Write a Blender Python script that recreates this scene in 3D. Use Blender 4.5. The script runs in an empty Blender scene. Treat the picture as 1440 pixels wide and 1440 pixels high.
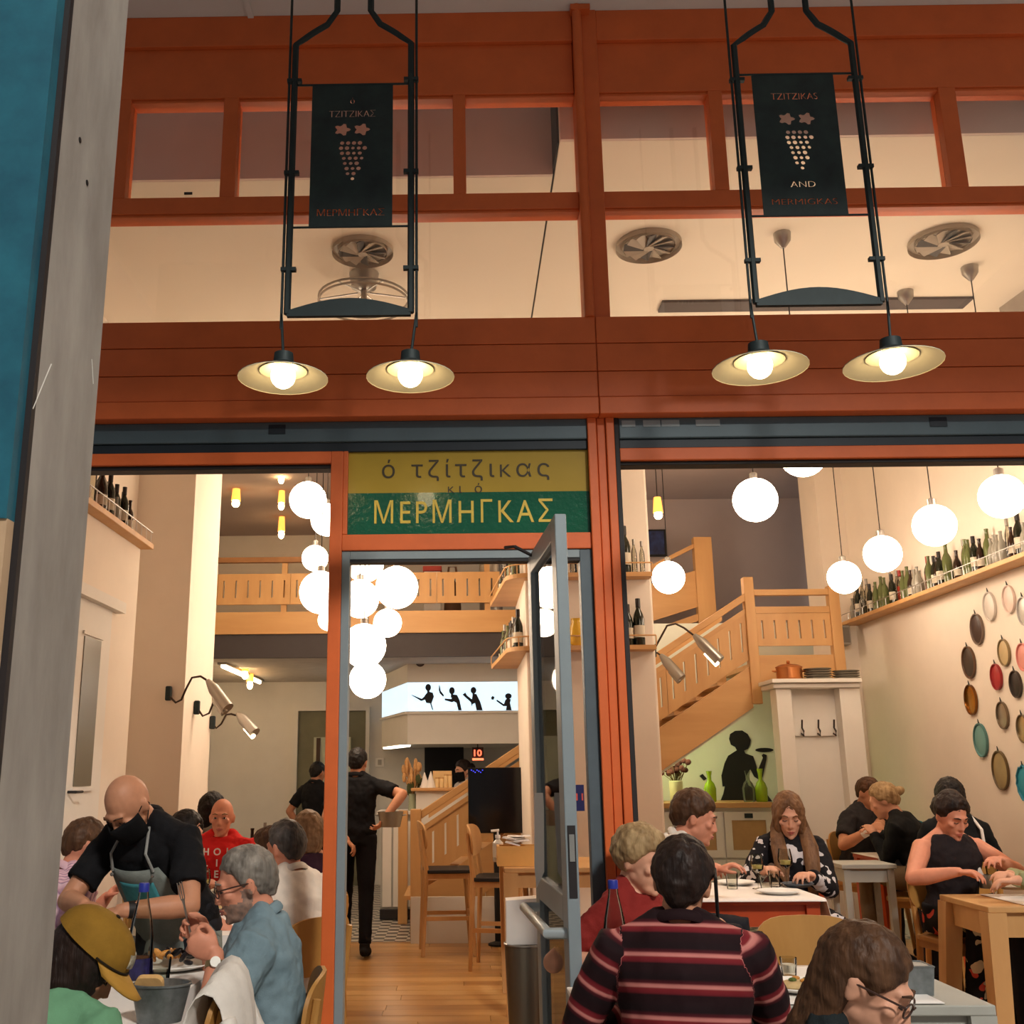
import bpy, bmesh, math, random
import numpy as np
from mathutils import Vector, Matrix, Euler
random.seed(7)
S = bpy.context.scene
C = S.collection
PI = math.pi

# ------------------------------------------------------------------ camera
F, CX, CY, CAMH = 1452.0, 627.0, 720.0, 1.45
_p, _y, _r = [math.radians(a) for a in (14.05, -0.73, -0.41)]
FW = Vector((math.sin(_y)*math.cos(_p), math.cos(_y)*math.cos(_p), math.sin(_p)))
RT = Vector((math.cos(_y), -math.sin(_y), 0))
UP = RT.cross(FW)
RT, UP = math.cos(_r)*RT + math.sin(_r)*UP, -math.sin(_r)*RT + math.cos(_r)*UP
cam = bpy.data.cameras.new('camera')
cam.sensor_width = 36.0
cam.lens = F/1440*36
cam.shift_x = (720-CX)/1440
cam.shift_y = (CY-720)/1440
cam.clip_start = 0.02
camo = bpy.data.objects.new('camera', cam)
C.objects.link(camo)
camo.matrix_world = Matrix(((RT.x, UP.x, -FW.x, 0), (RT.y, UP.y, -FW.y, 0), (RT.z, UP.z, -FW.z, CAMH), (0, 0, 0, 1)))
S.camera = camo
def _ray(u, v):
    return (u-CX)/F*RT - (v-CY)/F*UP + FW
def at(u, v, Y):
    d = _ray(u, v); d = d*(Y/d.y); return Vector((d.x, d.y, d.z+CAMH))
def atz(u, v, Z):
    d = _ray(u, v); d = d*((Z-CAMH)/d.z); return Vector((d.x, d.y, Z))
def atx(u, v, X):
    d = _ray(u, v); d = d*(X/d.x); return Vector((X, d.y, d.z+CAMH))

# ------------------------------------------------------------------ world, exposure
w = bpy.data.worlds.new('night_street'); S.world = w; w.use_nodes = True
bg = w.node_tree.nodes['Background']
bg.inputs[0].default_value = (0.95, 0.97, 1.0, 1)
bg.inputs[1].default_value = 0.16
S.view_settings.view_transform = 'Standard'
S.view_settings.look = 'None'
S.view_settings.exposure = 0.0
S.view_settings.gamma = 1.0
S.view_settings.use_curve_mapping = False
GLOBE = 24.0
# street lamp across the road, behind the camera: unseen, inferred from the lit pillar; pole and hood added
LAMP = Vector((4.2, -6.0, 9.9))
sl_ = bpy.data.lights.new('street_lamp_light', 'POINT'); sl_.energy = 6600; sl_.color = (1.0, 0.93, 0.84); sl_.shadow_soft_size = 0.9
slo = bpy.data.objects.new('street_lamp_light', sl_); C.objects.link(slo); slo.location = LAMP

# ------------------------------------------------------------------ materials
def lin(c):
    return tuple(((x/255)/12.92 if x/255 <= 0.04045 else ((x/255+0.055)/1.055)**2.4) for x in c[:3])
MATS = {}
def mat(name, col, rough=0.6, metal=0.0, var=0.12, scale=6.0, bump=0.0, bscale=None, emit=None, estr=0.0,
        trans=0.0, ior=1.45, alpha=1.0, stretch=(1, 1, 1), col2=None, spec=0.5, coat=0.0, kind='noise', detail=4):
    if name in MATS: return MATS[name]
    m = bpy.data.materials.new(name); m.use_nodes = True
    nt = m.node_tree; b = nt.nodes['Principled BSDF']
    c = lin(col); c2 = lin(col2) if col2 else tuple(min(1, x*(1-var)) for x in c); 
    if not col2: c = tuple(min(1, x*(1+var*0.5)) for x in c)
    b.inputs['Roughness'].default_value = rough
    b.inputs['Metallic'].default_value = metal
    b.inputs['IOR'].default_value = ior
    b.inputs['Specular IOR Level'].default_value = spec
    b.inputs['Coat Weight'].default_value = coat
    b.inputs['Transmission Weight'].default_value = trans
    b.inputs['Alpha'].default_value = alpha
    if var > 0 or col2 or bump > 0:
        tc = nt.nodes.new('ShaderNodeTexCoord'); mp = nt.nodes.new('ShaderNodeMapping')
        mp.inputs['Scale'].default_value = stretch
        nt.links.new(tc.outputs['Object'], mp.inputs[0])
        if kind == 'wave':
            n = nt.nodes.new('ShaderNodeTexWave'); n.inputs['Scale'].default_value = scale
            n.inputs['Distortion'].default_value = 4; n.inputs['Detail'].default_value = 3; out = n.outputs[1]
        else:
            n = nt.nodes.new('ShaderNodeTexNoise'); n.inputs['Scale'].default_value = scale
            n.inputs['Detail'].default_value = detail; n.inputs['Roughness'].default_value = 0.6; out = n.outputs[0]
        nt.links.new(mp.outputs[0], n.inputs[0])
        r = nt.nodes.new('ShaderNodeValToRGB')
        r.color_ramp.elements[0].position = 0.3; r.color_ramp.elements[1].position = 0.7
        r.color_ramp.elements[0].color = (*c2, 1); r.color_ramp.elements[1].color = (*c, 1)
        nt.links.new(out, r.inputs[0]); nt.links.new(r.outputs[0], b.inputs['Base Color'])
        if bump > 0:
            n2 = nt.nodes.new('ShaderNodeTexNoise'); n2.inputs['Scale'].default_value = bscale or scale*4
            n2.inputs['Detail'].default_value = 3
            nt.links.new(mp.outputs[0], n2.inputs[0])
            bp = nt.nodes.new('ShaderNodeBump'); bp.inputs['Strength'].default_value = bump
            bp.inputs['Distance'].default_value = 0.01
            nt.links.new(n2.outputs[0], bp.inputs['Height']); nt.links.new(bp.outputs[0], b.inputs['Normal'])
    else:
        b.inputs['Base Color'].default_value = (*c, 1)
    if emit:
        b.inputs['Emission Color'].default_value = (*lin(emit), 1)
        b.inputs['Emission Strength'].default_value = estr
    m.diffuse_color = (*c, 1)
    MATS[name] = m
    return m
def thin_glass(name, tint=(255, 255, 255), gloss=0.06, rough=0.02):
    m = bpy.data.materials.new(name); m.use_nodes = True; nt = m.node_tree
    for n in list(nt.nodes):
        if n.type == 'BSDF_PRINCIPLED': nt.nodes.remove(n)
    o = nt.nodes['Material Output']
    t = nt.nodes.new('ShaderNodeBsdfTransparent'); t.inputs[0].default_value = (*lin(tint), 1)
    g = nt.nodes.new('ShaderNodeBsdfGlossy'); g.inputs['Roughness'].default_value = rough
    f = nt.nodes.new('ShaderNodeFresnel'); f.inputs[0].default_value = 1.45
    mx = nt.nodes.new('ShaderNodeMixShader')
    nt.links.new(f.outputs[0], mx.inputs[0]); nt.links.new(t.outputs[0], mx.inputs[1]); nt.links.new(g.outputs[0], mx.inputs[2])
    nt.links.new(mx.outputs[0], o.inputs[0]); MATS[name] = m
    return m
def stripe_mat(name, attr, cols, period, rough=0.85):
    """bands along a per-vertex distance attribute; cols = [(position, colour)]"""
    m = bpy.data.materials.new(name); m.use_nodes = True; nt = m.node_tree; b = nt.nodes['Principled BSDF']
    b.inputs['Roughness'].default_value = rough; b.inputs['Specular IOR Level'].default_value = 0.2
    a = nt.nodes.new('ShaderNodeAttribute'); a.attribute_name = attr
    d = nt.nodes.new('ShaderNodeMath'); d.operation = 'DIVIDE'; d.inputs[1].default_value = period
    fr = nt.nodes.new('ShaderNodeMath'); fr.operation = 'FRACT'
    r = nt.nodes.new('ShaderNodeValToRGB'); r.color_ramp.interpolation = 'LINEAR'
    nt.links.new(a.outputs['Fac'], d.inputs[0]); nt.links.new(d.outputs[0], fr.inputs[0]); nt.links.new(fr.outputs[0], r.inputs[0])
    e = r.color_ramp.elements
    e[0].position = cols[0][0]; e[0].color = (*lin(cols[0][1]), 1)
    e[1].position = cols[-1][0]; e[1].color = (*lin(cols[-1][1]), 1)
    for p, c in cols[1:-1]:
        x = e.new(p); x.color = (*lin(c), 1)
    nt.links.new(r.outputs[0], b.inputs['Base Color']); MATS[name] = m
    return m
def patch_mat(name, base, spots, scale=14, thresh=0.5, rough=0.85):
    """cloth with irregular printed patches"""
    m = bpy.data.materials.new(name); m.use_nodes = True; nt = m.node_tree; b = nt.nodes['Principled BSDF']
    b.inputs['Roughness'].default_value = rough; b.inputs['Specular IOR Level'].default_value = 0.2
    tc = nt.nodes.new('ShaderNodeTexCoord'); prev = None
    rgb = nt.nodes.new('ShaderNodeRGB'); rgb.outputs[0].default_value = (*lin(base), 1); prev = rgb.outputs[0]
    for i, c in enumerate(spots):
        mp = nt.nodes.new('ShaderNodeMapping'); mp.inputs['Location'].default_value = (i*3.1, i*1.7, i*2.3)
        nt.links.new(tc.outputs['Object'], mp.inputs[0])
        n = nt.nodes.new('ShaderNodeTexNoise'); n.inputs['Scale'].default_value = scale; n.inputs['Detail'].default_value = 1.5
        nt.links.new(mp.outputs[0], n.inputs[0])
        g = nt.nodes.new('ShaderNodeMath'); g.operation = 'GREATER_THAN'; g.inputs[1].default_value = thresh
        nt.links.new(n.outputs[0], g.inputs[0])
        mx = nt.nodes.new('ShaderNodeMix'); mx.data_type = 'RGBA'; mx.inputs[7].default_value = (*lin(c), 1)
        nt.links.new(g.outputs[0], mx.inputs[0]); nt.links.new(prev, mx.inputs[6]); prev = mx.outputs[2]
    nt.links.new(prev, b.inputs['Base Color']); MATS[name] = m
    return m

# ------------------------------------------------------------------ shapes: (verts, faces)
def box(x0, x1, y0, y1, z0, z1):
    v = [(x, y, z) for z in (z0, z1) for y in (y0, y1) for x in (x0, x1)]
    return v, [(0, 2, 3, 1), (4, 5, 7, 6), (0, 1, 5, 4), (2, 6, 7, 3), (0, 4, 6, 2), (1, 3, 7, 5)]
def tf(s, M):
    return [tuple(M @ Vector(v)) for v in s[0]], s[1]
def mv(s, x, y, z):
    return [(a+x, b+y, c+z) for a, b, c in s[0]], s[1]
def rot(s, ax, deg, o=(0, 0, 0)):
    M = Matrix.Translation(o) @ Matrix.Rotation(math.radians(deg), 4, ax) @ Matrix.Translation(-Vector(o))
    return tf(s, M)
def obox(c, size, e=(0, 0, 0)):
    sx, sy, sz = [a/2 for a in size]
    return tf(box(-sx, sx, -sy, sy, -sz, sz), Matrix.Translation(c) @ Euler([math.radians(a) for a in e]).to_matrix().to_4x4())
def cat(*ss):
    V, Fc = [], []
    for s in ss:
        n = len(V); V += list(s[0]); Fc += [tuple(i+n for i in f) for f in s[1]]
    return V, Fc
def ringloft(rings, cap=True):
    V = [tuple(p) for r in rings for p in r]; n = len(rings[0]); Fc = []
    for i in range(len(rings)-1):
        for j in range(n):
            a, b = i*n+j, i*n+(j+1) % n
            Fc.append((a, b, b+n, a+n))
    if cap:
        Fc.append(tuple(range(n-1, -1, -1))); k = (len(rings)-1)*n
        Fc.append(tuple(range(k, k+n)))
    return V, Fc
def tube(pts, r, seg=8, flat=1.0, side=None, round_ends=False):
    pts = [Vector(p) for p in pts]; n = len(pts)
    rr = list(r) if hasattr(r, '__len__') else [r]*n
    if round_ends:
        d0 = (pts[0]-pts[1]).normalized(); d1 = (pts[-1]-pts[-2]).normalized()
        add0 = [(pts[0]+d0*rr[0]*k, rr[0]*q) for k, q in ((.95, .25), (.7, .7))]
        add1 = [(pts[-1]+d1*rr[-1]*k, rr[-1]*q) for k, q in ((.7, .7), (.95, .25))]
        pts = [a for a, _ in add0]+pts+[a for a, _ in add1]; rr = [b for _, b in add0]+rr+[b for _, b in add1]; n += 4
    rings = []; up = Vector(side) if side else None
    for i in range(n):
        t = (pts[min(i+1, n-1)]-pts[max(i-1, 0)]).normalized()
        if up is None:
            up = Vector((0, 0, 1)) if abs(t.z) < 0.9 else Vector((1, 0, 0))
        a = (up - t*up.dot(t))
        if a.length < 1e-4: a = t.orthogonal()
        a.normalize(); up = a; b = t.cross(a)
        rings.append([pts[i] + a*math.cos(2*PI*k/seg)*rr[i] + b*math.sin(2*PI*k/seg)*rr[i]*flat for k in range(seg)])
    return ringloft(rings)
def lathe(prof, seg=12, c=(0, 0, 0), cap=True):
    rings = [[(c[0]+r*math.cos(2*PI*k/seg), c[1]+r*math.sin(2*PI*k/seg), c[2]+z) for k in range(seg)] for r, z in prof]
    return ringloft(rings, cap)
def ell(c, r, seg=12, rings=8, M=None):
    R = []
    for i in range(1, rings):
        th = PI*i/rings
        R.append([(r[0]*math.sin(th)*math.cos(2*PI*k/seg), r[1]*math.sin(th)*math.sin(2*PI*k/seg), -r[2]*math.cos(th)) for k in range(seg)])
    V, Fc = ringloft(R, cap=False)
    n = len(V); V += [(0, 0, -r[2]), (0, 0, r[2])]
    for k in range(seg):
        Fc.append((n, (k+1) % seg, k)); q = (rings-2)*seg
        Fc.append((n+1, q+k, q+(k+1) % seg))
    if M is not None: V = [tuple(M @ Vector(v)) for v in V]
    return mv((V, Fc), *c)
def prism(poly, d, plane='xz', at_=0.0):
    """extrude a 2D outline by d along the third axis, starting at at_"""
    n = len(poly)
    def p(a, b, t):
        return (a, t, b) if plane == 'xz' else ((t, a, b) if plane == 'yz' else (a, b, t))
    V = [p(a, b, at_) for a, b in poly]+[p(a, b, at_+d) for a, b in poly]
    Fc = [tuple(range(n)), tuple(range(2*n-1, n-1, -1))]+[(i, i+n, (i+1) % n+n, (i+1) % n) for i in range(n)]
    return V, Fc
def rrect(x0, x1, z0, z1, r, n=4):
    P = []
    for cx, cz, a0 in ((x1-r, z1-r, 0), (x0+r, z1-r, 90), (x0+r, z0+r, 180), (x1-r, z0+r, 270)):
        for k in range(n+1):
            a = math.radians(a0+90*k/n); P.append((cx+r*math.cos(a), cz+r*math.sin(a)))
    return P

# ------------------------------------------------------------------ objects
def mesh_of(name, s, m, smooth=False, angle=40):
    me = bpy.data.meshes.new(name); me.from_pydata([tuple(v) for v in s[0]], [], s[1])
    bm = bmesh.new(); bm.from_mesh(me); bmesh.ops.recalc_face_normals(bm, faces=bm.faces); bm.to_mesh(me); bm.free()
    if m: me.materials.append(m)
    if smooth:
        me.polygons.foreach_set('use_smooth', [True]*len(me.polygons))
        me.set_sharp_from_angle(angle=math.radians(angle))
    me.update()
    return me
def props(o, label=None, catg=None, group=None, kind=None):
    if label: o['label'] = label
    if catg: o['category'] = catg
    if group: o['group'] = group
    if kind: o['kind'] = kind
    return o
def ob(name, s, m, parent=None, label=None, catg=None, group=None, kind=None, smooth=False, local=False, bevel=0, angle=40, loc=None):
    """one mesh object; coordinates are world ones unless local; loc = origin of a top-level thing"""
    if parent is not None and not local:
        l = world_loc(parent); s = ([(a-l.x, b-l.y, c-l.z) for a, b, c in s[0]], s[1])
    if loc is not None:
        s = ([(a-loc[0], b-loc[1], c-loc[2]) for a, b, c in s[0]], s[1])
    me = mesh_of(name, s, m, smooth, angle)
    o = bpy.data.objects.new(name, me); C.objects.link(o)
    if parent is not None: o.parent = parent
    if loc is not None: o.location = loc
    if bevel:
        b = o.modifiers.new('bevel', 'BEVEL'); b.width = bevel; b.segments = 2; b.limit_method = 'ANGLE'; b.angle_limit = math.radians(40)
    return props(o, label, catg, group, kind)
def world_loc(o):
    l = Vector((0, 0, 0))
    while o is not None:
        l = l + o.location; o = o.parent
    return l
def thing(name, label=None, catg=None, loc=(0, 0, 0), rz=0, group=None, kind=None):
    o = bpy.data.objects.new(name, None); C.objects.link(o); o.empty_display_size = 0.1
    o.location = loc; o.rotation_euler = (0, 0, math.radians(rz))
    return props(o, label, catg, group, kind)
def dup(o, loc=None, rz=None, label=None, group=None, parent=None, sc=None):
    c = o.copy(); C.objects.link(c); c.parent = parent
    if loc is not None: c.location = loc
    if rz is not None: c.rotation_euler = (0, 0, math.radians(rz))
    if sc is not None: c.scale = (sc, sc, sc)
    if label: c['label'] = label
    if group: c['group'] = group
    for ch in o.children: dup(ch, parent=c)
    return c
LOOK = str.maketrans('ΚΡΑΗΕΤΖΙκ', 'KPAHETZIk')          # same letterforms, cleaner outlines
def set_body(cu, body):
    cu.body = body.translate(LOOK); cu.small_caps_scale = 0.74
    for i, ch in enumerate(body):
        if ch == 'κ': cu.body_format[i].use_small_caps = True
def text_shape(body, h, w=None, spacing=1.0, bold=0.0, res=3):
    """flat lettering as a filled shape: centred on x, baseline z=0, facing -y"""
    cu = bpy.data.curves.new('lettering', 'FONT'); set_body(cu, body); cu.size = 1; cu.space_character = spacing
    cu.resolution_u = res; cu.offset = bold
    o = bpy.data.objects.new('lettering', cu); C.objects.link(o); bpy.context.view_layer.update()
    me = o.to_mesh(); V = [tuple(v.co) for v in me.vertices]; Fc = [tuple(p.vertices) for p in me.polygons]
    o.to_mesh_clear(); bpy.data.objects.remove(o); bpy.data.curves.remove(cu)
    xs = [v[0] for v in V]; ys = [v[1] for v in V]
    k = h/0.729                                           # cap height of the built-in font
    kx = k if w is None else w/(max(xs)-min(xs)); cx = (max(xs)+min(xs))/2
    return [((x-cx)*kx, 0.0, y*k) for x, y, z in V], Fc
def text_splines(body, h, w=None, spacing=1.0, bold=0.0):
    cu = bpy.data.curves.new('lettering', 'FONT'); set_body(cu, body); cu.size = 1; cu.space_character = spacing; cu.offset = bold
    o = bpy.data.objects.new('lettering', cu); C.objects.link(o)
    bpy.context.view_layer.objects.active = o; o.select_set(True)
    bpy.ops.object.convert(target='CURVE'); o = bpy.context.view_layer.objects.active
    out = []
    for s in o.data.splines:
        P = []
        if s.type == 'BEZIER':
            bp = s.bezier_points; n = len(bp)
            for i in range(n):
                a, b = bp[i], bp[(i+1) % n]
                st = ((a.handle_right-a.co).length < 1e-4 and (b.handle_left-b.co).length < 1e-4)
                lin_ = st or abs(((b.co-a.co).normalized()).cross((a.handle_right-a.co)).length) < 1e-4 and abs(((b.co-a.co).normalized()).cross((b.co-b.handle_left)).length) < 1e-4
                for k in range(1 if lin_ else 4):
                    t = k/4; q = 1-t
                    P.append(a.co*q**3+a.handle_right*3*q*q*t+b.handle_left*3*q*t*t+b.co*t**3)
        else:
            P = [Vector(p.co[:3]) for p in s.points]
        out.append([(p.x, p.y) for p in P])
    bpy.data.objects.remove(o)
    xs = [p[0] for s in out for p in s]; k = h/0.729; kx = k if w is None else w/(max(xs)-min(xs)); cx = (max(xs)+min(xs))/2
    return [[((x-cx)*kx, y*k) for x, y in s] for s in out]
def plate_with_holes(outer, holes, thick):
    """flat plate in xz with real cut-outs, via a 2D curve fill; returns a shape"""
    cu = bpy.data.curves.new('plate', 'CURVE'); cu.dimensions = '2D'; cu.fill_mode = 'BOTH'; cu.extrude = thick/2
    for P in [outer]+holes:
        s = cu.splines.new('POLY'); s.points.add(len(P)-1)
        for p, (x, z) in zip(s.points, P): p.co = (x, z, 0, 1)
        s.use_cyclic_u = True
    o = bpy.data.objects.new('plate', cu); C.objects.link(o); bpy.context.view_layer.update()
    me = o.to_mesh(); V = [(v.co.x, -v.co.z, v.co.y) for v in me.vertices]; Fc = [tuple(p.vertices) for p in me.polygons]
    o.to_mesh_clear(); bpy.data.objects.remove(o); bpy.data.curves.remove(cu)
    return V, Fc

# palette
wall_m = mat('cream_plaster', (232, 220, 205), 0.9, var=0.05, scale=2, bump=0.05, bscale=30)
wallw_m = mat('white_paint', (226, 222, 214), 0.7, var=0.04, scale=3)
ceil_m = mat('ceiling_paint', (236, 226, 208), 0.95, var=0.03, scale=1)
purple_m = mat('mauve_grey_paint', (172, 158, 154), 0.9, var=0.05, scale=2)
orange_m = mat('orange_paint', (220, 106, 52), 0.45, var=0.10, scale=5, bump=0.06, bscale=40)
steel_m = mat('blue_grey_aluminium', (138, 150, 156), 0.45, metal=0.1, var=0.06, scale=8)
dark_m = mat('dark_rubber', (34, 30, 32), 0.6, var=0.1)
oak_m = mat('oak_wood', (208, 162, 106), 0.5, var=0.0, col2=(190, 142, 88), scale=5, stretch=(1, 1, 0.15), bump=0.05)
oakx_m = mat('oak_wood_lengthwise', (208, 162, 106), 0.5, var=0.0, col2=(190, 142, 88), scale=5, stretch=(0.15, 1, 1), bump=0.05)
black_m = mat('black_paint', (16, 16, 17), 0.6, var=0.1)
iron_m = mat('dark_green_iron', (38, 50, 52), 0.6, metal=0.3, var=0.2, scale=10)
glass_m = thin_glass('clear_glass')
white_m = mat('white_enamel', (235, 232, 226), 0.4, var=0.03)
paper_m = mat('white_paper', (236, 230, 224), 0.85, var=0.03, scale=8, bump=0.05, bscale=20)
# ================================================================== the setting
PAV = 0.0                                 # terrace level
D = 4.6                                   # street face of the shopfront
# ---- ground and floors
gp = ob('floor_pavement', box(-6, 7, -4, D-0.02, -0.30, PAV), mat('pavement_concrete', (176, 170, 162), 0.9, var=0.2, scale=3, bump=0.2), kind='structure')
floor = ob('floor', box(-3.6, 4.3, D-0.02, 15, -0.30, -0.02), mat('subfloor', (92, 62, 34), 0.9), kind='structure')
plank_ms = [mat('oak_floor_%d' % i, c, 0.28, var=0.0, col2=c2, scale=2.2, stretch=(0.35, 3.5, 1), bump=0.03, bscale=12, detail=6)
            for i, (c, c2) in enumerate([((204, 158, 98), (170, 122, 68)), ((196, 150, 92), (160, 114, 62)), ((210, 166, 106), (180, 132, 76)), ((188, 140, 84), (148, 102, 56))])]
rnd = random.Random(3); yy = D
while yy < 9.62:
    wd = 0.15; x = -3.5+rnd.uniform(-1.2, 0)
    while x < 4.25:
        L = rnd.uniform(1.6, 2.6); a, b = max(-3.5, x), min(4.25, x+L-0.003)
        if b-a > 0.05:
            ob('plank', box(a, b, yy+0.0015, yy+wd-0.0015, -0.02, rnd.uniform(-0.001, 0.0)), plank_ms[rnd.randrange(4)], floor)
        x += L
    yy += wd
tile_m = mat('patterned_cement_tile', (176, 170, 160), 0.35, var=0.0, col2=(70, 68, 68), scale=6, detail=0)
_nt = tile_m.node_tree
_ck = _nt.nodes.new('ShaderNodeTexChecker'); _ck.inputs['Scale'].default_value = 10
_ck.inputs[1].default_value = (*lin((190, 182, 170)), 1); _ck.inputs[2].default_value = (*lin((86, 82, 80)), 1)
_nt.links.new([n for n in _nt.nodes if n.type == 'TEX_COORD'][0].outputs['Object'], _ck.inputs[0])
_nt.links.new(_ck.outputs[0], _nt.nodes['Principled BSDF'].inputs['Base Color'])
ob('floor_tiles', box(-3.5, 4.25, 9.66, 15, -0.02, 0.0), tile_m, floor)

# ---- street lamp whose light falls on the shopfront (stands behind the viewer)
stl = thing('street_lamp', 'unseen tall grey street lamp across from the shop, inferred from its light', 'lamp', (LAMP.x, LAMP.y-0.9, -0.20))
ob('floor_road', box(-12, 12, -14, -4.0, -0.34, -0.20), mat('asphalt', (70, 70, 72), 0.9, var=0.2, scale=8), kind='structure')
ob('pole', tube([(LAMP.x, LAMP.y-0.9, -0.199), (LAMP.x, LAMP.y-0.9, 10.0), (LAMP.x, LAMP.y-0.3, 10.3), (LAMP.x, LAMP.y+0.1, 10.3)], 0.06, 10), steel_m, stl, smooth=True)
ob('lamp_hood', lathe([(1.0, 10.22), (0.9, 10.28), (0.08, 10.34)], 16, (LAMP.x, LAMP.y, 0)), steel_m, stl, smooth=True)
# ---- pillar between the shops, blue board on its street side
xp = -0.90
y1 = atx(52, 550, xp).y; y2 = atx(137, 550, xp).y
conc_m = mat('grey_concrete', (172, 166, 158), 0.85, var=0.0, col2=(136, 129, 122), scale=5, stretch=(1, 1, 0.35), bump=0.25, bscale=14, detail=8)
pil = ob('wall_pillar', box(xp-0.5, xp, y1, y2, PAV, 5.27), conc_m, kind='structure')
for u, v in ((112, 197), (122, 257)):
    p = atx(u, v, xp); ob('drill_hole', rot(lathe([(0.009, -0.004), (0.009, 0.0015)], 10), 'Y', 90) if 0 else mv(rot(lathe([(0.007, 0), (0.007, 0.002)], 10), 'Y', 90), p.x, p.y, p.z), black_m, pil)
scr = mat('pale_scratch', (200, 196, 188), 0.9)
for (u0, v0, u1, v1) in ((72, 512, 46, 575), (129, 505, 131, 540)):
    a, b = atx(u0, v0, xp+0.0008), atx(u1, v1, xp+0.0008)
    ob('scratch', tube([a, b], 0.0016, 4), scr, pil)
blue_m = mat('turquoise_paint', (34, 104, 122), 0.55, var=0.0, col2=(18, 70, 90), scale=5, bump=0.2, bscale=12, detail=8)
ob('trim_1', box(xp-0.03, xp+0.001, y1-0.02, y1-0.001, 0, 5.27), dark_m, kind='structure')
ob('wall_poster_board', box(xp-1.4, xp-0.012, y1-0.06, y1-0.021, 1.95, 5.27), blue_m, kind='structure')
ob('wall_street_left', box(xp-1.4, xp-0.012, y1-0.055, y1-0.022, 0, 1.95), mat('buff_render', (190, 160, 128), 0.9), kind='structure')

# ---- soffit
sof = ob('ceiling_porch', box(-2.6, 4.3, 0.8, 4.95, 5.27, 5.4), mat('pale_soffit', (232, 229, 224), 0.9, var=0.06, scale=2), kind='structure')
ob('batten', box(-1.07, -1.04, 0.8, 4.58, 5.255, 5.27), MATS['pale_soffit'], sof)

# ---- shopfront
wf = thing('wall_front', loc=(0, D, 0), kind='structure')
XL, XR = -2.55, 4.25
def fp(name, x0, x1, z0, z1, m=orange_m, y0=D, y1=D+0.10, bevel=0.004, par=wf):
    return ob(name, box(x0, x1, y0, y1, z0, z1), m, par, bevel=bevel)
fp('fascia_board', XL, 0.61, 4.80, 5.09); fp('fascia_board', 0.735, XR, 4.80, 5.09)
fp('cornice', XL, 0.61, 5.09, 5.27, y0=D-0.025); fp('cornice', 0.735, XR, 5.09, 5.27, y0=D-0.025)
fp('mullion', 0.613, 0.735, 3.535, 5.27, y0=D-0.03)
ob('rail_pipe', tube([(0.632, D-0.055, 3.535), (0.632, D-0.055, 5.27)], 0.024, 12), orange_m, wf, smooth=True)
ob('pipe_bracket', box(0.60, 0.70, D-0.08, D-0.02, 5.235, 5.265), orange_m, wf)
fp('transom_rail', XL, 0.613, 4.145, 4.235); fp('transom_rail', 0.735, XR, 4.145, 4.235)
for a, b in ((-1.72, -1.655), (-1.179, -1.103), (-0.009, 0.055)): fp('glazing_bar', a, b, 4.235, 4.80)
for a, b in ((1.291, 1.362), (2.457, 2.542)): fp('glazing_bar', a, b, 4.235, 4.80)
for a, b in ((XL, 0.613), (0.735, XR)):
    fp('bead', a, b, 4.132, 4.145, y0=D+0.01); fp('bead', a, b, 4.785, 4.80, y0=D+0.012)
wood_maroon = orange_m
for i, (a, b) in enumerate(((3.402, 3.535), (3.262, 3.398), (3.132, 3.258), (3.045, 3.128))):
    for x0, x1 in ((XL, 0.655), (0.659, XR)):
        fp('beam_board', x0, x1, a, b, y0=D-0.06-(0.012 if i == 3 else 0))
fp('beam_core', XL, XR, 3.05, 3.53, y0=D-0.045, y1=D+0.12, bevel=0)
shut_m = mat('shutter_grey', (88, 104, 112), 0.4, metal=0.2, var=0.08)
for x0, x1 in ((XL, 0.604), (0.752, XR)):
    sh = thing('trim_2', loc=(x0, D, 2.9), kind='structure')
    ob('housing', box(x0, x1, D-0.005, D+0.14, 2.945, 3.045), shut_m, sh, bevel=0.006)
    ob('lower_lip', box(x0, x1, D+0.005, D+0.14, 2.898, 2.942), mat('shutter_dark', (40, 48, 56), 0.4, metal=0.2), sh, bevel=0.004)
    xm = at(390, 603, D).x if x0 < 0 else at(1318, 590, D).x
    ob('end_plate', box(xm-0.04, xm+0.04, D-0.009, D-0.004, 2.985, 3.03), MATS['shutter_dark'], sh)
    if x0 > 0:
        for k, (u0, u1) in enumerate(((874, 893), (904, 928), (930, 955), (978, 1012))):
            a, b = at(u0, 596, D).x, at(u1, 596, D).x
            ob('sticker', box(a, b, D-0.0075, D-0.0045, 3.0, 3.032), mat('pale_sticker', (150, 160, 164), 0.5), sh)
fp('lintel', XL, -0.592, 2.842, 2.90); fp('lintel', 0.752, XR, 2.84, 2.90)
fp('lintel_gasket', XL, -0.59, 2.822, 2.842, dark_m, y0=D+0.02); fp('lintel_gasket', 0.752, XR, 2.822, 2.84, dark_m, y0=D+0.02)
fp('post', -0.592, -0.535, 0, 2.90); fp('post', -0.535, -0.512, 2.50, 2.90)
for a, b, yo in ((0.604, 0.645, 0), (0.649, 0.686, 0.012), (0.690, 0.728, 0.0)):
    fp('post_strip', a, b, 0, 3.045, y0=D-0.02+yo)
fp('post_core', 0.604, 0.728, 0, 3.045, y0=D+0.005, bevel=0)
fp('window_gasket', 0.728, 0.752, 0, 3.045, dark_m, y0=D-0.01)
fp('lintel', -0.535, 0.604, 2.425, 2.50)
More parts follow.
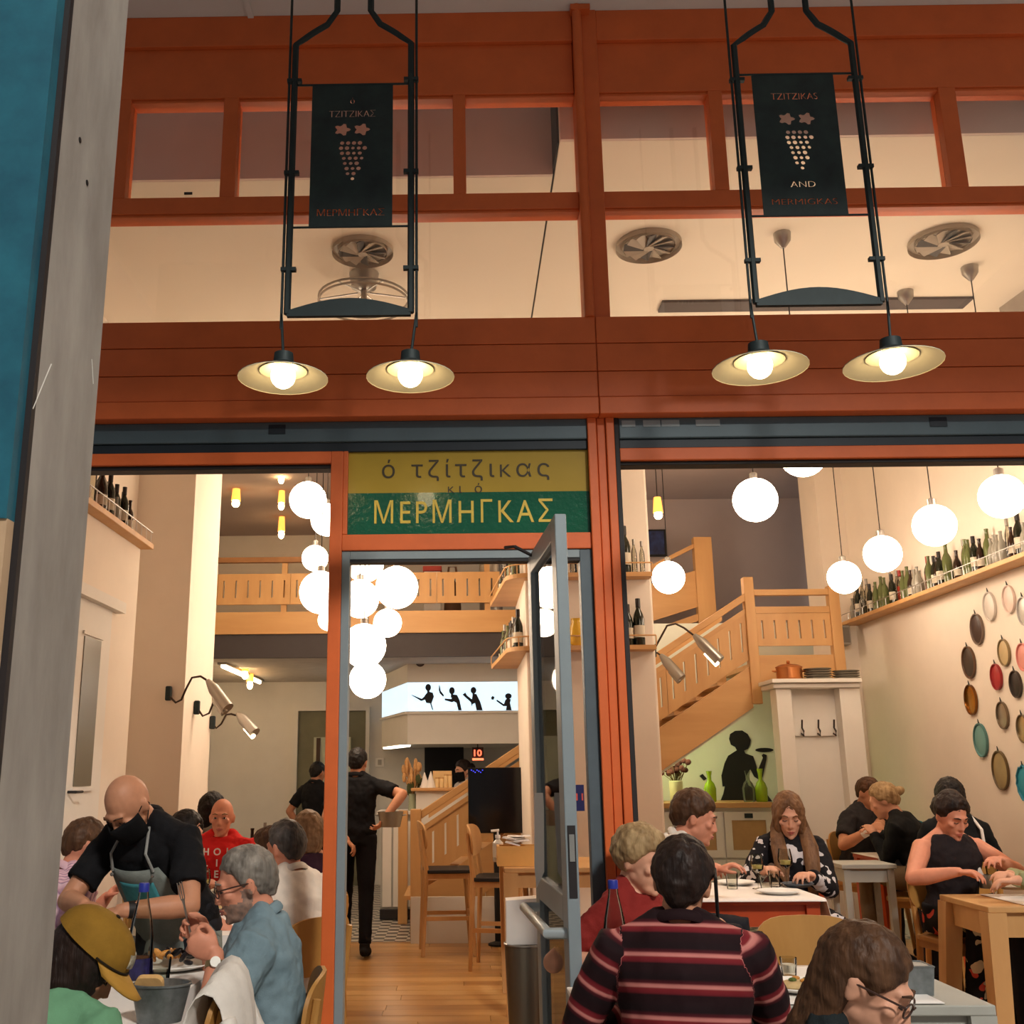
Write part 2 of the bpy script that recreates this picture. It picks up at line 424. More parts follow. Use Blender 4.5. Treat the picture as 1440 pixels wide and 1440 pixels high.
# sign over the door
sg = thing('shop_sign', 'yellow and green shop sign with Greek lettering above the glass door', 'sign', (0.03, D, 2.5))
ob('yellow_panel', box(-0.512, 0.604, D+0.02, D+0.05, 2.70, 2.90), mat('mustard_yellow', (178, 148, 52), 0.25, var=0.05), sg)
ob('green_panel', box(-0.512, 0.604, D+0.02, D+0.05, 2.50, 2.70), mat('bottle_green_gloss', (20, 92, 66), 0.15, var=0.1, bump=0.3, bscale=40, coat=0.6), sg)
def sign_text(body, u, v, wpx, hpx, m, y=D+0.018, name='lettering', par=sg, sp=1.0, bold=0.0):
    a = at(u, v, y); w_ = wpx/F*(y/math.cos(math.atan2(a.z-CAMH, y)))*1.0
    k = (at(u+1, v, y)-at(u, v, y)).length; kz = (at(u, v-1, y)-at(u, v, y)).length
    s = text_shape(body, hpx*kz, wpx*k, sp, bold)
    s = mv(s, a.x, y, a.z); n_ = len(s[0]); root = list(range(n_))
    def fnd(i):
        while root[i] != i: root[i] = root[root[i]]; i = root[i]
        return i
    for f_ in s[1]:
        for i in f_[1:]: root[fnd(i)] = fnd(f_[0])
    isl = {}
    for f_ in s[1]: isl.setdefault(fnd(f_[0]), []).append(f_)
    items = sorted((min(s[0][i][0] for f_ in fs for i in f_), max(s[0][i][0] for f_ in fs for i in f_), fs) for fs in isl.values())
    grp = []
    for x0_, x1_, fs in items:
        if grp and x0_ < grp[-1][1]-0.0005: grp[-1][1] = max(grp[-1][1], x1_); grp[-1][2] += fs
        else: grp.append([x0_, x1_, list(fs)])
    for x0_, x1_, fs in grp:
        ids = sorted({i for f_ in fs for i in f_}); mp_ = {i: k for k, i in enumerate(ids)}
        ob('letter', ([s[0][i] for i in ids], [tuple(mp_[i] for i in f_) for f_ in fs]), m, par)
brown_m = mat('brown_lettering', (60, 48, 22), 0.5); yel_m = mat('yellow_lettering', (222, 190, 76), 0.4)
sign_text('ό τζίτζικας', 655, 671, 236, 25, brown_m, sp=1.30)
sign_text('κι ό', 654, 693, 48, 13, brown_m, sp=1.5)
sign_text('ΜΕΡΜΗΓΚΑΣ', 652, 735, 252, 33, yel_m, sp=1.22)
# door frame, sidelight and open leaf
df = thing('door_1', loc=(0.03, D, 0), kind='structure')
ob('jamb', box(-0.535, -0.498, D+0.01, D+0.09, 0, 2.425), steel_m, df, bevel=0.003)
ob('jamb', box(0.548, 0.604, D+0.01, D+0.09, 0, 2.425), mat('slate_grey_aluminium', (88, 100, 108), 0.45, metal=0.1), df, bevel=0.003)
ob('jamb', box(0.315, 0.355, D+0.02, D+0.09, 0, 2.38), steel_m, df, bevel=0.003)
ob('head', box(-0.498, 0.548, D+0.01, D+0.09, 2.385, 2.425), steel_m, df, bevel=0.003)
ob('head_seal', box(-0.498, 0.548, D+0.015, D+0.085, 2.372, 2.385), dark_m, df)
ob('sidelight_pane', box(0.355, 0.548, D+0.05, D+0.056, 0.1, 2.372), glass_m, df)
ob('bottom_rail', box(0.355, 0.548, D+0.03, D+0.08, 0, 0.1), steel_m, df)
st = at(815, 1122, D+0.048)
ob('sticker', box(st.x-0.02, st.x+0.02, D+0.046, D+0.049, st.z-0.055, st.z+0.055), mat('navy_sticker', (34, 34, 84), 0.4), df)
ob('sticker_mark', mv(text_shape('11', 0.03, 0.03, bold=0.02), st.x, D+0.0445, st.z-0.01), mat('coral_print', (222, 86, 70), 0.5), df)
# leaf, hinged on the sidelight mullion and swung out over the pavement
ha = Vector((0.335, D, 0)); hb = at(788, 728, 3.78); hb = Vector((hb.x, hb.y, 0))
lf = thing('door_2', loc=ha, rz=math.degrees(math.atan2(hb.y-ha.y, hb.x-ha.x)), kind='structure')
LW = (hb-ha).length; LT = 0.022
for x0, x1, n in ((0, 0.07, 'hinge_stile'), (LW-0.11, LW, 'lock_stile')):
    ob(n, box(x0, x1, -LT, LT, 0.02, 2.385), steel_m, lf, local=True, bevel=0.004)
ob('top_rail', box(0.07, LW-0.11, -LT, LT, 2.30, 2.385), steel_m, lf, local=True, bevel=0.004)
ob('bottom_rail', box(0.07, LW-0.11, -LT, LT, 0.02, 0.16), steel_m, lf, local=True, bevel=0.004)
ob('mid_rail', box(0.07, LW-0.11, -LT, LT, 0.93, 1.02), steel_m, lf, local=True, bevel=0.004)
ob('pane', box(0.07, LW-0.11, -0.003, 0.003, 1.02, 2.30), glass_m, lf, local=True)
ob('pane', box(0.07, LW-0.11, -0.003, 0.003, 0.16, 0.93), glass_m, lf, local=True)
hd = ob('push_bar', tube([(0.06, -LT, 0.90), (0.06, -0.085, 0.90), (LW-0.05, -0.085, 0.90), (LW-0.05, -LT, 0.90)], 0.019, 12), mat('satin_bar', (170, 180, 184), 0.35, metal=0.4), lf, local=True, smooth=True)
ob('lock_plate', box(LW-0.004, LW+0.003, -0.014, 0.014, 1.02, 1.26), dark_m, lf, local=True)
ob('latch', box(LW, LW+0.006, -0.009, 0.009, 1.14, 1.23), mat('bright_steel', (190, 190, 186), 0.3, metal=0.8), lf, local=True)
ob('closer_arm', tube([(0.12, -LT, 2.37), (0.16, -0.10, 2.40), (0.05, -0.13, 2.42)], 0.008, 6), dark_m, lf, local=True)
pp = [(-0.024, 1.30), (-0.030, 1.06), (-0.062, 1.00), (-0.068, 1.08), (-0.062, 1.32), (-0.058, 1.36), (-0.026, 1.36)]
ob('paper_notice', prism(pp, 0.006, 'yz', 0.30), paper_m, lf, local=True)

# ---- window panes of the transom lights
def pane(n, x0, x1, z0, z1):
    ob('window_%d' % n, box(x0, x1, D+0.05, D+0.056, z0, z1), glass_m, kind='structure')
for n, (a, b) in enumerate(((-1.655, -1.179), (-1.103, -0.009), (0.055, 0.613), (0.735, 1.291), (1.362, 2.457), (2.542, XR))):
    pane(n+1, a, b, 4.235, 4.80)
pane(7, XL, 0.613, 3.535, 4.145); pane(8, 0.735, XR, 3.535, 4.145)
catch = at(265, 272, D); ob('trim_3', box(catch.x-0.02, catch.x+0.02, D-0.006, D, catch.z-0.008, catch.z+0.004), dark_m, kind='structure')
ob('trim_4', box(XL, XR, D+0.12, D+0.30, 3.50, 3.545), wallw_m, kind='structure')

# ---- ceilings
bulk_m = mat('bulkhead_mauve_lightened', (222, 204, 194), 0.9, var=0.04)  # lighter copy of the mauve paint; facade lamp light put into the colour
CZ = 4.69
xs_ = 0.56
ce = ob('ceiling', box(-3.6, xs_-0.012, 5.19, 11.0, CZ, 5.27), ceil_m, kind='structure')
ob('ceiling_right', box(xs_, 4.3, 4.86, 11.0, CZ, 5.27), ceil_m, kind='structure')
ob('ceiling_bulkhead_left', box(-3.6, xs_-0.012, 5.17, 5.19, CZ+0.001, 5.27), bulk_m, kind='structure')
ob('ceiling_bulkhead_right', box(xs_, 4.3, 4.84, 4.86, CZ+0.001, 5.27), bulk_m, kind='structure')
ob('ceiling_gap', box(xs_-0.012, xs_, 4.9, 11.0, CZ+0.02, 5.2), dark_m, kind='structure')
ob('ceiling_mezzanine', box(-3.6, 4.3, 11.0, 15.0, CZ+0.02, 5.27), purple_m, kind='structure')
def g_box(u0, u1, v0, v1):     # linear grille flush with the ceiling
    a, b = atz(u0, v1, CZ), atz(u1, v1, CZ); c = atz(u0, v0, CZ)
    return box(a.x, b.x, c.y, a.y, CZ-0.03, CZ-0.001)
ob('ceiling_grille', box(atz(930, 425, CZ).x, atz(1365, 420, CZ).x, atz(1100, 420, CZ).y, atz(1100, 434, CZ).y, CZ-0.02, CZ), mat('grille_grey', (92, 84, 82), 0.7), kind='structure')
ob('ceiling_duct', prism([(atz(1405, 433, CZ).x, atz(1405, 433, CZ).y), (4.0, atz(1405, 433, CZ).y), (4.0, atz(1440, 385, CZ).y)], 0.16, 'xy', CZ-0.16), mat('duct_grey', (170, 160, 148), 0.8), kind='structure')

# ---- left wall: thick lower part with a door, recess, pilaster
wl = ob('wall_left', box(-2.75, -2.58, D+0.1, 8.9, 0, CZ), wall_m, kind='structure')
XB = -2.28
ob('wall_left_lower', box(-2.58, XB, D+0.1, 7.2, 0, 3.0), wall_m, kind='structure')
ob('wall_left_pilaster', box(-2.58, -2.12, 8.0, 8.89, 0, CZ), wall_m, kind='structure')
ob('wall_left_rear', box(-3.6, -3.4, 8.9, 14.3, 0, CZ), wallw_m, kind='structure')
ob('wall_left_return', box(-3.6, -2.58, 8.7, 8.9, 0, CZ), wallw_m, kind='structure')
ldr = thing('door_3', loc=(XB, 6.5, 0), kind='structure')
pa, pb, pc, pd = atx(119, 894, XB+0.012), atx(142, 902, XB+0.012), atx(103, 1106, XB+0.012), atx(125, 1106, XB+0.012)
ya, yb, zt, zb = pa.y, pb.y, pa.z, pc.z
ob('leaf', box(XB, XB+0.010, ya-0.18, yb+0.18, 0.02, zt+0.22), wallw_m, ldr)
ob('pane', box(XB+0.010, XB+0.016, ya, yb, zb, zt), mat('frosted_pane', (118, 112, 96), 0.3, var=0.05), ldr)
for z in (zb-0.03, zt+0.01): ob('glazing_bead', box(XB+0.010, XB+0.022, ya-0.03, yb+0.03, z, z+0.02), wallw_m, ldr)
ob('head_trim', box(XB, XB+0.06, ya-0.4, yb+0.3, zt+0.22, zt+0.29), wallw_m, ldr)
ob('handle', tube([(XB+0.01, ya-0.07, zb-0.03), (XB+0.06, ya-0.07, zb-0.03), (XB+0.06, ya+0.03, zb-0.03)], 0.008, 6), dark_m, ldr)

# ---- right wall
wr = ob('wall_right', box(4.0, 4.2, D+0.1, 10.45, 0, CZ), wall_m, kind='structure')
ob('wall_right_pier', box(3.72, 4.2, 10.45, 10.95, 0, CZ), wall_m, kind='structure')
ob('baseboard_right', box(3.97, 4.0, D+0.1, 10.45, 0, 0.12), wallw_m, kind='structure')
# ---- back walls
ob('wall_back', box(-3.6, 4.3, 14.3, 14.5, 0, CZ+0.02), wallw_m, kind='structure')
ob('wall_back_upper_right', box(1.45, 4.3, 12.5, 12.6, 3.0, CZ+0.02), purple_m, kind='structure')
ob('wall_niche', box(1.2, 4.2, 11.35, 11.45, 0, 3.0), mat('niche_white', (224, 228, 214), 0.8, var=0.03), kind='structure')
bd = thing('door_4', loc=(-2.2, 14.28, 0), kind='structure')
ua, ub = at(420, 1000, 14.25), at(515, 995, 14.25)
ob('opening', box(ua.x, ub.x, 14.26, 14.295, 0, ua.z), mat('dim_olive', (120, 118, 96), 0.8), bd)
ob('inner_door', box(ua.x+0.22, ub.x-0.2, 14.22, 14.255, 0, ua.z-0.35), mat('pale_green_door', (196, 200, 176), 0.6), bd)
ob('dark_edge', box(ua.x+0.26, ua.x+0.31, 14.19, 14.22, 0, ua.z-0.36), mat('brown_edge', (72, 48, 34), 0.6), bd)
ob('frame', cat(box(ua.x-0.05, ua.x, 14.2, 14.3, 0, ua.z+0.05), box(ub.x, ub.x+0.05, 14.2, 14.3, 0, ua.z+0.05), box(ua.x, ub.x, 14.2, 14.3, ua.z, ua.z+0.05)), wallw_m, bd)
# ---- partition that carries the curved shelves
PXL, PXR, PY0, PY1 = 0.53, at(921, 900, 8.3).x, 8.3, 9.72
ob('wall_partition', box(PXL, PXR, PY0, PY1, 0, CZ), wall_m, kind='structure', bevel=0.02)
# ---- bar soffit with the light box
SY = 12.0
x0, x1 = at(573, 1000, SY).x, at(728, 1000, SY).x
z0, z1, zl0, zl1 = at(640, 1046, SY).z, at(640, 918, SY).z, at(640, 1000, SY).z, at(640, 959, SY).z
xl = at(537, 1010, 13.5).x
bs = thing('wall_bar_soffit', loc=((x0+x1)/2, SY, z0), kind='structure')
poly = [(x0, SY), (1.6, SY), (1.6, 14.28), (xl, 14.28), (xl, 13.5)]
ob('lower_band', prism(poly, zl0-z0, 'xy', z0), wallw_m, bs)
ob('upper_band', prism(poly, z1-zl1, 'xy', zl1), wallw_m, bs)
ob('trim_ledge', prism([(x0-0.03, SY-0.03), (1.6, SY-0.03), (1.6, SY+0.1), (x0, SY+0.1), (xl-0.03, 13.5)], 0.03, 'xy', zl0-0.03), wallw_m, bs)
ob('under_light', prism([(x0-0.1, SY+0.4), (x0+0.02, SY+0.3), (xl+0.12, 13.5), (xl+0.02, 13.5)], 0.02, 'xy', z0-0.021), mat('strip_light', (255, 250, 235), emit=(255, 244, 220), estr=6), bs)
lb = thing('light_box', 'glowing pale blue light box with black waiter silhouettes above bar', 'light box', (x0, SY+0.02, zl0))
glow = mat('backlit_blue_acrylic', (205, 228, 240), 0.4, emit=(196, 226, 246), estr=1.15, var=0)
ob('front_panel', box(x0, x1+0.3, SY+0.02, SY+0.05, zl0, zl1), glow, lb)
ob('side_panel', prism([(x0, SY+0.02), (x0+0.04, SY+0.05), (xl+0.04, 13.5), (xl, 13.5)], zl1-zl0, 'xy', zl0), glow, lb)
# ================================================================== fixtures
def px(u, v, Y): return (at(u+1, v, Y)-at(u, v, Y)).length       # metres per pixel there
globe_m = mat('lit_opal_glass', (255, 250, 240), 0.3, emit=(255, 229, 200), estr=GLOBE, var=0)
cord_m = mat('thin_black_cord', (40, 34, 32), 0.6)
chrome_m = mat('brushed_steel', (170, 166, 160), 0.35, metal=0.9, var=0.05)
brass_m = mat('brass', (190, 140, 60), 0.35, metal=0.9)
globe2_m = mat('lit_opal_glass_dim', (255, 250, 240), 0.3, emit=(255, 229, 200), estr=GLOBE*0.55, var=0)
def globe(u, v, r, label, group, R=0.165, Y=None, canopy=True):
    if Y is None: Y = R/(r*px(u, v, 1.0))
    p = at(u, v, Y); R = r*px(u, v, Y)
    t = thing('globe_pendant', label, 'lamp', p, group=group)
    ob('globe', ell(p, (R, R, R), 24, 14), globe_m if canopy else globe2_m, t, smooth=True)
    ob('collar', lathe([(0.03, 0), (0.03, 0.05), (0.012, 0.06)], 10, (p.x, p.y, p.z+R-0.01)), chrome_m, t, smooth=True)
    top = CZ if p.y < 11 else CZ+0.02
    ob('cord', tube([(p.x, p.y, p.z+R+0.04), (p.x, p.y, top-0.03)], 0.004, 6), cord_m, t)
    if canopy: ob('canopy', lathe([(0.012, -0.10), (0.05, -0.05), (0.055, 0)], 12, (p.x, p.y, top-0.001)), chrome_m, t, smooth=True)
    return t
GR = 'opal globe pendants over the dining room'
for u, v, r, l in ((1062, 703, 31, 'white globe pendant hanging before the mauve stair wall, bigger than its neighbours'),
                   (940, 812, 23, 'small white globe pendant hanging low beside the bottle pillar and stair'),
                   (1187, 812, 23, 'small white globe pendant hanging above the far end of bottle shelf'),
                   (1241, 779, 26, 'white globe pendant between the stair landing globe and the bottle shelf globes'),
                   (1314, 739, 29.5, 'white globe pendant over the middle of the long bottle shelf'),
                   (1409, 698, 31, 'white globe pendant hanging above the near part of the long bottle shelf'),
                   (1129, 638, 33, 'white globe pendant half hidden behind the orange window lintel')):
    globe(u, v, r, l, GR, R=0.165 if u < 1100 else 0.138)
CG = 'cluster of globe lamps above the aisle'
CL = 'bright opal globe in the hanging cluster above the aisle'
for u, v, r, Y in ((433, 703, 26, 9.0), (460, 731, 23, 9.6), (443, 785, 18.5, 9.6), (451, 833, 30, 8.4), (462, 872, 15, 9.6),
                   (513, 792, 27, 9.2), (558, 826, 30, 8.3), (506, 842, 27, 8.6), (545, 876, 20, 9.3), (512, 908, 31, 8.2), (517, 956, 26, 8.9), (576, 781, 13, 9.9)):
    globe(u, v, r, CL, CG, Y=Y, canopy=False)
# cone shaped glass pendants of the mezzanine
amber_m = mat('lit_amber_glass', (255, 190, 110), 0.3, emit=(255, 150, 60), estr=2.5, var=0)
fil_m = mat('lit_filament_bulb', (255, 230, 190), 0.3, emit=(255, 205, 140), estr=55, var=0)
def zv_(v, Y): return at(400, v, Y).z
def fpend(u, v, h, w, Y, label, ctop, amber=True, group=None):
    p = at(u, v, Y); k = px(u, v, Y); H, W = h*k, w*k
    t = thing('glass_pendant', label, 'lamp', (p.x, p.y, p.z-H/2), group=group)
    ob('shade', lathe([(W*0.36, H), (W*0.42, H*0.75), (W*0.5, H*0.3), (W*0.5, H*0.25)], 10, (p.x, p.y, p.z-H/2)), amber_m if amber else chrome_m, t, smooth=True)
    ob('bulb', ell((p.x, p.y, p.z-H/2+H*0.12), (W*0.42, W*0.42, H*0.18), 10, 8), fil_m, t, smooth=True)
    ob('cord', tube([(p.x, p.y, p.z+H/2), (p.x, p.y, ctop)], 0.005, 5), cord_m, t)
MG = 'amber glass pendants of the mezzanine'
fpend(332, 697, 30, 13, 11.8, 'copper mesh cylinder lamp glowing orange above the wooden balustrade', CZ+0.02)
for v, Y in ((668, 11.3), (705, 11.9), (745, 13.2)): fpend(396, v-6, 34, 10, Y, 'amber cone pendant in a file under the mauve ceiling', CZ+0.02, group=MG)
for u, v, Y in ((345, 942, 12.4), (352, 956, 13.0)): fpend(u, v-6, 34, 10, Y, 'lit cone pendant under the dark mezzanine beam', 2.72, group='pendants below the mezzanine')
q0, q1 = at(312, 929, 11.6), at(333, 957, 13.9)
sl2 = thing('ceiling_strip_light', 'long warm strip light under the mezzanine near the back wall', 'lamp', (q0.x, 12.7, 2.6))
ob('channel', box(q0.x-0.05, q0.x+0.05, 11.6, 13.9, zv_(925, 11.0)-0.005, zv_(925, 11.0)+0.02), chrome_m, sl2)
ob('tube', tube([(q0.x, 11.65, zv_(925, 11.0)-0.02), (q0.x, 13.85, zv_(925, 11.0)-0.02)], 0.022, 10), mat('lit_warm_tube', (255, 240, 210), emit=(255, 222, 176), estr=14, var=0), sl2, smooth=True)
fpend(925, 714, 30, 14, 10.6, 'glowing fringed glass pendant next to the blue picture', CZ-0.001)
fpend(1133, 702, 34, 13, 10.9, 'long glowing glass pendant before the mauve wall above the landing', CZ-0.001)
# round air diffusers
def diffuser(u, v, w, label):
    p = atz(u, v, CZ); R = w/2*px(u, v, p.y)
    t = thing('air_diffuser', label, 'vent', (p.x, p.y, CZ-0.03), group='round air diffusers on the ceiling')
    ob('rim', lathe([(R, 0), (R, 0.03), (R*0.8, 0.03), (R*0.8, 0.005)], 32, (p.x, p.y, CZ-0.031), cap=False), mat('diffuser_grey', (176, 164, 146), 0.6), t, smooth=True)
    ob('plate', lathe([(R*0.82, 0.0), (R*0.82, 0.006)], 24, (p.x, p.y, CZ-0.012)), MATS['diffuser_grey'], t)
    for k in range(12):
        a = 2*PI*k/12
        b = obox((0, R*0.45, 0), (R*0.26, R*0.62, 0.006), (0, 24, 0))
        b = rot(b, 'Z', math.degrees(a)); ob('blade', mv(b, p.x, p.y, CZ-0.024), MATS['diffuser_grey'] if k % 3 else mat('diffuser_dark', (84, 80, 76), 0.6), t)
    ob('hub', lathe([(R*0.16, -0.012), (R*0.16, 0.01)], 12, (p.x, p.y, CZ-0.024)), MATS['diffuser_grey'], t)
diffuser(510, 351, 86, 'round ceiling air diffuser above the caged ceiling lamp')
diffuser(912, 343, 92, 'round ceiling air diffuser right beside the central mullion')
diffuser(1326, 337, 94, 'round ceiling air diffuser above the right-hand dining area')
p = atz(512, 385, CZ)
t = thing('ceiling_lamp', 'ring-shaped wire ceiling lamp with a bell cup below the diffuser', 'lamp', (p.x, p.y, CZ-0.3))
ob('cup', lathe([(0.05, -0.12), (0.085, -0.10), (0.10, 0)], 16, (p.x, p.y, CZ-0.001)), chrome_m, t, smooth=True)
ob('stem', tube([(p.x, p.y, CZ-0.12), (p.x, p.y, CZ-0.20)], 0.02, 8), chrome_m, t)
for rr_, z in ((0.30, -0.18), (0.30, -0.21)):
    ob('ring', tube([(p.x+rr_*math.cos(a*PI/16), p.y+rr_*math.sin(a*PI/16), CZ+z) for a in range(33)], 0.008, 6), chrome_m, t, smooth=True)
for k in range(6):
    a = k*PI/3; ob('spoke', tube([(p.x+0.04*math.cos(a), p.y+0.04*math.sin(a), CZ-0.14), (p.x+0.30*math.cos(a), p.y+0.30*math.sin(a), CZ-0.18)], 0.005, 5), chrome_m, t)
ob('bulb', ell((p.x, p.y, CZ-0.24), (0.05, 0.05, 0.06), 12, 8), mat('unlit_bulb', (230, 220, 200), 0.2), t, smooth=True)

# ---- hanging signs with lamps over the pavement
HY = 3.7
bulb_m = mat('lit_bulb', (255, 244, 220), 0.3, emit=(255, 226, 178), estr=10, var=0)
shade_m = mat('enamel_shade_inside', (214, 204, 172), 0.5, var=0.04)
def circ(x, z, r, n=10): return [(x+r*math.cos(2*PI*k/n), z+r*math.sin(2*PI*k/n)) for k in range(n)]
def grapes(cx, cz, s):
    H = []
    rows = [(4, 0), (5, -1), (4, -2), (4, -3), (3, -4), (3, -5), (2, -6), (1, -7)]
    rg = random.Random(5)
    for n, r in rows:
        for i in range(n):
            H.append(circ(cx+(i-(n-1)/2)*0.155*s+(0.03*s if r % 2 else -0.02*s), cz+r*0.150*s, (0.048+0.016*rg.random())*s))
    for sg_ in (-1, 1):
        L = []
        for k in range(22):
            a = 2*PI*k/22; r = (0.195+0.050*math.cos(5*a))*s
            L.append((cx+sg_*0.255*s+r*math.cos(a)*0.95, cz+0.40*s+r*math.sin(a)*0.8))
        H.append(L)
    return H
def hang(name, label, uL, uR, vt, vb, vdip, lamps, texts, gc):
    xa, xb = at(uL, 250, HY).x, at(uR, 250, HY).x; cx = (xa+xb)/2; wd = xb-xa
    zt, zb, zd = at((uL+uR)/2, vt, HY).z, at((uL+uR)/2, vb, HY).z, at((uL+uR)/2, vdip, HY).z
    t = thing(name, label, 'hanging sign', (cx, HY, zd))
    zc = at((uL+uR)/2, 62, HY).z
    for s_, x in ((1, xa), (-1, xb)):
        pts = [(x, zd), (x, zc)]
        for k in range(1, 9):
            q = k/8; pts.append((x+s_*(0.03+0.14*(q**1.2))*1.0*(1 if k else 0), zc+0.02+0.10*q+0.14*max(0, q-0.75)*4*0.3))
        pts.append((x+s_*0.17, 5.27)); 
        ob('side_bar', tube([(a, HY, b) for a, b in pts], 0.0135, 6, flat=1.0), iron_m, t, smooth=True)
        ob('tie_rod', tube([(x-s_*0.022, HY, 5.27), (x-s_*0.022, HY, zd-0.06)], 0.0055, 6), iron_m, t)
        for q in (0.15, 0.5, 0.85):
            ob('clip', box(x-0.03, x+0.03, HY-0.01, HY+0.01, zd+(zc-zd)*q, zd+(zc-zd)*q+0.015), iron_m, t)
    dip = [(xa, zd+0.012)]+[(xa+wd*k/14, zd+0.012+0.05*math.sin(PI*k/14)) for k in range(1, 14)]+[(xb, zd+0.012), (xb, zd-0.012), (xa, zd-0.012)]
    ob('bottom_rail', prism(dip, 0.02, 'xz', HY-0.01), iron_m, t)
    for z in (zt, zb): ob('cross_rod', tube([(xa, HY, z), (xb, HY, z)], 0.005, 6), iron_m, t)
    pw = wd*0.345; pc = cx+gc*wd
    holes = []
    for body, q, hh, ww in texts:
        holes += [[(x+pc, z+zb+(zt-zb)*q) for x, z in s] for s in text_splines(body, hh, ww)]
    holes += grapes(pc, zb+(zt-zb)*0.58, 0.155)
    ob('plate', plate_with_holes([(pc-pw, zb), (pc+pw, zb), (pc+pw, zt), (pc-pw, zt)], holes, 0.004) if 0 else mv(plate_with_holes([(pc-pw, zb), (pc+pw, zb), (pc+pw, zt), (pc-pw, zt)], holes, 0.004), 0, HY, 0), mat('verdigris_plate', (44, 60, 60), 0.6, metal=0.2, var=0.0, col2=(30, 40, 44), scale=8), t)
    for (u, v, wpx), x in zip(lamps, (xa-0.022, xb+0.022)):
        c = at(u, v, HY); R = wpx/2*px(u, v, HY)
        ob('lamp_rod', tube([(x, HY, zd), (c.x, HY, c.z+0.07)], 0.0055, 6), iron_m, t)
        ob('shade', lathe([(R, 0), (R, 0.003), (R*0.55, 0.035), (R*0.22, 0.062), (R*0.2, 0.10), (R*0.16, 0.10), (R*0.2, 0.058), (R*0.53, 0.031)], 28, (c.x, HY, c.z), cap=False), shade_m, t, smooth=True)
        ob('shade_back', lathe([(R*1.002, 0.004), (R*0.56, 0.038), (R*0.23, 0.066), (R*0.21, 0.104), (0.002, 0.106)], 28, (c.x, HY, c.z), cap=False), iron_m, t, smooth=True)
        ob('bulb', ell((c.x, HY, c.z+0.012), (0.048, 0.048, 0.05), 16, 10), bulb_m, t, smooth=True)
hang('hanging_sign', 'dark iron hanging sign with cut-out grapes and Greek letters, two lamps', 410, 578, 119, 319, 441,
     ((398, 533, 126), (577, 531, 124)), (('ό', 0.86, 0.028, 0.018), ('ΤΖΙΤΖΙΚΑΣ', 0.765, 0.032, 0.19), ('ΜΕΡΜΗΓΚΑΣ', 0.075, 0.032, 0.27)), 0.0)
hang('hanging_sign', 'dark iron hanging sign with cut-out grapes and Latin letters, two lamps', 1048, 1219, 104, 303, 426,
     ((1069, 519, 133), (1256, 513, 135)), (('TZITZIKAS', 0.815, 0.032, 0.19), ('AND', 0.195, 0.028, 0.10), ('MERMIGKAS', 0.075, 0.028, 0.26)), -0.03)

# ---- mezzanine
MY = 11.0
def zv(v, Y, u=400): return at(u, v, Y).z
def slot_panel(x0, x1, zlo, zhi, y, n, th=0.03, slope=0.0, sw=0.018, q0=0.22, q1=0.78, xa=None):
    """boarded panel with n vertical slots; slope = rise per metre of x; zlo/zhi at x=xa"""
    if xa is None: xa = x0
    xs = [x0]
    for i in range(n):
        c = x0+(x1-x0)*(i+0.5)/n; xs += [c-sw/2, c+sw/2]
    xs.append(x1); qs = [0, q0, q1, 1]; V, Fc = [], []
    idx = {}
    def vid(i, j, k):
        if (i, j, k) not in idx:
            x = xs[i]; z = zlo+(zhi-zlo)*qs[j]+slope*(x-xa); idx[(i, j, k)] = len(V); V.append((x, y+k*th, z))
        return idx[(i, j, k)]
    solid = lambda i, j: 0 <= i < len(xs)-1 and 0 <= j < 3 and not (j == 1 and i % 2 == 1)
    for i in range(len(xs)-1):
        for j in range(3):
            if not solid(i, j): continue
            Fc.append((vid(i, j, 0), vid(i+1, j, 0), vid(i+1, j+1, 0), vid(i, j+1, 0)))
            Fc.append((vid(i, j, 1), vid(i, j+1, 1), vid(i+1, j+1, 1), vid(i+1, j, 1)))
            if not solid(i-1, j): Fc.append((vid(i, j, 0), vid(i, j+1, 0), vid(i, j+1, 1), vid(i, j, 1)))
            if not solid(i+1, j): Fc.append((vid(i+1, j, 0), vid(i+1, j, 1), vid(i+1, j+1, 1), vid(i+1, j+1, 0)))
            if not solid(i, j-1): Fc.append((vid(i, j, 0), vid(i, j, 1), vid(i+1, j, 1), vid(i+1, j, 0)))
            if not solid(i, j+1): Fc.append((vid(i, j+1, 0), vid(i+1, j+1, 0), vid(i+1, j+1, 1), vid(i, j+1, 1)))
    return V, Fc
def slantbar(x0, x1, z0, h, y0, y1, slope):
    """bar running up in x: top at z0 for x0, height h"""
    dz = slope*(x1-x0)
    return prism([(x0, z0-h), (x1, z0-h+dz), (x1, z0+dz), (x0, z0)], y1-y0, 'xz', y0)
zb0, zb1 = zv(925, MY), zv(892, MY)
ob('ceiling_mezzanine_floor', box(-3.4, 1.4, MY+0.06, 14.3, zb0+0.02, zb1), mat('under_mezzanine_paint', (200, 192, 182), 0.9), kind='structure')
ob('trim_5', box(-3.4, 1.6, MY, MY+0.06, zb0, zb1), mat('charcoal_beam', (66, 60, 60), 0.7, var=0.08), kind='structure')
bal = thing('balustrade', 'wooden mezzanine balustrade with slotted boards above charcoal beam', 'railing', (-1.2, MY, zb1))
ob('fascia', box(-3.4, 1.3, MY-0.03, MY+0.03, zb1+0.002, zv(861, MY)), oakx_m, bal)
pw_ = at(400, 830, MY).x; step = 17*px(400, 830, MY)*6
x = -3.4
while x < 1.2:
    ob('slotted_board', slot_panel(x, min(x+step*1.0, 1.3), zv(850, MY), zv(807, MY), MY-0.015, 6), oak_m, bal); x += step+0.004
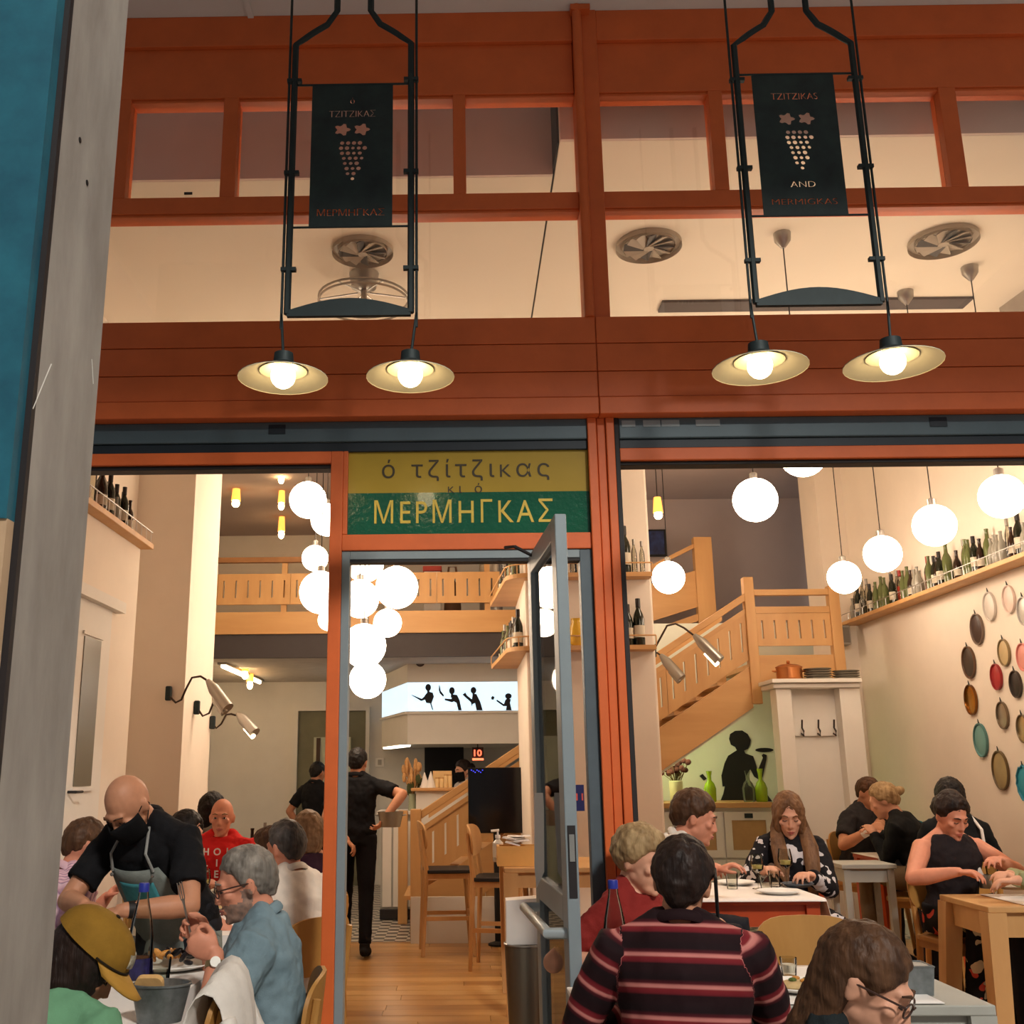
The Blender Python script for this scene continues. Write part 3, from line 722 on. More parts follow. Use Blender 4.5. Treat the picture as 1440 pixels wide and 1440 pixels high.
ob('handrail', box(-3.4, 1.3, MY-0.03, MY+0.04, zv(791, MY), zv(784, MY)), mat('brown_handrail', (150, 104, 62), 0.5), bal)
for x in (-3.3, -1.9, -0.7, 0.3, 1.2): ob('baluster_post', box(x-0.03, x+0.03, MY+0.035, MY+0.08, zb1+0.002, zv(784, MY)), oak_m, bal)
# things stored up there, seen over the rail
for u0, u1, v0, v1, l, c in ((596, 620, 797, 812, 'red-lidded white box behind the mezzanine rail', (176, 60, 46)), (624, 648, 798, 812, 'brown leather bag behind the mezzanine rail', (98, 66, 42)),
                             (674, 706, 793, 812, 'large grey cooking pot behind the mezzanine rail', (120, 122, 120))):
    a, b = at(u0, v1, 11.5), at(u1, v0, 11.5); cc = ((a.x+b.x)/2, 11.55); hh = b.z-zb1; W_ = b.x-a.x
    if 'pot' in l:
        t = thing('cooking_pot', l, 'pot', (cc[0], cc[1], zb1)); ob('body', lathe([(W_*0.45, 0), (W_*0.5, 0.03), (W_*0.5, hh), (W_*0.46, hh), (W_*0.45, hh*0.2)], 16, (cc[0], cc[1], zb1+0.001)), chrome_m, t, smooth=True)
        for s_ in (-1, 1): ob('handle', tube([(cc[0]+s_*W_*0.5, cc[1]-0.05, zb1+hh*0.8), (cc[0]+s_*W_*0.6, cc[1], zb1+hh*0.82), (cc[0]+s_*W_*0.5, cc[1]+0.05, zb1+hh*0.8)], 0.01, 6), chrome_m, t)
    elif 'box' in l:
        t = thing('storage_box', l, 'box', (cc[0], cc[1], zb1)); ob('body', box(cc[0]-W_/2, cc[0]+W_/2, cc[1]-0.1, cc[1]+0.1, zb1+0.001, zb1+hh-0.06), white_m, t, bevel=0.01)
        ob('lid', box(cc[0]-W_/2-0.01, cc[0]+W_/2+0.01, cc[1]-0.11, cc[1]+0.11, zb1+hh-0.06, zb1+hh), mat('red_lid', c, 0.5), t, bevel=0.008)
    else:
        t = thing('leather_bag', l, 'bag', (cc[0], cc[1], zb1)); m_ = mat('brown_leather', c, 0.6, bump=0.2)
        ob('body', tf(ell((0, 0, 0), (W_*0.5, 0.1, hh*0.42), 16, 10), Matrix.Translation((cc[0], cc[1], zb1+hh*0.421))), m_, t, smooth=True)
        ob('strap', tube([(cc[0]-W_*0.35, cc[1], zb1+hh*0.7), (cc[0]-W_*0.2, cc[1], zb1+hh*1.02), (cc[0]+W_*0.2, cc[1], zb1+hh*1.02), (cc[0]+W_*0.35, cc[1], zb1+hh*0.7)], 0.012, 6), m_, t)

# ---- staircase rising to the right behind the partition
TY = 9.85
A, B = at(583, 1146, TY), at(1047, 834, TY)
sl = (B.z-A.z)/(B.x-A.x); kz = px(900, 950, TY)*1.03
stc = thing('staircase', 'light wooden staircase with slotted side boards rising to the landing', 'stairs', (A.x, TY, 0))
ob('handrail', slantbar(A.x, B.x, A.z, 0.075, TY-0.02, TY+0.05, sl), oakx_m, stc, bevel=0.006)
ob('second_rail', slantbar(A.x, B.x, A.z-0.145, 0.05, TY-0.01, TY+0.04, sl), oakx_m, stc)
nseg = 4
for i in range(nseg):
    xa, xb = A.x+(B.x-A.x)*i/nseg, A.x+(B.x-A.x)*(i+1)/nseg-0.004
    ob('slotted_board', slot_panel(xa, xb, A.z-92*kz+sl*(xa-A.x), A.z-21*kz+sl*(xa-A.x), TY, 7, slope=sl, xa=xa), oak_m, stc)
ob('stringer', slantbar(A.x, B.x, A.z-101*kz, 56*kz, TY, TY+0.045, sl), oakx_m, stc)
ob('stringer', slantbar(A.x, B.x, A.z-101*kz, 50*kz, TY+0.92, TY+0.965, sl), oakx_m, stc)
ob('rear_handrail', slantbar(A.x+0.1, B.x, A.z+0.0, 0.07, TY+0.92, TY+0.98, sl), oakx_m, stc)
zst = A.z-101*kz; nst = 15; Lx = 0.0
for i in range(nst):
    xx = A.x-0.10+i*(B.x-A.x)/nst; zz = max(0.10, zst+sl*(xx-A.x)+0.02)
    ob('tread', box(xx, xx+(B.x-A.x)/nst+0.03, TY+0.046, TY+0.919, zz, zz+0.035), oakx_m, stc)
under = slantbar(A.x+0.9, B.x+0.02, A.z-157*kz+sl*0.9, 0.03, TY+0.046, TY+0.919, sl)
ob('underside', under, mat('stair_underside_paint', (224, 224, 206), 0.8), stc)
# boarded side below the stringer, left of the partition
zb_ = A.z-157*kz
x_ = A.x
while x_ < PXL-0.02:
    xe = min(x_+0.16, PXL-0.01)
    ob('side_board', prism([(x_, 0.001), (xe-0.004, 0.001), (xe-0.004, max(0.02, zb_+sl*(xe-A.x))), (x_, max(0.02, zb_+sl*(x_-A.x)))], 0.025, 'xz', TY+0.005), oak_m, stc); x_ = xe
for u0, u1, vt, vb, yo in ((577, 592, 1138, 1330, -0.06), (560, 573, 1140, 1312, 0.85)):
    a, b = at(u0, vt, TY+yo), at(u1, vt, TY+yo)
    ob('newel_post', box(a.x, b.x, TY+yo, TY+yo+0.10, 0.001, a.z), oak_m, stc, bevel=0.006)
ob('newel_post', box(B.x-0.01, B.x+0.085, TY-0.03, TY+0.07, at(1054, 990, TY).z, at(1054, 812, TY).z), oak_m, stc, bevel=0.006)
xE = at(1180, 850, TY).x
ob('newel_post', box(xE-0.10, xE, TY-0.03, TY+0.07, at(1172, 965, TY).z, at(1172, 824, TY).z), oak_m, stc, bevel=0.006)
zl = lambda v: at(1110, v, TY).z
ob('landing_handrail', box(B.x+0.085, xE-0.10, TY-0.02, TY+0.05, zl(837), zl(829)), oakx_m, stc)
ob('landing_rail', box(B.x+0.085, xE-0.10, TY-0.01, TY+0.04, zl(862), zl(853)), oakx_m, stc)
ob('landing_slotted_board', slot_panel(B.x+0.085, xE-0.10, zl(908), zl(862), TY, 6), oak_m, stc)
ob('landing_fascia', box(B.x+0.085, xE-0.10, TY, TY+0.04, zl(970), zl(921)), oakx_m, stc)
ob('landing_floor', box(B.x+0.085, xE, TY+0.041, 11.3, zl(935), zl(928)), oakx_m, stc)
# upper flight seen behind
uf = stc
a, b = at(985, 900, 11.6), at(1000, 755, 11.6)
ob('upper_newel_post', box(a.x, b.x, 11.6, 11.72, a.z, b.z), oak_m, uf)
for v0, v1, h in ((760, 800, 0.05), (800, 825, 0.42), (862, 890, 0.08)):
    q = at(985, v0, 11.65); r_ = at(905, v1, 11.65)
    s2 = (q.z-r_.z)/(q.x-r_.x); ob('upper_rail_board', slantbar(r_.x-0.3, q.x, r_.z-0.3*s2, h, 11.63, 11.67, s2), oakx_m, uf)
# led strip under the stairs
gl = mat('lime_led_strip', (230, 255, 170), emit=(240, 255, 190), estr=18, var=0)
ob('led_strip', slantbar(A.x+1.75, B.x+0.0, A.z-163*kz+sl*1.75, 0.02, TY+0.80, TY+0.84, sl), gl, label='lime green led strip glowing along the underside of the staircase', catg='light strip')
# ================================================================== shelves, bottles, trays
bm_dark = mat('dark_bottle_glass', (30, 34, 22), 0.12, var=0.2)
bm_brown = mat('brown_bottle_glass', (44, 26, 16), 0.12, var=0.2)
bm_green = mat('olive_bottle_glass', (96, 104, 62), 0.12, var=0.2)
bm_clear = thin_glass('clear_bottle_glass', (226, 224, 214), rough=0.05)
bm_grey = mat('grey_bottle_glass', (150, 146, 134), 0.12, var=0.15)
lab_m = mat('bottle_label', (206, 196, 176), 0.7)
BP = [(0.030, 0), (0.036, 0.006), (0.036, 0.17), (0.030, 0.20), (0.0145, 0.235), (0.013, 0.285), (0.015, 0.288), (0.015, 0.30)]
BS = [(0.028, 0), (0.032, 0.006), (0.032, 0.12), (0.026, 0.15), (0.012, 0.18), (0.011, 0.225), (0.0135, 0.23), (0.0135, 0.24)]
BT = [(0.024, 0), (0.026, 0.006), (0.026, 0.19), (0.022, 0.22), (0.011, 0.26), (0.011, 0.325), (0.0125, 0.33)]
def bottle(m, prof, name, label, group, lab=True, cap=None):
    t = thing(name, label, 'bottle', (0, 0, 0), group=group)
    ob('glass', lathe(prof, 10), m, t, local=True, smooth=True)
    if lab:
        r = prof[1][0]+0.0006; h = prof[2][1]
        ob('paper_label', lathe([(r, h*0.3), (r, h*0.75)], 10, cap=False), lab_m, t, local=True, smooth=True)
    if cap:
        z = prof[-1][1]; r = prof[-1][0]+0.001
        ob('foil', lathe([(r, z-0.055), (r, z+0.002), (0.003, z+0.003)], 10, cap=False), cap, t, local=True, smooth=True)
    return t
used_proto = {}
KINDS = {
 'dark': (bm_dark, BP, 'wine_bottle', 'dark green wine bottle', True, mat('foil_black', (30, 24, 24), 0.4)),
 'brown': (bm_brown, BS, 'small_bottle', 'small brown glass bottle', True, None),
 'olive': (bm_green, BP, 'wine_bottle', 'olive green wine bottle', False, None),
 'clear': (bm_clear, BT, 'spirit_bottle', 'tall clear glass bottle', False, mat('foil_silver', (150, 146, 138), 0.3, metal=0.6)),
 'grey': (bm_grey, BS, 'small_bottle', 'small grey frosted bottle', False, None),
 'red': (bm_clear, BP, 'wine_bottle', 'clear wine bottle holding red liquid', False, mat('foil_red', (150, 40, 36), 0.4)),
}
def put_bottle(kind, loc, where, group, sc=1.0):
    key = (kind, where)
    m, prof, name, lab, hl, cap = KINDS[kind]
    if key not in used_proto:
        t = bottle(m, prof, name, lab+' '+where, group, hl, cap); used_proto[key] = t
        if kind == 'red': ob('wine', lathe([(0.029, 0.008), (0.0335, 0.012), (0.0335, 0.15)], 10), mat('red_liquid', (176, 52, 34), 0.2), t, local=True, smooth=True)
        t.location = loc; t.scale = (sc, sc, sc); return t
    return dup(used_proto[key], loc, label=lab+' '+where, sc=sc)
rb = random.Random(11)
SZ = 2.865
sh = thing('bottle_shelf', 'long wooden bottle shelf with wire rail on the right wall', 'shelf', (3.9, 8.4, SZ))
ob('board', box(3.83, 4.0, 5.9, 10.40, SZ-0.035, SZ), oak_m, sh, bevel=0.004)
ob('wire_rail', tube([(3.84, 5.9, SZ+0.07), (3.84, 10.38, SZ+0.07)], 0.004, 6), chrome_m, sh)
y = 5.95
while y < 10.4: ob('rail_pin', tube([(3.84, y, SZ), (3.84, y, SZ+0.07)], 0.003, 5), chrome_m, sh); y += 0.185
y = 6.45; prev = ''
while y < 10.32:
    k = rb.choices(['dark', 'olive', 'clear', 'grey', 'brown', 'red'], [5, 6, 6, 5, 3, 1])[0]
    if rb.random() > 0.06: put_bottle(k, (3.915+rb.uniform(-0.02, 0.03), y, SZ+0.001), 'on the long right wall shelf', 'bottles on the right wall shelf', rb.uniform(0.9, 1.06))
    y += rb.uniform(0.062, 0.078)
# left shelf
ls = thing('bottle_shelf', 'short wooden bottle shelf along the cream left wall', 'shelf', (-2.3, 6.3, 3.0))
ob('board', box(-2.5, -2.19, 5.2, 7.22, 3.001, 3.04), oak_m, ls, bevel=0.004)
ob('wire_rail', tube([(-2.2, 5.2, 3.12), (-2.2, 7.2, 3.12)], 0.005, 6), chrome_m, ls)
for i in range(18): ob('rail_pin', tube([(-2.2, 5.25+i*0.113, 3.04), (-2.2, 5.25+i*0.113, 3.12)], 0.004, 5), white_m, ls)
for i, (u, k, s_) in enumerate(((131, 'clear', 1.2), (139, 'brown', 1.25), (145, 'dark', 1.12), (151, 'dark', 1.0), (156, 'brown', 1.1), (162, 'grey', 0.75), (167, 'dark', 0.95), (172, 'dark', 0.95), (177, 'dark', 0.9), (181, 'brown', 0.95))):
    p_ = atx(u, 740, -2.26); put_bottle(k, (-2.29+0.03*(i % 2), p_.y, 3.041), 'on the short left wall shelf', 'bottles on the left wall shelf', s_)
# curved shelves round the partition
def curved(z, label):
    t = thing('curved_shelf', label, 'shelf', (PXL, PY0, z)); w_ = 0.16
    out = [(PXR-0.02, PY0), (PXR-0.02, PY0-w_), (PXL+0.05, PY0-w_)]
    for k in range(1, 9):
        a = math.radians(270-90*k/8); out.append((PXL+0.05+(w_+0.05)*math.cos(a), PY0+0.05+(w_+0.05)*math.sin(a)))
    out += [(PXL-w_-0.08, PY1-0.05), (PXL, PY1-0.05), (PXL, PY0)]
    ob('board', prism(out, 0.035, 'xy', z-0.035), oakx_m, t)
    ob('rail', tube([(a*1.0, b, z+0.075) for a, b in out[1:-2]], 0.006, 6), oakx_m, t)
    for i in range(1, len(out)-2, 2): ob('rail_pin', tube([(out[i][0], out[i][1], z), (out[i][0], out[i][1], z+0.075)], 0.005, 5), oakx_m, t)
    return t
ZU, ZW = at(895, 806, PY0-0.1).z, at(895, 908, PY0-0.1).z
curved(ZU, 'upper curved wooden shelf wrapping the white partition'); curved(ZW, 'lower curved wooden shelf wrapping the white partition')
for z, wh in ((ZU, 'on the upper curved partition shelf'), (ZW, 'on the lower curved partition shelf')):
    y = PY0+0.12
    while y < PY1-0.1:
        put_bottle(rb.choice(['dark', 'olive', 'dark', 'clear', 'brown']), (PXL-0.045-0.11*(y-PY0)/(PY1-PY0), y, z+0.001), wh, 'bottles '+wh, rb.uniform(0.85, 1.1)); y += rb.uniform(0.085, 0.12)
for u, k, s_ in ((880, 'dark', 1.3), (893, 'clear', 0.85), (904, 'clear', 0.8), (806, 'clear', 0.9), (814, 'clear', 0.9)):
    p_ = at(u, 806, PY0-0.08); put_bottle(k, (p_.x, PY0-0.08, ZU+0.001), 'on the upper curved partition shelf', 'bottles on the upper curved partition shelf', s_)
for u, k, s_ in ((874, 'dark', 1.15), (885, 'dark', 1.1), (900, 'dark', 1.25)):
    p_ = at(u, 908, PY0-0.08); put_bottle(k, (p_.x, PY0-0.08, ZW+0.001), 'on the lower curved partition shelf', 'bottles on the lower curved partition shelf', s_)
p_ = at(812, 905, PY0-0.08)
yl = thing('yellow_jug', 'yellow glass jug on the lower curved shelf behind the door', 'jug', (p_.x, PY0-0.08, ZW+0.001))
ob('body', lathe([(0.04, 0), (0.06, 0.03), (0.064, 0.12), (0.04, 0.19), (0.045, 0.22)], 14), mat('yellow_glass', (226, 178, 20), 0.15), yl, local=True, smooth=True)
ob('handle', tube([(0.058, 0, 0.06), (0.10, 0, 0.10), (0.09, 0, 0.17), (0.04, 0, 0.18)], 0.008, 6), MATS['yellow_glass'], yl, local=True)

# trays on the right wall
def tray(x, y, w, h, label, c, rim, metal=0.0, scal=0, rough=0.4):
    u, v = 1180+x/3.427, 720+y/3.427
    p = atx(u, v, 3.985); rz = h/3.427/2*(atx(u, v-1, 3.985)-atx(u, v, 3.985)).length
    ry = rz*(0.80 if w/h < 0.60 else 0.95)
    t = thing('wall_tray', label, 'tray', p, group='trays hung on the right wall')
    def ring(k, n=28): return [(0, ry*k*math.cos(2*PI*i/n)*(1+scal*math.cos(12*2*PI*i/n)), rz*k*math.sin(2*PI*i/n)*(1+scal*math.cos(12*2*PI*i/n))) for i in range(n)]
    def lay(xs_k): return ringloft([[(xx, a, b) for _, a, b in ring(k)] for xx, k in xs_k], True)
    ob('dish', lay([(0.012, 0.9), (0.005, 0.9), (0.003, 0.86)]), mat('tray_'+label.split()[0]+'_face', c, rough, metal=metal, var=0.1), t, local=True, smooth=True)
    V, Fc = ringloft([[(xx, a, b) for _, a, b in ring(k)] for xx, k in ((0.013, 0.88), (0.013, 1.0), (-0.006, 1.0), (-0.006, 0.93), (0.004, 0.88))], False)
    n = 28; Fc += [(4*n+j, 4*n+(j+1) % n, (j+1) % n, j) for j in range(n)]
    ob('rim', (V, Fc), mat('tray_rim_'+'_'.join(map(str, rim)), rim, rough, metal=metal), t, local=True, smooth=True)
    ob('hanger', tube([(0.005, -0.008, rz*0.98), (0.0, 0, rz+0.03), (0.005, 0.008, rz*0.98)], 0.003, 5), iron_m, t, local=True)
for a in ((722, 455, 75, 140, 'white round enamel tray next to the pinkish white tray', (214, 206, 196), (196, 188, 178)), (815, 420, 70, 135, 'blush white tray topmost below the bottle shelf', (222, 200, 188), (206, 186, 174)),
          (888, 478, 74, 140, 'silver-white tray next to the blush white tray', (196, 192, 184), (170, 166, 160), 0.3), (662, 565, 75, 150, 'umber tray with silver rim left of beige tray', (58, 42, 38), (110, 92, 80)),
          (792, 678, 72, 130, 'beige tray with olive rim above the red tray', (196, 172, 128), (130, 112, 76)), (884, 700, 76, 135, 'pink tray next to the beige tray', (222, 150, 138), (206, 130, 120)),
          (622, 725, 80, 155, 'charcoal oval tray with brown rim directly over the gold tray', (64, 54, 46), (92, 66, 46)), (755, 795, 68, 125, 'red oval tray between two blackish trays', (166, 44, 46), (146, 34, 38)),
          (848, 830, 72, 130, 'black oval tray right beside the red tray', (44, 38, 34), (60, 50, 44)), (632, 905, 70, 145, 'gold polished oval tray with ornate rim', (196, 140, 50), (120, 78, 34), 0.9, 0, 0.25),
          (785, 980, 65, 130, 'pewter oval tray with broad ridged rim', (176, 166, 146), (120, 108, 90), 0.8, 0, 0.3), (884, 1045, 72, 135, 'gilt silver tray right of the pewter one', (196, 176, 130), (130, 118, 96), 0.8, 0, 0.3),
          (680, 1100, 78, 160, 'teal oval tray below the gold tray', (110, 160, 156), (76, 124, 122)), (775, 1245, 95, 185, 'khaki large oval tray lowest beside the teal one', (160, 142, 98), (96, 78, 46)),
          (892, 1310, 90, 170, 'turquoise scalloped plate right of the khaki tray', (44, 150, 172), (34, 130, 156), 0.0, 0.05)):
    tray(*a)
# speaker, alarm, picture, round clock
def simple_box_thing(name, label, catg, c, size, m, extra=None):
    t = thing(name, label, catg, c)
    ob('case', obox((0, 0, 0), size), m, t, local=True, bevel=0.008)
    return t
p_ = at(1214, 894, 10.36)
t = simple_box_thing('wall_speaker', 'grey box loudspeaker at the far end of the bottle shelf', 'speaker', (3.80, 10.36, p_.z), (0.15, 0.16, 0.19), mat('speaker_grey', (160, 154, 144), 0.6))
ob('grille', obox((-0.0, -0.083, 0), (0.12, 0.01, 0.15)), mat('speaker_cloth', (120, 114, 106), 0.9, bump=0.3, bscale=200), t, local=True)
p_ = at(1196, 698, 10.44)
t = simple_box_thing('fire_alarm', 'red fire alarm box high on the white pier', 'alarm', (p_.x, 10.42, p_.z), (0.12, 0.05, 0.17), mat('alarm_red', (150, 26, 34), 0.4))
ob('lens', obox((0, -0.03, 0.03), (0.07, 0.012, 0.05)), mat('alarm_lens', (190, 60, 60), 0.3), t, local=True)
p_ = at(920, 763, 12.44)
t = thing('picture', 'blue framed picture on the mauve wall behind the bottle partition', 'picture', (p_.x, 12.47, p_.z))
ob('frame', obox((0, 0, 0), (0.30, 0.03, 0.34)), black_m, t, local=True, bevel=0.004)
ob('canvas', obox((0, -0.018, 0), (0.25, 0.006, 0.29)), mat('blue_print', (40, 62, 120), 0.5, var=0, col2=(20, 28, 60), scale=12), t, local=True)
p_ = at(591, 931, SY)
t = thing('wall_clock', 'small round dark wall clock above the light box', 'clock', (p_.x, SY-0.001, p_.z))
ob('case', rot(lathe([(0.055, 0), (0.055, 0.03), (0.045, 0.034)], 20), 'X', 90), mat('clock_brown', (60, 46, 42), 0.5), t, local=True, smooth=True)
ob('dial', rot(lathe([(0.042, 0.035), (0.042, 0.037)], 20), 'X', 90), mat('clock_dial', (96, 84, 78), 0.5), t, local=True)
for a in (20, 130): ob('hand', rot(obox((0, -0.039, 0.013), (0.004, 0.002, 0.028)), 'Y', a), white_m, t, local=True)

# silhouettes on the light box (flat cut-outs fixed to it)
def sil(zx, zy):
    p = at(520+zx/5.54, 900+zy/5.54, SY+0.015); return (p.x, p.z)
figs = [([(455, 370, 22, 28)], [(430, 430), (455, 402), (490, 410), (500, 440), (480, 495), (440, 490), (430, 465), (400, 475), (330, 432), (322, 425), (405, 458), (425, 440)], [(470, 495), (480, 495), (495, 545), (487, 545)]),
        ([(640, 395, 22, 28)], [(635, 460), (650, 425), (680, 428), (700, 470), (716, 548), (690, 548), (676, 490), (655, 478), (640, 485), (583, 468), (586, 456)], [(540, 350), (544, 350), (552, 395), (578, 430), (572, 442), (545, 415), (538, 390)]),
        ([(808, 392, 22, 26)], [(795, 462), (803, 420), (830, 420), (860, 480), (880, 548), (832, 548), (820, 490), (800, 500), (796, 520), (788, 485), (738, 440), (722, 425), (745, 410), (755, 430)], None),
        ([(1080, 437, 26, 22)], [(1055, 470), (1068, 455), (1100, 462), (1092, 490), (1106, 548), (1060, 548), (1066, 515), (1040, 515), (985, 475), (992, 465), (1045, 500)], [(945, 450), (955, 435), (972, 445), (965, 465), (950, 465)])]
sm = mat('silhouette_black', (20, 18, 30), 0.7)
for hs, body, ex in figs:
    parts_ = []
    for (cx_, cy_, rx_, ry_) in hs: parts_.append(prism([sil(cx_+rx_*math.cos(2*PI*k/14), cy_+ry_*math.sin(2*PI*k/14)) for k in range(14)], 0.006, 'xz', SY+0.012))
    parts_.append(prism([sil(*q) for q in body], 0.006, 'xz', SY+0.0125))
    nk = [(hs[0][0]-8, hs[0][1]+hs[0][3]-8), (hs[0][0]+8, hs[0][1]+hs[0][3]-8), (hs[0][0]+14, hs[0][1]+hs[0][3]+26), (hs[0][0]-8, hs[0][1]+hs[0][3]+26)]
    parts_.append(prism([sil(*q) for q in nk], 0.006, 'xz', SY+0.0122))
    if ex: parts_.append(prism([sil(*q) for q in ex], 0.006, 'xz', SY+0.0128))
    for i, s_ in enumerate(parts_): ob(['silhouette_head', 'silhouette_body', 'silhouette_neck', 'silhouette_detail'][i], s_, sm, lb)

# niche: silhouette of a woman, ledge, sideboard, mantle
NY = 11.345
def nz(zx, zy):
    p = at(860+zx/3.6, 760+zy/3.6, NY); return (p.x, p.z)
wom = [(595, 1005), (600, 980), (625, 964), (660, 962), (688, 980), (704, 1010), (700, 1035), (690, 1055), (670, 1064), (676, 1078), (716, 1092), (732, 1140), (738, 1168), (742, 1160), (766, 1100), (760, 1088), (768, 1080), (784, 1086), (782, 1112), (764, 1198), (748, 1213), (722, 1196), (702, 1158), (688, 1178), (676, 1200), (692, 1240), (740, 1268), (790, 1290), (812, 1320),
       (550, 1322), (566, 1282), (574, 1244), (562, 1246), (556, 1190), (572, 1128), (590, 1090), (615, 1074), (634, 1062), (626, 1046), (604, 1034)]
ws = thing('wall_silhouette', 'black cut-out of a woman carrying a tray in the lit niche', 'wall decal', (nz(650, 1200)[0], NY-0.005, nz(650, 1320)[1]))
ob('figure', prism([nz(*q) for q in wom], 0.012, 'xz', NY-0.010), black_m, ws)
ob('tray', prism([nz(773+46*math.cos(2*PI*k/16), 1061+11*math.sin(2*PI*k/16)) for k in range(16)], 0.012, 'xz', NY-0.011), black_m, ws)
ob('cup', prism([nz(*q) for q in ((445, 1192), (460, 1182), (482, 1206), (467, 1216))], 0.012, 'xz', NY-0.011), black_m, ws)
LZ = at(1000, 1128, 10.75).z; lx0, lx1 = PXR+0.02, at(1088, 1130, 10.6).x
sb = thing('sideboard', 'white sideboard with glazed doors and wooden top under the niche', 'cabinet', ((lx0+lx1)/2, 10.95, 0))
ob('top', box(lx0, lx1, 10.58, 11.34, LZ-0.05, LZ), oakx_m, sb, bevel=0.004)
ob('body', box(lx0, lx1, 10.66, 11.34, 0.01, LZ-0.05), wallw_m, sb)
nd = 3; wd_ = (lx1-lx0)/nd
for i in range(nd):
    a, b = lx0+i*wd_+0.01, lx0+(i+1)*wd_-0.01; zt_, zb_2 = LZ-0.09, LZ-0.52
    d_ = ob('door', cat(box(a, b, 10.63, 10.66, zt_-0.08, zt_), box(a, b, 10.63, 10.66, zb_2, zb_2+0.07), box(a, a+0.07, 10.63, 10.66, zb_2+0.07, zt_-0.08), box(b-0.07, b, 10.63, 10.66, zb_2+0.07, zt_-0.08)), wallw_m, sb)
    ob('door_panel', box(a+0.07, b-0.07, 10.645, 10.66, zb_2+0.07, zt_-0.08), mat('cane_panel', (188, 152, 104), 0.7), d_)
    ob('label_holder', box((a+b)/2-0.04, (a+b)/2+0.04, 10.618, 10.63, zt_-0.06, zt_-0.015), iron_m, d_)
    ob('lower_door', box(a, b, 10.63, 10.66, 0.06, zb_2-0.02), wallw_m, sb)
# vase with dried flowers, bottles on the ledge
def atl(u, Y=10.8): return at(u, 1128, Y).x
vs = thing('flower_vase', 'pale vase of dried burgundy flowers on the niche ledge', 'vase', (atl(952), 10.8, LZ+0.001))
ob('vase', lathe([(0.06, 0), (0.065, 0.01), (0.07, 0.20), (0.06, 0.21), (0.055, 0.05)], 14), mat('pale_vase', (196, 182, 150), 0.5), vs, local=True, smooth=True)
fr_ = random.Random(4); fm = mat('dried_burgundy', (92, 44, 40), 0.9, var=0.4, scale=20); sm2 = mat('dried_stem', (110, 90, 50), 0.9)
for i in range(26):
    a = fr_.uniform(0, 2*PI); r_ = fr_.uniform(0.02, 0.17); h_ = fr_.uniform(0.27, 0.42)
    q = ob('stem', tube([(0, 0, 0.1), (r_*0.4*math.cos(a), r_*0.4*math.sin(a), 0.22), (r_*math.cos(a), r_*math.sin(a)*0.7, h_)], 0.003, 4), sm2, vs, local=True)
    ob('flower_head', ell((r_*math.cos(a), r_*math.sin(a)*0.7, h_), (0.03, 0.03, 0.028), 7, 5), fm, q, local=True)
lime_m = mat('lime_green_glass', (150, 180, 30), 0.1, emit=None)
pale_m = thin_glass('frosted_pale_glass', (214, 222, 206), rough=0.3)
for u, m_, h_, l in ((998, lime_m, 0.30, 'lime green carafe between the vase and the woman silhouette'), (1052, pale_m, 0.30, 'frosted clear carafe before the woman silhouette'), (1089, lime_m, 0.32, 'lime green carafe at the corner of the niche beside the mantel')):
    t = thing('carafe', l, 'bottle', (min(atl(u), lx1-0.07), 10.75, LZ+0.001), group='carafes on the niche ledge')
    ob('glass', lathe([(0.05, 0), (0.058, 0.01), (0.062, 0.13), (0.045, 0.18), (0.02, 0.21), (0.02, 0.25), (0.03, h_)], 14), m_, t, local=True, smooth=True)
# mantel with coat hooks
mx0, mx1, my0, my1 = at(1090, 960, 9.4).x, at(1208, 960, 9.4).x, 9.40, 9.76
mt = thing('mantel_rack', 'white mantelpiece surround with three coat hooks', 'coat rack', ((mx0+mx1)/2, my0, 0))
zt_ = at(1150, 954, 9.32).z
ob('top_shelf', box(mx0-0.05, mx1, my0-0.08, my1, zt_-0.035, zt_), wallw_m, mt, bevel=0.005)
ob('moulding', box(mx0-0.03, mx1, my0-0.04, my1, zt_-0.08, zt_-0.036), wallw_m, mt, bevel=0.01)
xa_, xb_ = at(1115, 1000, my0).x, at(1183, 1000, my0).x
ob('upright', box(mx0, xa_, my0, my0+0.14, 0.001, zt_-0.081), wallw_m, mt, bevel=0.004)
ob('upright', box(xb_, mx1, my0, my0+0.14, 0.001, zt_-0.081), wallw_m, mt, bevel=0.004)
ob('back_panel', box(mx0, mx1, my0+0.14, my0+0.18, 0.001, zt_-0.081), wallw_m, mt)
my1 = my0+0.20; zh = at(1150, 1030, my1-0.08).z
rl = ob('hook_rail', box(xa_+0.02, xb_-0.02, my1-0.085, my1-0.06, zh-0.03, zh+0.03), wallw_m, mt)
for u in (1127, 1150, 1172):
    xh = at(u, 1020, my1-0.1).x
    ob('coat_hook', tube([(xh, my1-0.085, zh-0.01), (xh, my1-0.14, zh-0.03), (xh, my1-0.15, zh+0.01), (xh, my1-0.11, zh+0.04), (xh, my1-0.13, zh+0.11)], 0.008, 6), mat('dark_steel', (70, 62, 58), 0.4, metal=0.7), rl)
cp = thing('copper_pot', 'copper lidded pot standing on the white mantel', 'pot', (at(1110, 950, 9.52).x, 9.52, zt_+0.001))
copper_m = mat('copper', (196, 128, 78), 0.3, metal=0.9)
ob('body', lathe([(0.10, 0), (0.115, 0.015), (0.115, 0.11), (0.12, 0.115), (0.12, 0.12)], 18), copper_m, cp, local=True, smooth=True)
ob('lid', lathe([(0.118, 0.121), (0.08, 0.14), (0.015, 0.15)], 18), copper_m, cp, local=True, smooth=True)
ob('knob', ell((0, 0, 0.165), (0.018, 0.018, 0.016), 8, 6), copper_m, cp, local=True)
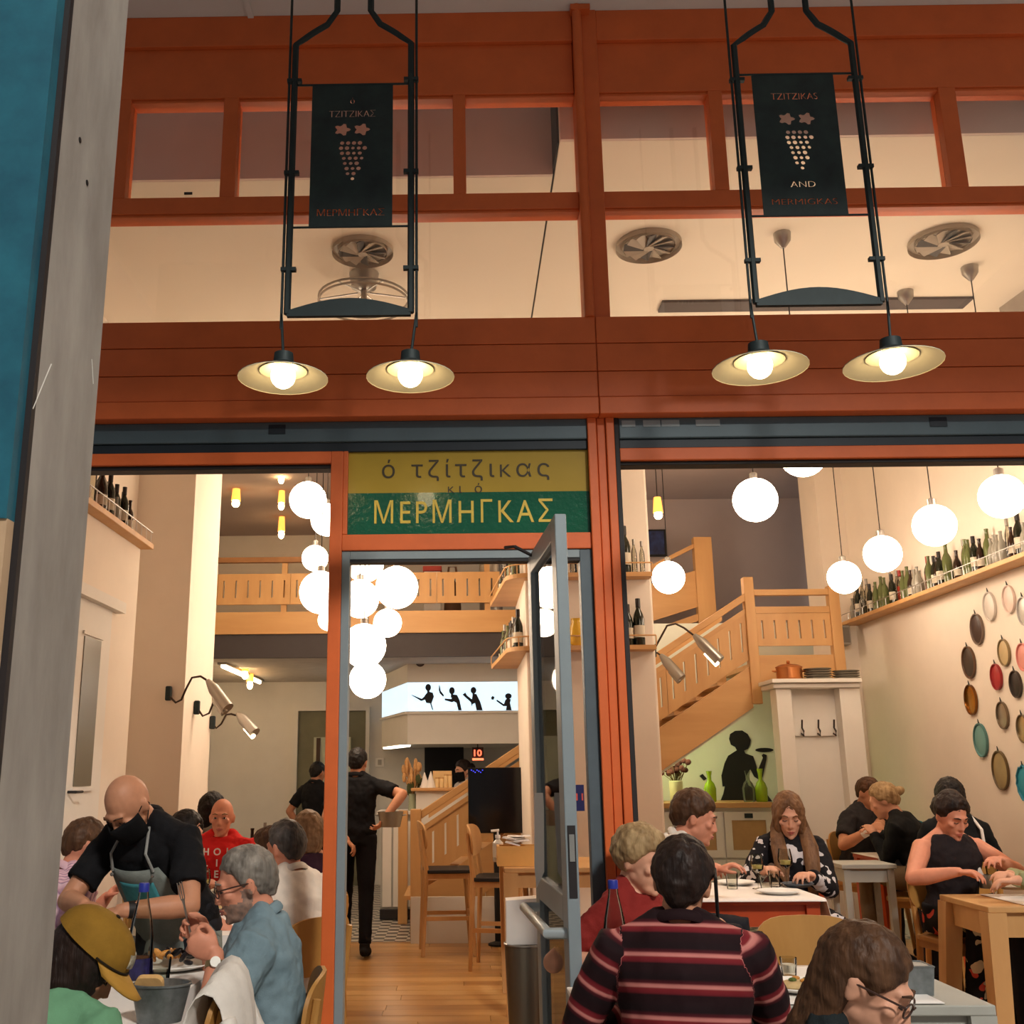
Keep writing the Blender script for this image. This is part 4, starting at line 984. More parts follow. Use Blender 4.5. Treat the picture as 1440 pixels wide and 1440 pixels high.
for s_ in (-1, 1): ob('handle', tube([(s_*0.115, -0.03, 0.08), (s_*0.15, 0, 0.085), (s_*0.115, 0.03, 0.08)], 0.007, 6), copper_m, cp, local=True)
for u, n_, R_, l in ((1150, 5, 0.125, 'tall stack of grey plates beside the copper pot'), (1190, 4, 0.12, 'low stack of grey plates at the end of the mantel')):
    for i in range(n_):
        t = thing('plate', l.replace('stack of grey plates', 'stacked grey plate'), 'plate', (at(u, 950, 9.54).x, 9.54, zt_+0.001+i*0.021), group=l)
        ob('dish', lathe([(R_*0.6, 0), (R_*0.95, 0.014), (R_, 0.02), (R_*0.97, 0.02), (R_*0.6, 0.008)], 20), mat('stoneware_grey', (150, 144, 132), 0.5), t, local=True, smooth=True)
        ob('foot_ring', lathe([(R_*0.55, 0.0), (R_*0.58, 0.003)], 16), MATS['stoneware_grey'], t, local=True)

# swing-arm wall lamps
def arm_lamp(plate, arm, h0, h1, label, lit=True, r=0.045):
    t = thing('swing_arm_lamp', label, 'lamp', plate)
    ob('wall_plate', mv(obox((0, 0, 0), (0.045, 0.04, 0.11)), *plate), iron_m, t, bevel=0.01)
    ob('arm', tube(arm, 0.0085, 8), mat('dark_bronze_arm', (66, 52, 42), 0.4, metal=0.6), t, smooth=True)
    h0, h1 = Vector(h0), Vector(h1); d = (h1-h0)
    ob('head', tube([h0, h0+d*0.12, h0+d*0.3, h0+d*0.95], [0.018, 0.03, r, r*1.05], 14), chrome_m, t, smooth=True)
    m_ = mat('lit_lamp_mouth', (255, 244, 220), emit=(255, 226, 180), estr=9, var=0) if lit else chrome_m
    n_ = d.normalized(); dn = Vector((0, 0, -1)); dn = (dn-n_*dn.dot(n_)).normalized()
    ob('lamp_mouth', tube([h0+d*0.55+dn*r*0.75, h0+d*0.98+dn*r*0.8], r*0.5, 10), m_, t, smooth=True)
def P3(L, Y): return [tuple(at(u, v, Y)) for u, v in L]
arm_lamp(at(237, 975, 7.975), P3([(239, 980), (247, 988), (255, 984), (262, 968), (270, 953), (282, 951), (290, 956)], 7.93), at(292, 957, 7.9), at(322, 998, 7.8), 'swing-arm lamp with big steel head on the cream pilaster', lit=False)
pl = atx(277, 995, -2.095); arm_lamp(pl, [tuple(pl)]+P3([(285, 1007), (294, 1003), (300, 988), (303, 984)], pl.y), at(302, 985, pl.y), at(316, 1002, pl.y-0.05), 'swing-arm lamp partly behind the big steel head', lit=False, r=0.03)
pl = atx(299, 1016, -2.095); arm_lamp(pl, [tuple(pl)]+P3([(304, 1024), (311, 1018), (318, 1005), (325, 1004), (332, 1006)], pl.y), at(334, 1003, pl.y), at(360, 1032, pl.y-0.1), 'lit swing-arm lamp over the red shirt diner')
pl = (PXR+0.02, 8.5, at(925, 915, 8.5).z)
arm_lamp(pl, [pl]+P3([(931, 893), (938, 880), (950, 877), (962, 883), (975, 893)], 8.45), at(976, 893, 8.45), at(1014, 931, 8.35), 'lit steel swing-arm lamp reaching out before the stair boards')
pl = (PXR+0.02, 9.2, at(923, 915, 9.2).z)
arm_lamp(pl, [pl]+P3([(924, 918), (930, 922)], 9.2), at(929, 921, 9.2), at(960, 956, 9.1), 'unlit steel swing-arm lamp close to the partition edge', lit=False)
# ================================================================== furniture
ochre_m = mat('ochre_beech', (182, 134, 70), 0.45, var=0.0, col2=(160, 112, 54), scale=6, stretch=(1, 1, 0.2))
def chair_parts(t, m, seat_m, sh_=0.45, back=0.84, stool=False):
    """chair facing -y; origin on the floor under the seat centre"""
    w_, d_ = 0.21, 0.20
    ob('seat', mv(prism(rrect(-w_, w_, -d_, d_, 0.06), 0.028, 'xy', 0), 0, 0, sh_-0.028), seat_m, t, local=True, bevel=0.006)
    for sx in (-1, 1):
        ob('leg', tube([(sx*0.17, -0.16, sh_-0.03), (sx*0.20, -0.20, 0.0)], [0.022, 0.015], 8), m, t, local=True, smooth=True)
        ob('leg', tube([(sx*0.18, 0.235, back-0.06), (sx*0.175, 0.19, sh_), (sx*0.19, 0.22, 0.0)], [0.014, 0.021, 0.015], 8), m, t, local=True, smooth=True)
        ob('side_rail', box(sx*0.178-0.011, sx*0.178+0.011, -0.17, 0.19, sh_-0.07, sh_-0.03), m, t, local=True)
    ob('front_rail', box(-0.17, 0.17, -0.175, -0.155, sh_-0.07, sh_-0.03), m, t, local=True)
    if stool:
        ob('footrest', box(-0.19, 0.19, -0.20, -0.17, 0.27, 0.32), m, t, local=True)
        for sx in (-1, 1): ob('stretcher', box(sx*0.185-0.01, sx*0.185+0.01, -0.18, 0.20, 0.27, 0.30), m, t, local=True)
    # curved plywood back
    R = []; n = 12; hb = 0.13 if not stool else 0.12
    out = []
    for k in range(28):
        a = 2*PI*k/28; ca, sa = math.cos(a), math.sin(a)
        out.append((0.215*math.copysign(abs(ca)**0.55, ca), hb*math.copysign(abs(sa)**0.7, sa)))
    def P_(x, z, o): return (x, 0.235+o-1.1*(x*x)+0.10*z, back-hb+z)
    V = [P_(x, z, 0) for x, z in out]+[P_(x, z, 0.014) for x, z in out]; n = 28
    V += [P_(0, 0, 0), P_(0, 0, 0.014)]
    V += [P_(x*0.55, z*0.6, 0) for x, z in out]+[P_(x*0.55, z*0.6, 0.014) for x, z in out]
    Fc = [(i, (i+1) % n, (i+1) % n+n, i+n) for i in range(n)]
    b0 = 2*n+2
    for i in range(n):
        j = (i+1) % n
        Fc += [(i, b0+i, b0+j, j), (i+n, j+n, b0+n+j, b0+n+i), (b0+i, 2*n, b0+j), (b0+n+i, b0+n+j, 2*n+1)]
    ob('backrest', (V, Fc), m, t, local=True, smooth=True, angle=60)
def chair(x, y, rz, label, m=None, seat_m=None, z=0.0, **k):
    t = thing('dining_chair' if not k.get('stool') else 'bar_stool', label, 'chair' if not k.get('stool') else 'stool', (x, y, z), rz)
    chair_parts(t, m or ochre_m, seat_m or m or ochre_m, **k); return t
def table(x0, x1, y0, y1, z, label, m, top_m=None, leg=0.06, splay=0.0, apron=0.09, name='dining_table', zb=0.0):
    cx_, cy_ = (x0+x1)/2, (y0+y1)/2
    t = thing(name, label, 'table', (cx_, cy_, zb))
    ob('tabletop', box(x0, x1, y0, y1, z-0.03, z), top_m or m, t, bevel=0.004)
    i_ = 0.04
    for sx, X_ in ((-1, x0+i_), (1, x1-i_)):
        for sy, Y_ in ((-1, y0+i_), (1, y1-i_)):
            a, b = leg/2, leg*0.42
            top = [(X_-a, Y_-a, z-0.03), (X_+a, Y_-a, z-0.03), (X_+a, Y_+a, z-0.03), (X_-a, Y_+a, z-0.03)]
            bx_, by_ = X_+sx*splay, Y_+sy*splay
            bot = [(bx_-b, by_-b, zb+0.001), (bx_+b, by_-b, zb+0.001), (bx_+b, by_+b, zb+0.001), (bx_-b, by_+b, zb+0.001)]
            ob('leg', ringloft([bot, top]), m, t)
    for Y_ in (y0+i_, y1-i_): ob('apron', box(x0+i_+leg/2, x1-i_-leg/2, Y_-0.012, Y_+0.012, z-0.03-apron, z-0.03), m, t)
    for X_ in (x0+i_, x1-i_): ob('apron', box(X_-0.012, X_+0.012, y0+i_+leg/2, y1-i_-leg/2, z-0.03-apron, z-0.03), m, t)
    return t
def cloth(x0, x1, y0, y1, z, label, drops=(0, 0, 0, 0), name='paper_tablecloth', seed=1):
    """sheet lying on a table; drops = hanging length on -x, +x, -y, +y sides (kept just clear of the table edge)"""
    th = 0.0025; rg = random.Random(seed)
    nx, ny = 14, 14; V, Fc = [], []
    dl, dr, df_, db = drops
    us = ([('L', q) for q in (1, 0.5)] if dl else [])+[('M', i/nx) for i in range(nx+1)]+([('R', q) for q in (0.5, 1)] if dr else [])
    vs_ = ([('F', q) for q in (1, 0.5)] if df_ else [])+[('M', i/ny) for i in range(ny+1)]+([('B', q) for q in (0.5, 1)] if db else [])
    for ku, qu in us:
        for kv, qv in vs_:
            x = x0+(x1-x0)*qu if ku == 'M' else (x0-0.006-0.02*qu if ku == 'L' else x1+0.006+0.02*qu)
            y = y0+(y1-y0)*qv if kv == 'M' else (y0-0.006-0.02*qv if kv == 'F' else y1+0.006+0.02*qv)
            zz = 0.0
            if ku == 'L': zz = -dl*qu
            if ku == 'R': zz = -dr*qu
            if kv == 'F': zz = min(zz, -df_*qv)
            if kv == 'B': zz = min(zz, -db*qv)
            if ku != 'M' or kv != 'M': x += rg.uniform(-0.004, 0.004)*(1 if ku == 'M' else 0.3); 
            V.append((x, y, z+0.003+zz))
    n = len(vs_)
    for i in range(len(us)-1):
        for j in range(n-1): Fc.append((i*n+j, (i+1)*n+j, (i+1)*n+j+1, i*n+j+1))
    o = ob(name, (V, Fc), paper_m, label=label, catg='tablecloth', smooth=True, angle=50, loc=((x0+x1)/2, (y0+y1)/2, z+0.003))
    s_ = o.modifiers.new('thickness', 'SOLIDIFY'); s_.thickness = th; s_.offset = 1
    return o
redwood_m = mat('orange_stained_wood', (186, 72, 24), 0.45, var=0.0, col2=(160, 56, 16), scale=5, stretch=(1, 1, 0.2))
greyw_m = mat('grey_painted_wood', (168, 168, 160), 0.6, var=0.08)
# tables
table(-1.55, -0.93, 3.12, 4.08, 0.75, 'white-clothed terrace table by the concrete pillar', greyw_m, zb=PAV)
cloth(-1.57, -0.91, 3.10, 4.10, 0.75, 'white cloth on the terrace table by the concrete pillar', (0.2, 0.2, 0.2, 0.16))
table(-1.52, -1.0, 4.85, 6.7, 0.75, 'long table behind the bending waiter inside', ochre_m)
cloth(-1.535, -0.985, 4.83, 6.72, 0.75, 'white cloth on the long table behind the waiter', (0.12, 0.12, 0.14, 0.1))
table(-1.75, -1.05, 8.1, 8.7, 0.75, 'small table with two bottles near the back wall', ochre_m)
table(0.50, 1.63, 3.46, 4.12, 0.74, 'grey wooden table before the striped sweater man', greyw_m, leg=0.08, zb=PAV)
cloth(0.52, 1.48, 3.47, 4.11, 0.74, 'white paper on the striped sweater man table', (0, 0, 0, 0))
table(1.05, 1.86, 5.72, 6.5, 0.79, 'orange-stained table of the long-haired girl', redwood_m, leg=0.07, apron=0.11)
cloth(1.07, 1.875, 5.70, 6.48, 0.79, 'white paper with drooping corner on the orange table', (0, 0.17, 0.012, 0))
table(2.66, 3.6, 5.6, 6.15, 0.76, 'oak table with splayed legs of the woman in black', oak_m, leg=0.095, splay=0.06, apron=0.12)
cloth(2.86, 3.6, 5.58, 6.1, 0.76, 'white paper hanging off the splayed oak table', (0, 0, 0.17, 0))
table(3.06, 3.62, 8.0, 8.55, 0.80, 'orange-legged table of the couple by the right wall', redwood_m, leg=0.07)
cloth(3.04, 3.60, 7.98, 8.52, 0.80, 'white paper on the couple table by the right wall', (0, 0, 0.14, 0))
table(2.62, 3.0, 7.55, 7.9, 0.80, 'white slatted side table beside the couple', greyw_m, leg=0.045, name='side_table')
chair(-0.93, 3.30, -84, 'ochre chair carrying the white jacket', z=PAV, back=0.86)
chair(1.36, 4.16, 0, 'empty ochre chair across the grey table from the striped man', z=PAV, back=0.88)
dark_seat = mat('black_leather_seat', (30, 30, 32), 0.5)
chair(-0.12, 9.1, 95, 'bar stool with black seat next to the staircase', oak_m, dark_seat, sh_=0.66, back=1.04, stool=True)
chair(0.30, 8.42, 80, 'bar stool with black seat pulled up to the host table', oak_m, dark_seat, sh_=0.66, back=1.04, stool=True)

# host table and what is on it
table(0.26, 1.05, 6.75, 7.55, 0.86, 'oak host table inside the entrance', oak_m, leg=0.09)
def on(u, v, Y, z): p = at(u, v, Y); return Vector((p.x, Y, z))
bx_ = on(727, 1190, 6.95, 0.861)
hb_ = thing('wooden_box', 'pale wooden box on the host table', 'box', bx_)
for s_ in (box(-0.13, 0.13, -0.09, -0.075, 0, 0.12), box(-0.13, 0.13, 0.075, 0.09, 0, 0.12), box(-0.13, -0.115, -0.075, 0.075, 0, 0.12), box(0.115, 0.13, -0.075, 0.075, 0, 0.12), box(-0.115, 0.115, -0.075, 0.075, 0, 0.012)):
    ob('side', s_, mat('pale_pine', (226, 172, 96), 0.5, var=0.08), hb_, local=True)
rg = random.Random(2)
for i in range(5):
    o_ = ob('paper_napkin', mv(rot(rot(ringloft([[(-0.06, -0.05, 0), (0.06, -0.05, 0), (0.06, 0.05, 0), (-0.06, 0.05, 0)], [(-0.055, -0.045, 0.006), (0.055, -0.045, 0.01), (0.055, 0.045, 0.006), (-0.055, 0.045, 0.012)]]), 'X', rg.uniform(-14, 14)), 'Z', rg.uniform(0, 90)), bx_.x+rg.uniform(-0.03, 0.03), bx_.y, 0.99+i*0.011), paper_m, label='white paper napkin heaped in the pale wooden box', catg='napkin', group='napkins in the wooden box', loc=(bx_.x, bx_.y, 0.985+i*0.011))
sp_ = on(700, 1175, 7.2, 0.861)
t = thing('sanitizer_bottle', 'clear pump bottle of hand sanitizer on the host table', 'bottle', sp_)
ob('body', lathe([(0.032, 0), (0.036, 0.01), (0.036, 0.12), (0.015, 0.14), (0.015, 0.155)], 14), mat('milky_plastic', (206, 202, 192), 0.25), t, local=True, smooth=True)
ob('pump', cat(tube([(0, 0, 0.155), (0, 0, 0.20)], 0.006, 6), tube([(0.01, 0, 0.20), (-0.045, 0, 0.195)], 0.008, 6)), white_m, t, local=True)
ob('pump_collar', lathe([(0.018, 0.15), (0.018, 0.17)], 10), white_m, t, local=True)
ob('paper_label', lathe([(0.0366, 0.03), (0.0366, 0.1)], 14, cap=False), lab_m, t, local=True)
t = thing('cup_rack', 'dark bowl of keys behind the wooden box', 'bowl', on(740, 1165, 7.3, 0.861))
ob('bowl', lathe([(0.05, 0), (0.09, 0.05), (0.095, 0.07), (0.085, 0.07), (0.05, 0.015)], 16), black_m, t, local=True, smooth=True)
ob('foot', lathe([(0.045, 0), (0.05, 0.006)], 12), black_m, t, local=True)
# screen on a floor stand
sc0, sc1 = at(659, 1172, 9.45), at(736, 1079, 9.45)
tv = thing('display_screen', 'black glossy screen on a slim stand beside the stairs', 'screen', ((sc0.x+sc1.x)/2, 9.45, 0))
ob('panel', box(sc0.x, sc1.x, 9.45, 9.5, sc0.z, sc1.z), mat('black_gloss', (14, 13, 16), 0.12, var=0), tv, bevel=0.006)
ob('stand', tube([((sc0.x+sc1.x)/2, 9.48, 0.02), ((sc0.x+sc1.x)/2, 9.48, sc0.z)], 0.03, 10), black_m, tv)
ob('stand_foot', lathe([(0.09, 0), (0.09, 0.015), (0.04, 0.03)], 20, ((sc0.x+sc1.x)/2, 9.44, 0.001)), black_m, tv)
for k in range(7):
    q = at(663+k*2.6, 1083+(k % 3)*1.5, 9.448); ob('indicator_light', obox(q, (0.010, 0.003, 0.010)), mat('blue_led', (80, 90, 255), emit=(60, 70, 255), estr=3 if k == 3 else 0.8), tv)
# waste bin with a paper packet on top
wb = on(738, 1330, 5.35, 0.0)
t = thing('waste_bin', 'tapered steel waste bin beside the open door', 'bin', (wb.x, 5.35, 0))
zt_ = at(738, 1327, 5.35).z
ob('body', lathe([(0.075, 0.001), (0.098, zt_), (0.092, zt_), (0.07, 0.012)], 24), mat('brushed_bin_steel', (128, 122, 110), 0.35, metal=0.8, var=0.1, stretch=(1, 1, 0.1)), t, local=True, smooth=True)
ob('rim', tube([(0.097*math.cos(a*PI/12), 0.097*math.sin(a*PI/12), zt_) for a in range(25)], 0.006, 6), chrome_m, t, local=True, smooth=True)
ob('liner_bag', mv(ringloft([[(-0.09+0.18*a, -0.05+0.1*b, 0) for a, b in ((0, 0), (1, 0), (1, 1), (0, 1))], [(-0.088+0.176*a, -0.06+0.12*b, 0.20+0.012*a) for a, b in ((0, 0), (1, 0), (1, 1), (0, 1))]]), 0, 0, zt_+0.003), paper_m, t, local=True, label='white paper bag standing in the bin mouth')
# white panel and pole leaning on the stair side
t = ob('white_board', box(at(577, 1300, 9.5).x, at(728, 1300, 9.5).x, 9.55, 9.575, 0.001, at(640, 1262, 9.5).z), wallw_m, label='white board leaning against the wooden stair side', catg='board')
pq = at(597, 1216, 9.5)
t = thing('broom_pole', 'white pole standing against the white board', 'pole', (pq.x, 9.5, 0))
ob('pole', tube([(0, 0, 0.02), (0.01, 0, pq.z)], 0.013, 8), white_m, t, local=True); ob('foot', tube([(0, 0, 0.012), (-0.05, -0.02, 0.012)], 0.011, 6), white_m, t, local=True)

# ---- bar
bc = thing('bar_counter', 'white bar counter with pale wooden top behind the stairs', 'bar', (-0.4, 11.2, 0))
zc = at(610, 1108, 11.0).z
b0, b1 = at(585, 1108, 11.0).x, at(712, 1108, 11.0).x
ob('high_top', box(b0-0.05, b1, 10.95, 11.4, zc-0.03, zc), oakx_m, bc, bevel=0.004)
ob('high_front', box(b0, b1, 11.0, 11.35, 0.01, zc-0.03), wallw_m, bc)
b2 = at(532, 1130, 11.2).x; zl_ = at(560, 1140, 11.2).z
ob('low_top', box(b2, b0-0.052, 11.0, 11.6, zl_-0.03, zl_), wallw_m, bc)
ob('low_front', box(b2+0.04, b0-0.053, 11.06, 11.56, 0.01, zl_-0.03), greyw_m, bc)
for k in range(4): ob('low_panel', box(b2+0.06+k*0.11, b2+0.15+k*0.11, 11.045, 11.06, 0.12, zl_-0.1), wallw_m, bc)
ob('kick_board', box(b2+0.04, b1, 10.99, 11.05, 0.01, 0.1), dark_m, bc)
def bar_at(u, z=None): return (at(u, 1105, 11.15).x, 11.15, (zc if z is None else z)+0.001)
for u, h_ in ((597, 0.155), (606, 0.165)):
    t = thing('napkin_cone', 'white folded cone napkin on the bar top', 'napkin', bar_at(u), group='napkin cones on the bar')
    ob('cone', lathe([(0.05, 0), (0.04, 0.05), (0.004, h_)], 10), paper_m, t, local=True, smooth=True); ob('cuff', lathe([(0.052, 0), (0.048, 0.02)], 10, cap=False), paper_m, t, local=True)
for u, h_ in ((615, 0.09), (621, 0.09), (627, 0.12), (633, 0.12)):
    t = thing('spice_jar', 'lit cream candle jar lined up on the bar top', 'jar', bar_at(u), group='jars on the bar')
    ob('glass', lathe([(0.019, 0), (0.021, 0.005), (0.021, h_)], 10), mat('cream_wax', (242, 214, 160), 0.5), t, local=True, smooth=True); ob('lid', lathe([(0.022, h_), (0.022, h_+0.012)], 10), oakx_m, t, local=True)
t = thing('menu_stand', 'pale menu board standing behind the jars on the bar', 'menu', (at(622, 1100, 11.3).x, 11.32, zc+0.001))
ob('card', rot(box(-0.10, 0.10, -0.004, 0.004, 0, 0.17), 'X', -8), mat('kraft_card', (222, 186, 130), 0.7), t, local=True); ob('foot', box(-0.08, 0.08, -0.02, 0.03, 0, 0.012), oakx_m, t, local=True)
t = thing('flower_vase', 'glass vase of peach dried grasses at the bar corner', 'vase', bar_at(580, zl_))
ob('vase', lathe([(0.04, 0), (0.045, 0.01), (0.035, 0.14), (0.05, 0.17)], 12), mat('pale_green_vase', (170, 178, 150), 0.2), t, local=True, smooth=True)
gm = mat('peach_grass', (206, 158, 104), 0.9, var=0.2); gg = mat('olive_leaf', (70, 78, 44), 0.8)
for i in range(30):
    a = rg.uniform(0, 2*PI); r_ = rg.uniform(0.02, 0.10); h_ = rg.uniform(0.28, 0.5); dk = i % 4 == 0
    q = ob('stalk', tube([(0, 0, 0.1), (r_*0.3*math.cos(a), r_*0.3*math.sin(a), 0.2), (r_*math.cos(a), r_*math.sin(a), h_*(0.7 if dk else 1))], 0.004, 4), gg if dk else gm, t, local=True)
    ob('plume', ell((r_*math.cos(a), r_*math.sin(a), h_*(0.7 if dk else 1)), (0.022, 0.022, 0.05), 7, 5), gg if dk else gm, q, local=True)
ob('trim_6', box(at(597, 1060, 13.8).x, at(652, 1060, 13.8).x, 13.8, 13.9, 0.02, at(620, 1047, 13.8).z), mat('black_curtain', (26, 24, 26), 0.9, bump=0.2), kind='structure')
t = thing('lit_number_sign', 'small red lit number display hanging over the bar', 'sign', at(672, 1060, 12.2))
q = at(672, 1060, 12.2); kz_ = px(672, 1060, 12.2)
ob('case', box(-8*kz_, 8*kz_, 0, 0.05, -10*kz_, 9*kz_), mat('sign_case', (70, 40, 34), 0.6), t, local=True); ob('digits', mv(text_shape('10', 9*kz_, 11*kz_, bold=0.02), 0, -0.003, -3*kz_), mat('red_lit_digits', (255, 120, 90), emit=(255, 90, 60), estr=3), t, local=True)
ob('lit_bar', box(-8*kz_, 8*kz_, -0.004, 0, -9*kz_, -6*kz_), mat('coral_light', (255, 150, 110), emit=(255, 120, 80), estr=2), t, local=True)
ob('bracket', tube([(0, 0.03, 9*kz_), (0, 0.03, z0-q.z)], 0.006, 6), dark_m, t, local=True)
t = thing('switch_plate', 'small white switch plate on the wall beside the bar', 'switch', at(534, 1072, 14.27))
ob('plate', box(-0.06, 0.06, 0.0, 0.025, -0.06, 0.06), white_m, t, local=True, bevel=0.006); ob('rocker', box(-0.025, 0.025, -0.01, 0.0, -0.035, 0.035), mat('rocker_grey', (170, 166, 158), 0.5), t, local=True)

# ================================================================== tableware
clear = thin_glass('tumbler_glass', (244, 244, 240), rough=0.05)
clear.node_tree.nodes['Fresnel'].inputs[0].default_value = 1.22
wine_w = mat('white_wine', (214, 196, 120), 0.1, var=0)
def tumbler(loc, label, h=0.10, r=0.035, drink=None, group=None):
    t = thing('tumbler', label, 'glass', loc, group=group)
    ob('glass', lathe([(r*0.8, 0.0), (r*0.82, 0.002), (r, h), (r*0.94, h), (r*0.78, 0.012), (0.001, 0.012)], 16), clear, t, local=True, smooth=True)
    if drink: ob('drink', lathe([(r*0.76, 0.013), (r*0.88, h*0.62)], 14), drink, t, local=True, smooth=True)
    else: ob('rim', lathe([(r*0.94, h), (r, h), (r, h+0.0015), (r*0.94, h+0.0015)], 16, cap=False), clear, t, local=True)
    return t
def wineglass(loc, label, drink=wine_w, group=None, s=1.0):
    t = thing('wine_glass', label, 'glass', loc, group=group)
    ob('foot', lathe([(0.034*s, 0), (0.034*s, 0.003), (0.006*s, 0.008)], 16), clear, t, local=True, smooth=True)
    ob('stem', tube([(0, 0, 0.006), (0, 0, 0.08*s)], 0.0045, 8), clear, t, local=True)
    ob('bowl', lathe([(0.006*s, 0.08*s), (0.033*s, 0.105*s), (0.038*s, 0.135*s), (0.030*s, 0.185*s), (0.029*s, 0.185*s), (0.036*s, 0.135*s), (0.031*s, 0.107*s), (0.002, 0.084*s)], 18, cap=False), clear, t, local=True, smooth=True)
    if drink: ob('wine', lathe([(0.004, 0.086*s), (0.030*s, 0.108*s), (0.0345*s, 0.128*s)], 16), drink, t, local=True, smooth=True)
    return t
def plate(loc, label, r=0.12, m=None, food=None, oval=1.0, group=None):
    t = thing('plate', label, 'plate', loc, group=group)
    s_ = lathe([(r*0.6, 0), (r*0.72, 0.004), (r, 0.018), (r*0.985, 0.021), (r*0.7, 0.008), (0.002, 0.007)], 24, cap=False)
    ob('dish', ([(a*oval, b, c) for a, b, c in s_[0]], s_[1]), m or white_m, t, local=True, smooth=True)
    if food: food(t, r, oval)
    return t
mussel_m = mat('mussel_shell', (28, 24, 26), 0.3); meat_m = mat('orange_seafood', (206, 142, 66), 0.5, var=0.3, scale=40); herb_m = mat('green_herb', (84, 98, 40), 0.7)
def mussels(t, r, oval):
    rg = random.Random(9)
    for i in range(22):
        a, q = rg.uniform(0, 2*PI), rg.uniform(0, 0.72)**0.7*r
        M_ = Matrix.Translation((q*math.cos(a)*oval, q*math.sin(a), 0.022+0.03*(1-q/r)+rg.uniform(0, 0.012))) @ Euler((rg.uniform(-1, 1), rg.uniform(-1, 1), a)).to_matrix().to_4x4()
        ob('mussel' if i % 3 else 'shrimp', tf(ell((0, 0, 0), (0.026, 0.013, 0.010), 8, 6), M_), mussel_m if i % 3 else meat_m, t, local=True, smooth=True)
def mash(t, r, oval):
    ob('spread', ell((0, 0, 0.014), (r*0.6*oval, r*0.5, 0.016), 14, 8), mat('beige_spread', (206, 176, 124), 0.7, var=0.2, scale=30, bump=0.4, bscale=60), t, local=True, smooth=True)
    for i in range(4): ob('garnish', ell((r*0.2*math.cos(i*1.7), r*0.2*math.sin(i*1.7), 0.032), (0.014, 0.012, 0.007), 7, 5), meat_m if i % 2 else herb_m, t, local=True)
def fork(loc, rz, label, tilt=0):
    t = thing('fork', label, 'cutlery', loc, rz)
    ob('handle', tube([(0, 0, 0.004), (0, 0.11, 0.006), (0, 0.135, 0.004)], [0.006, 0.0035, 0.006], 6), chrome_m, t, local=True)
    for i in range(3): ob('tine', tube([(-0.008+0.008*i, 0.135, 0.004), (-0.008+0.008*i, 0.19, 0.006)], 0.002, 5), chrome_m, t, local=True)
    return t
def water_bottle(loc, label, lab=True, h=1.0):
    t = thing('water_bottle', label, 'bottle', loc)
    pr = [(0.036, 0), (0.041, 0.006), (0.041, 0.16), (0.034, 0.21), (0.018, 0.285), (0.0155, 0.31)]
    ob('glass', lathe([(a, b*h) for a, b in pr]+[(a-0.003, b*h) for a, b in reversed(pr)], 20, cap=False), clear, t, local=True, smooth=True)
    ob('water', lathe([(0.036, 0.008), (0.0375, 0.012), (0.0375, 0.10*h)], 18), thin_glass('water_tint', (224, 232, 230)), t, local=True, smooth=True)
    ob('cap', lathe([(0.0175, 0.305*h), (0.0175, 0.33*h), (0.016, 0.333*h)], 14), mat('blue_cap', (40, 52, 150), 0.4), t, local=True, smooth=True)
    if lab: ob('paper_label', lathe([(0.0415, 0.035), (0.0415, 0.10)], 20, cap=False), mat('navy_label', (24, 22, 48), 0.5, var=0, col2=(44, 38, 92), scale=40), t, local=True)
    return t
TZ = 0.7565
def onz(u, v, z=TZ): q = atz(u, v, z); return (q.x, q.y, z)
plate(onz(236, 1362), 'white oval platter heaped with mussels and shrimp', 0.13, food=mussels, oval=1.25)
water_bottle(onz(194, 1392), 'clear water bottle with blue cap and navy label by mussels platter')
tumbler(onz(224, 1393), 'water tumbler between the bottle and the mussels platter', drink=thin_glass('water_tint2', (226, 232, 230)))
pb_ = onz(224, 1436)
t = thing('metal_bucket', 'galvanised oval bread bucket at the near edge of the terrace table', 'bucket', pb_)
V_, F_ = lathe([(0.055, 0), (0.075, 0.10), (0.07, 0.10), (0.05, 0.008)], 24, cap=True)
galv = mat('galvanised_steel', (132, 138, 140), 0.4, metal=0.7, var=0.3, scale=30)
ob('tub', ([(a*1.15, b*0.8, c) for a, b, c in V_], F_), galv, t, local=True, smooth=True)
ob('rim_roll', tube([(0.086*math.cos(a*PI/14), 0.060*math.sin(a*PI/14), 0.10) for a in range(29)], 0.004, 6), galv, t, local=True, smooth=True)
ob('bread_slice', mv(rot(prism(rrect(-0.04, 0.04, 0, 0.10, 0.02), 0.02, 'xz', -0.01), 'X', 20), -0.03, 0.01, 0.03), mat('bread_crumb', (214, 170, 110), 0.9, bump=0.4), t, local=True)
# long table inside on the left
wineglass(onz(285, 1272, 0.7565), 'white wine glass on the long table behind the waiter', group='glasses on the long table')
tumbler(onz(295, 1282, 0.7565), 'tall tumbler on the long table behind the waiter', h=0.13)
plate(onz(312, 1279, 0.7565), 'white plate of beige dip on the long table', 0.13, food=mash, oval=1.2)
plate(onz(330, 1252, 0.7565), 'empty white plate farther along the long table', 0.11)
put_bottle('brown', (-1.62, 8.32, 0.751), 'on the small back table', 'bottles on the small back table', 1.15)
put_bottle('clear', (-1.53, 8.36, 0.751), 'on the small back table', 'bottles on the small back table', 0.95)
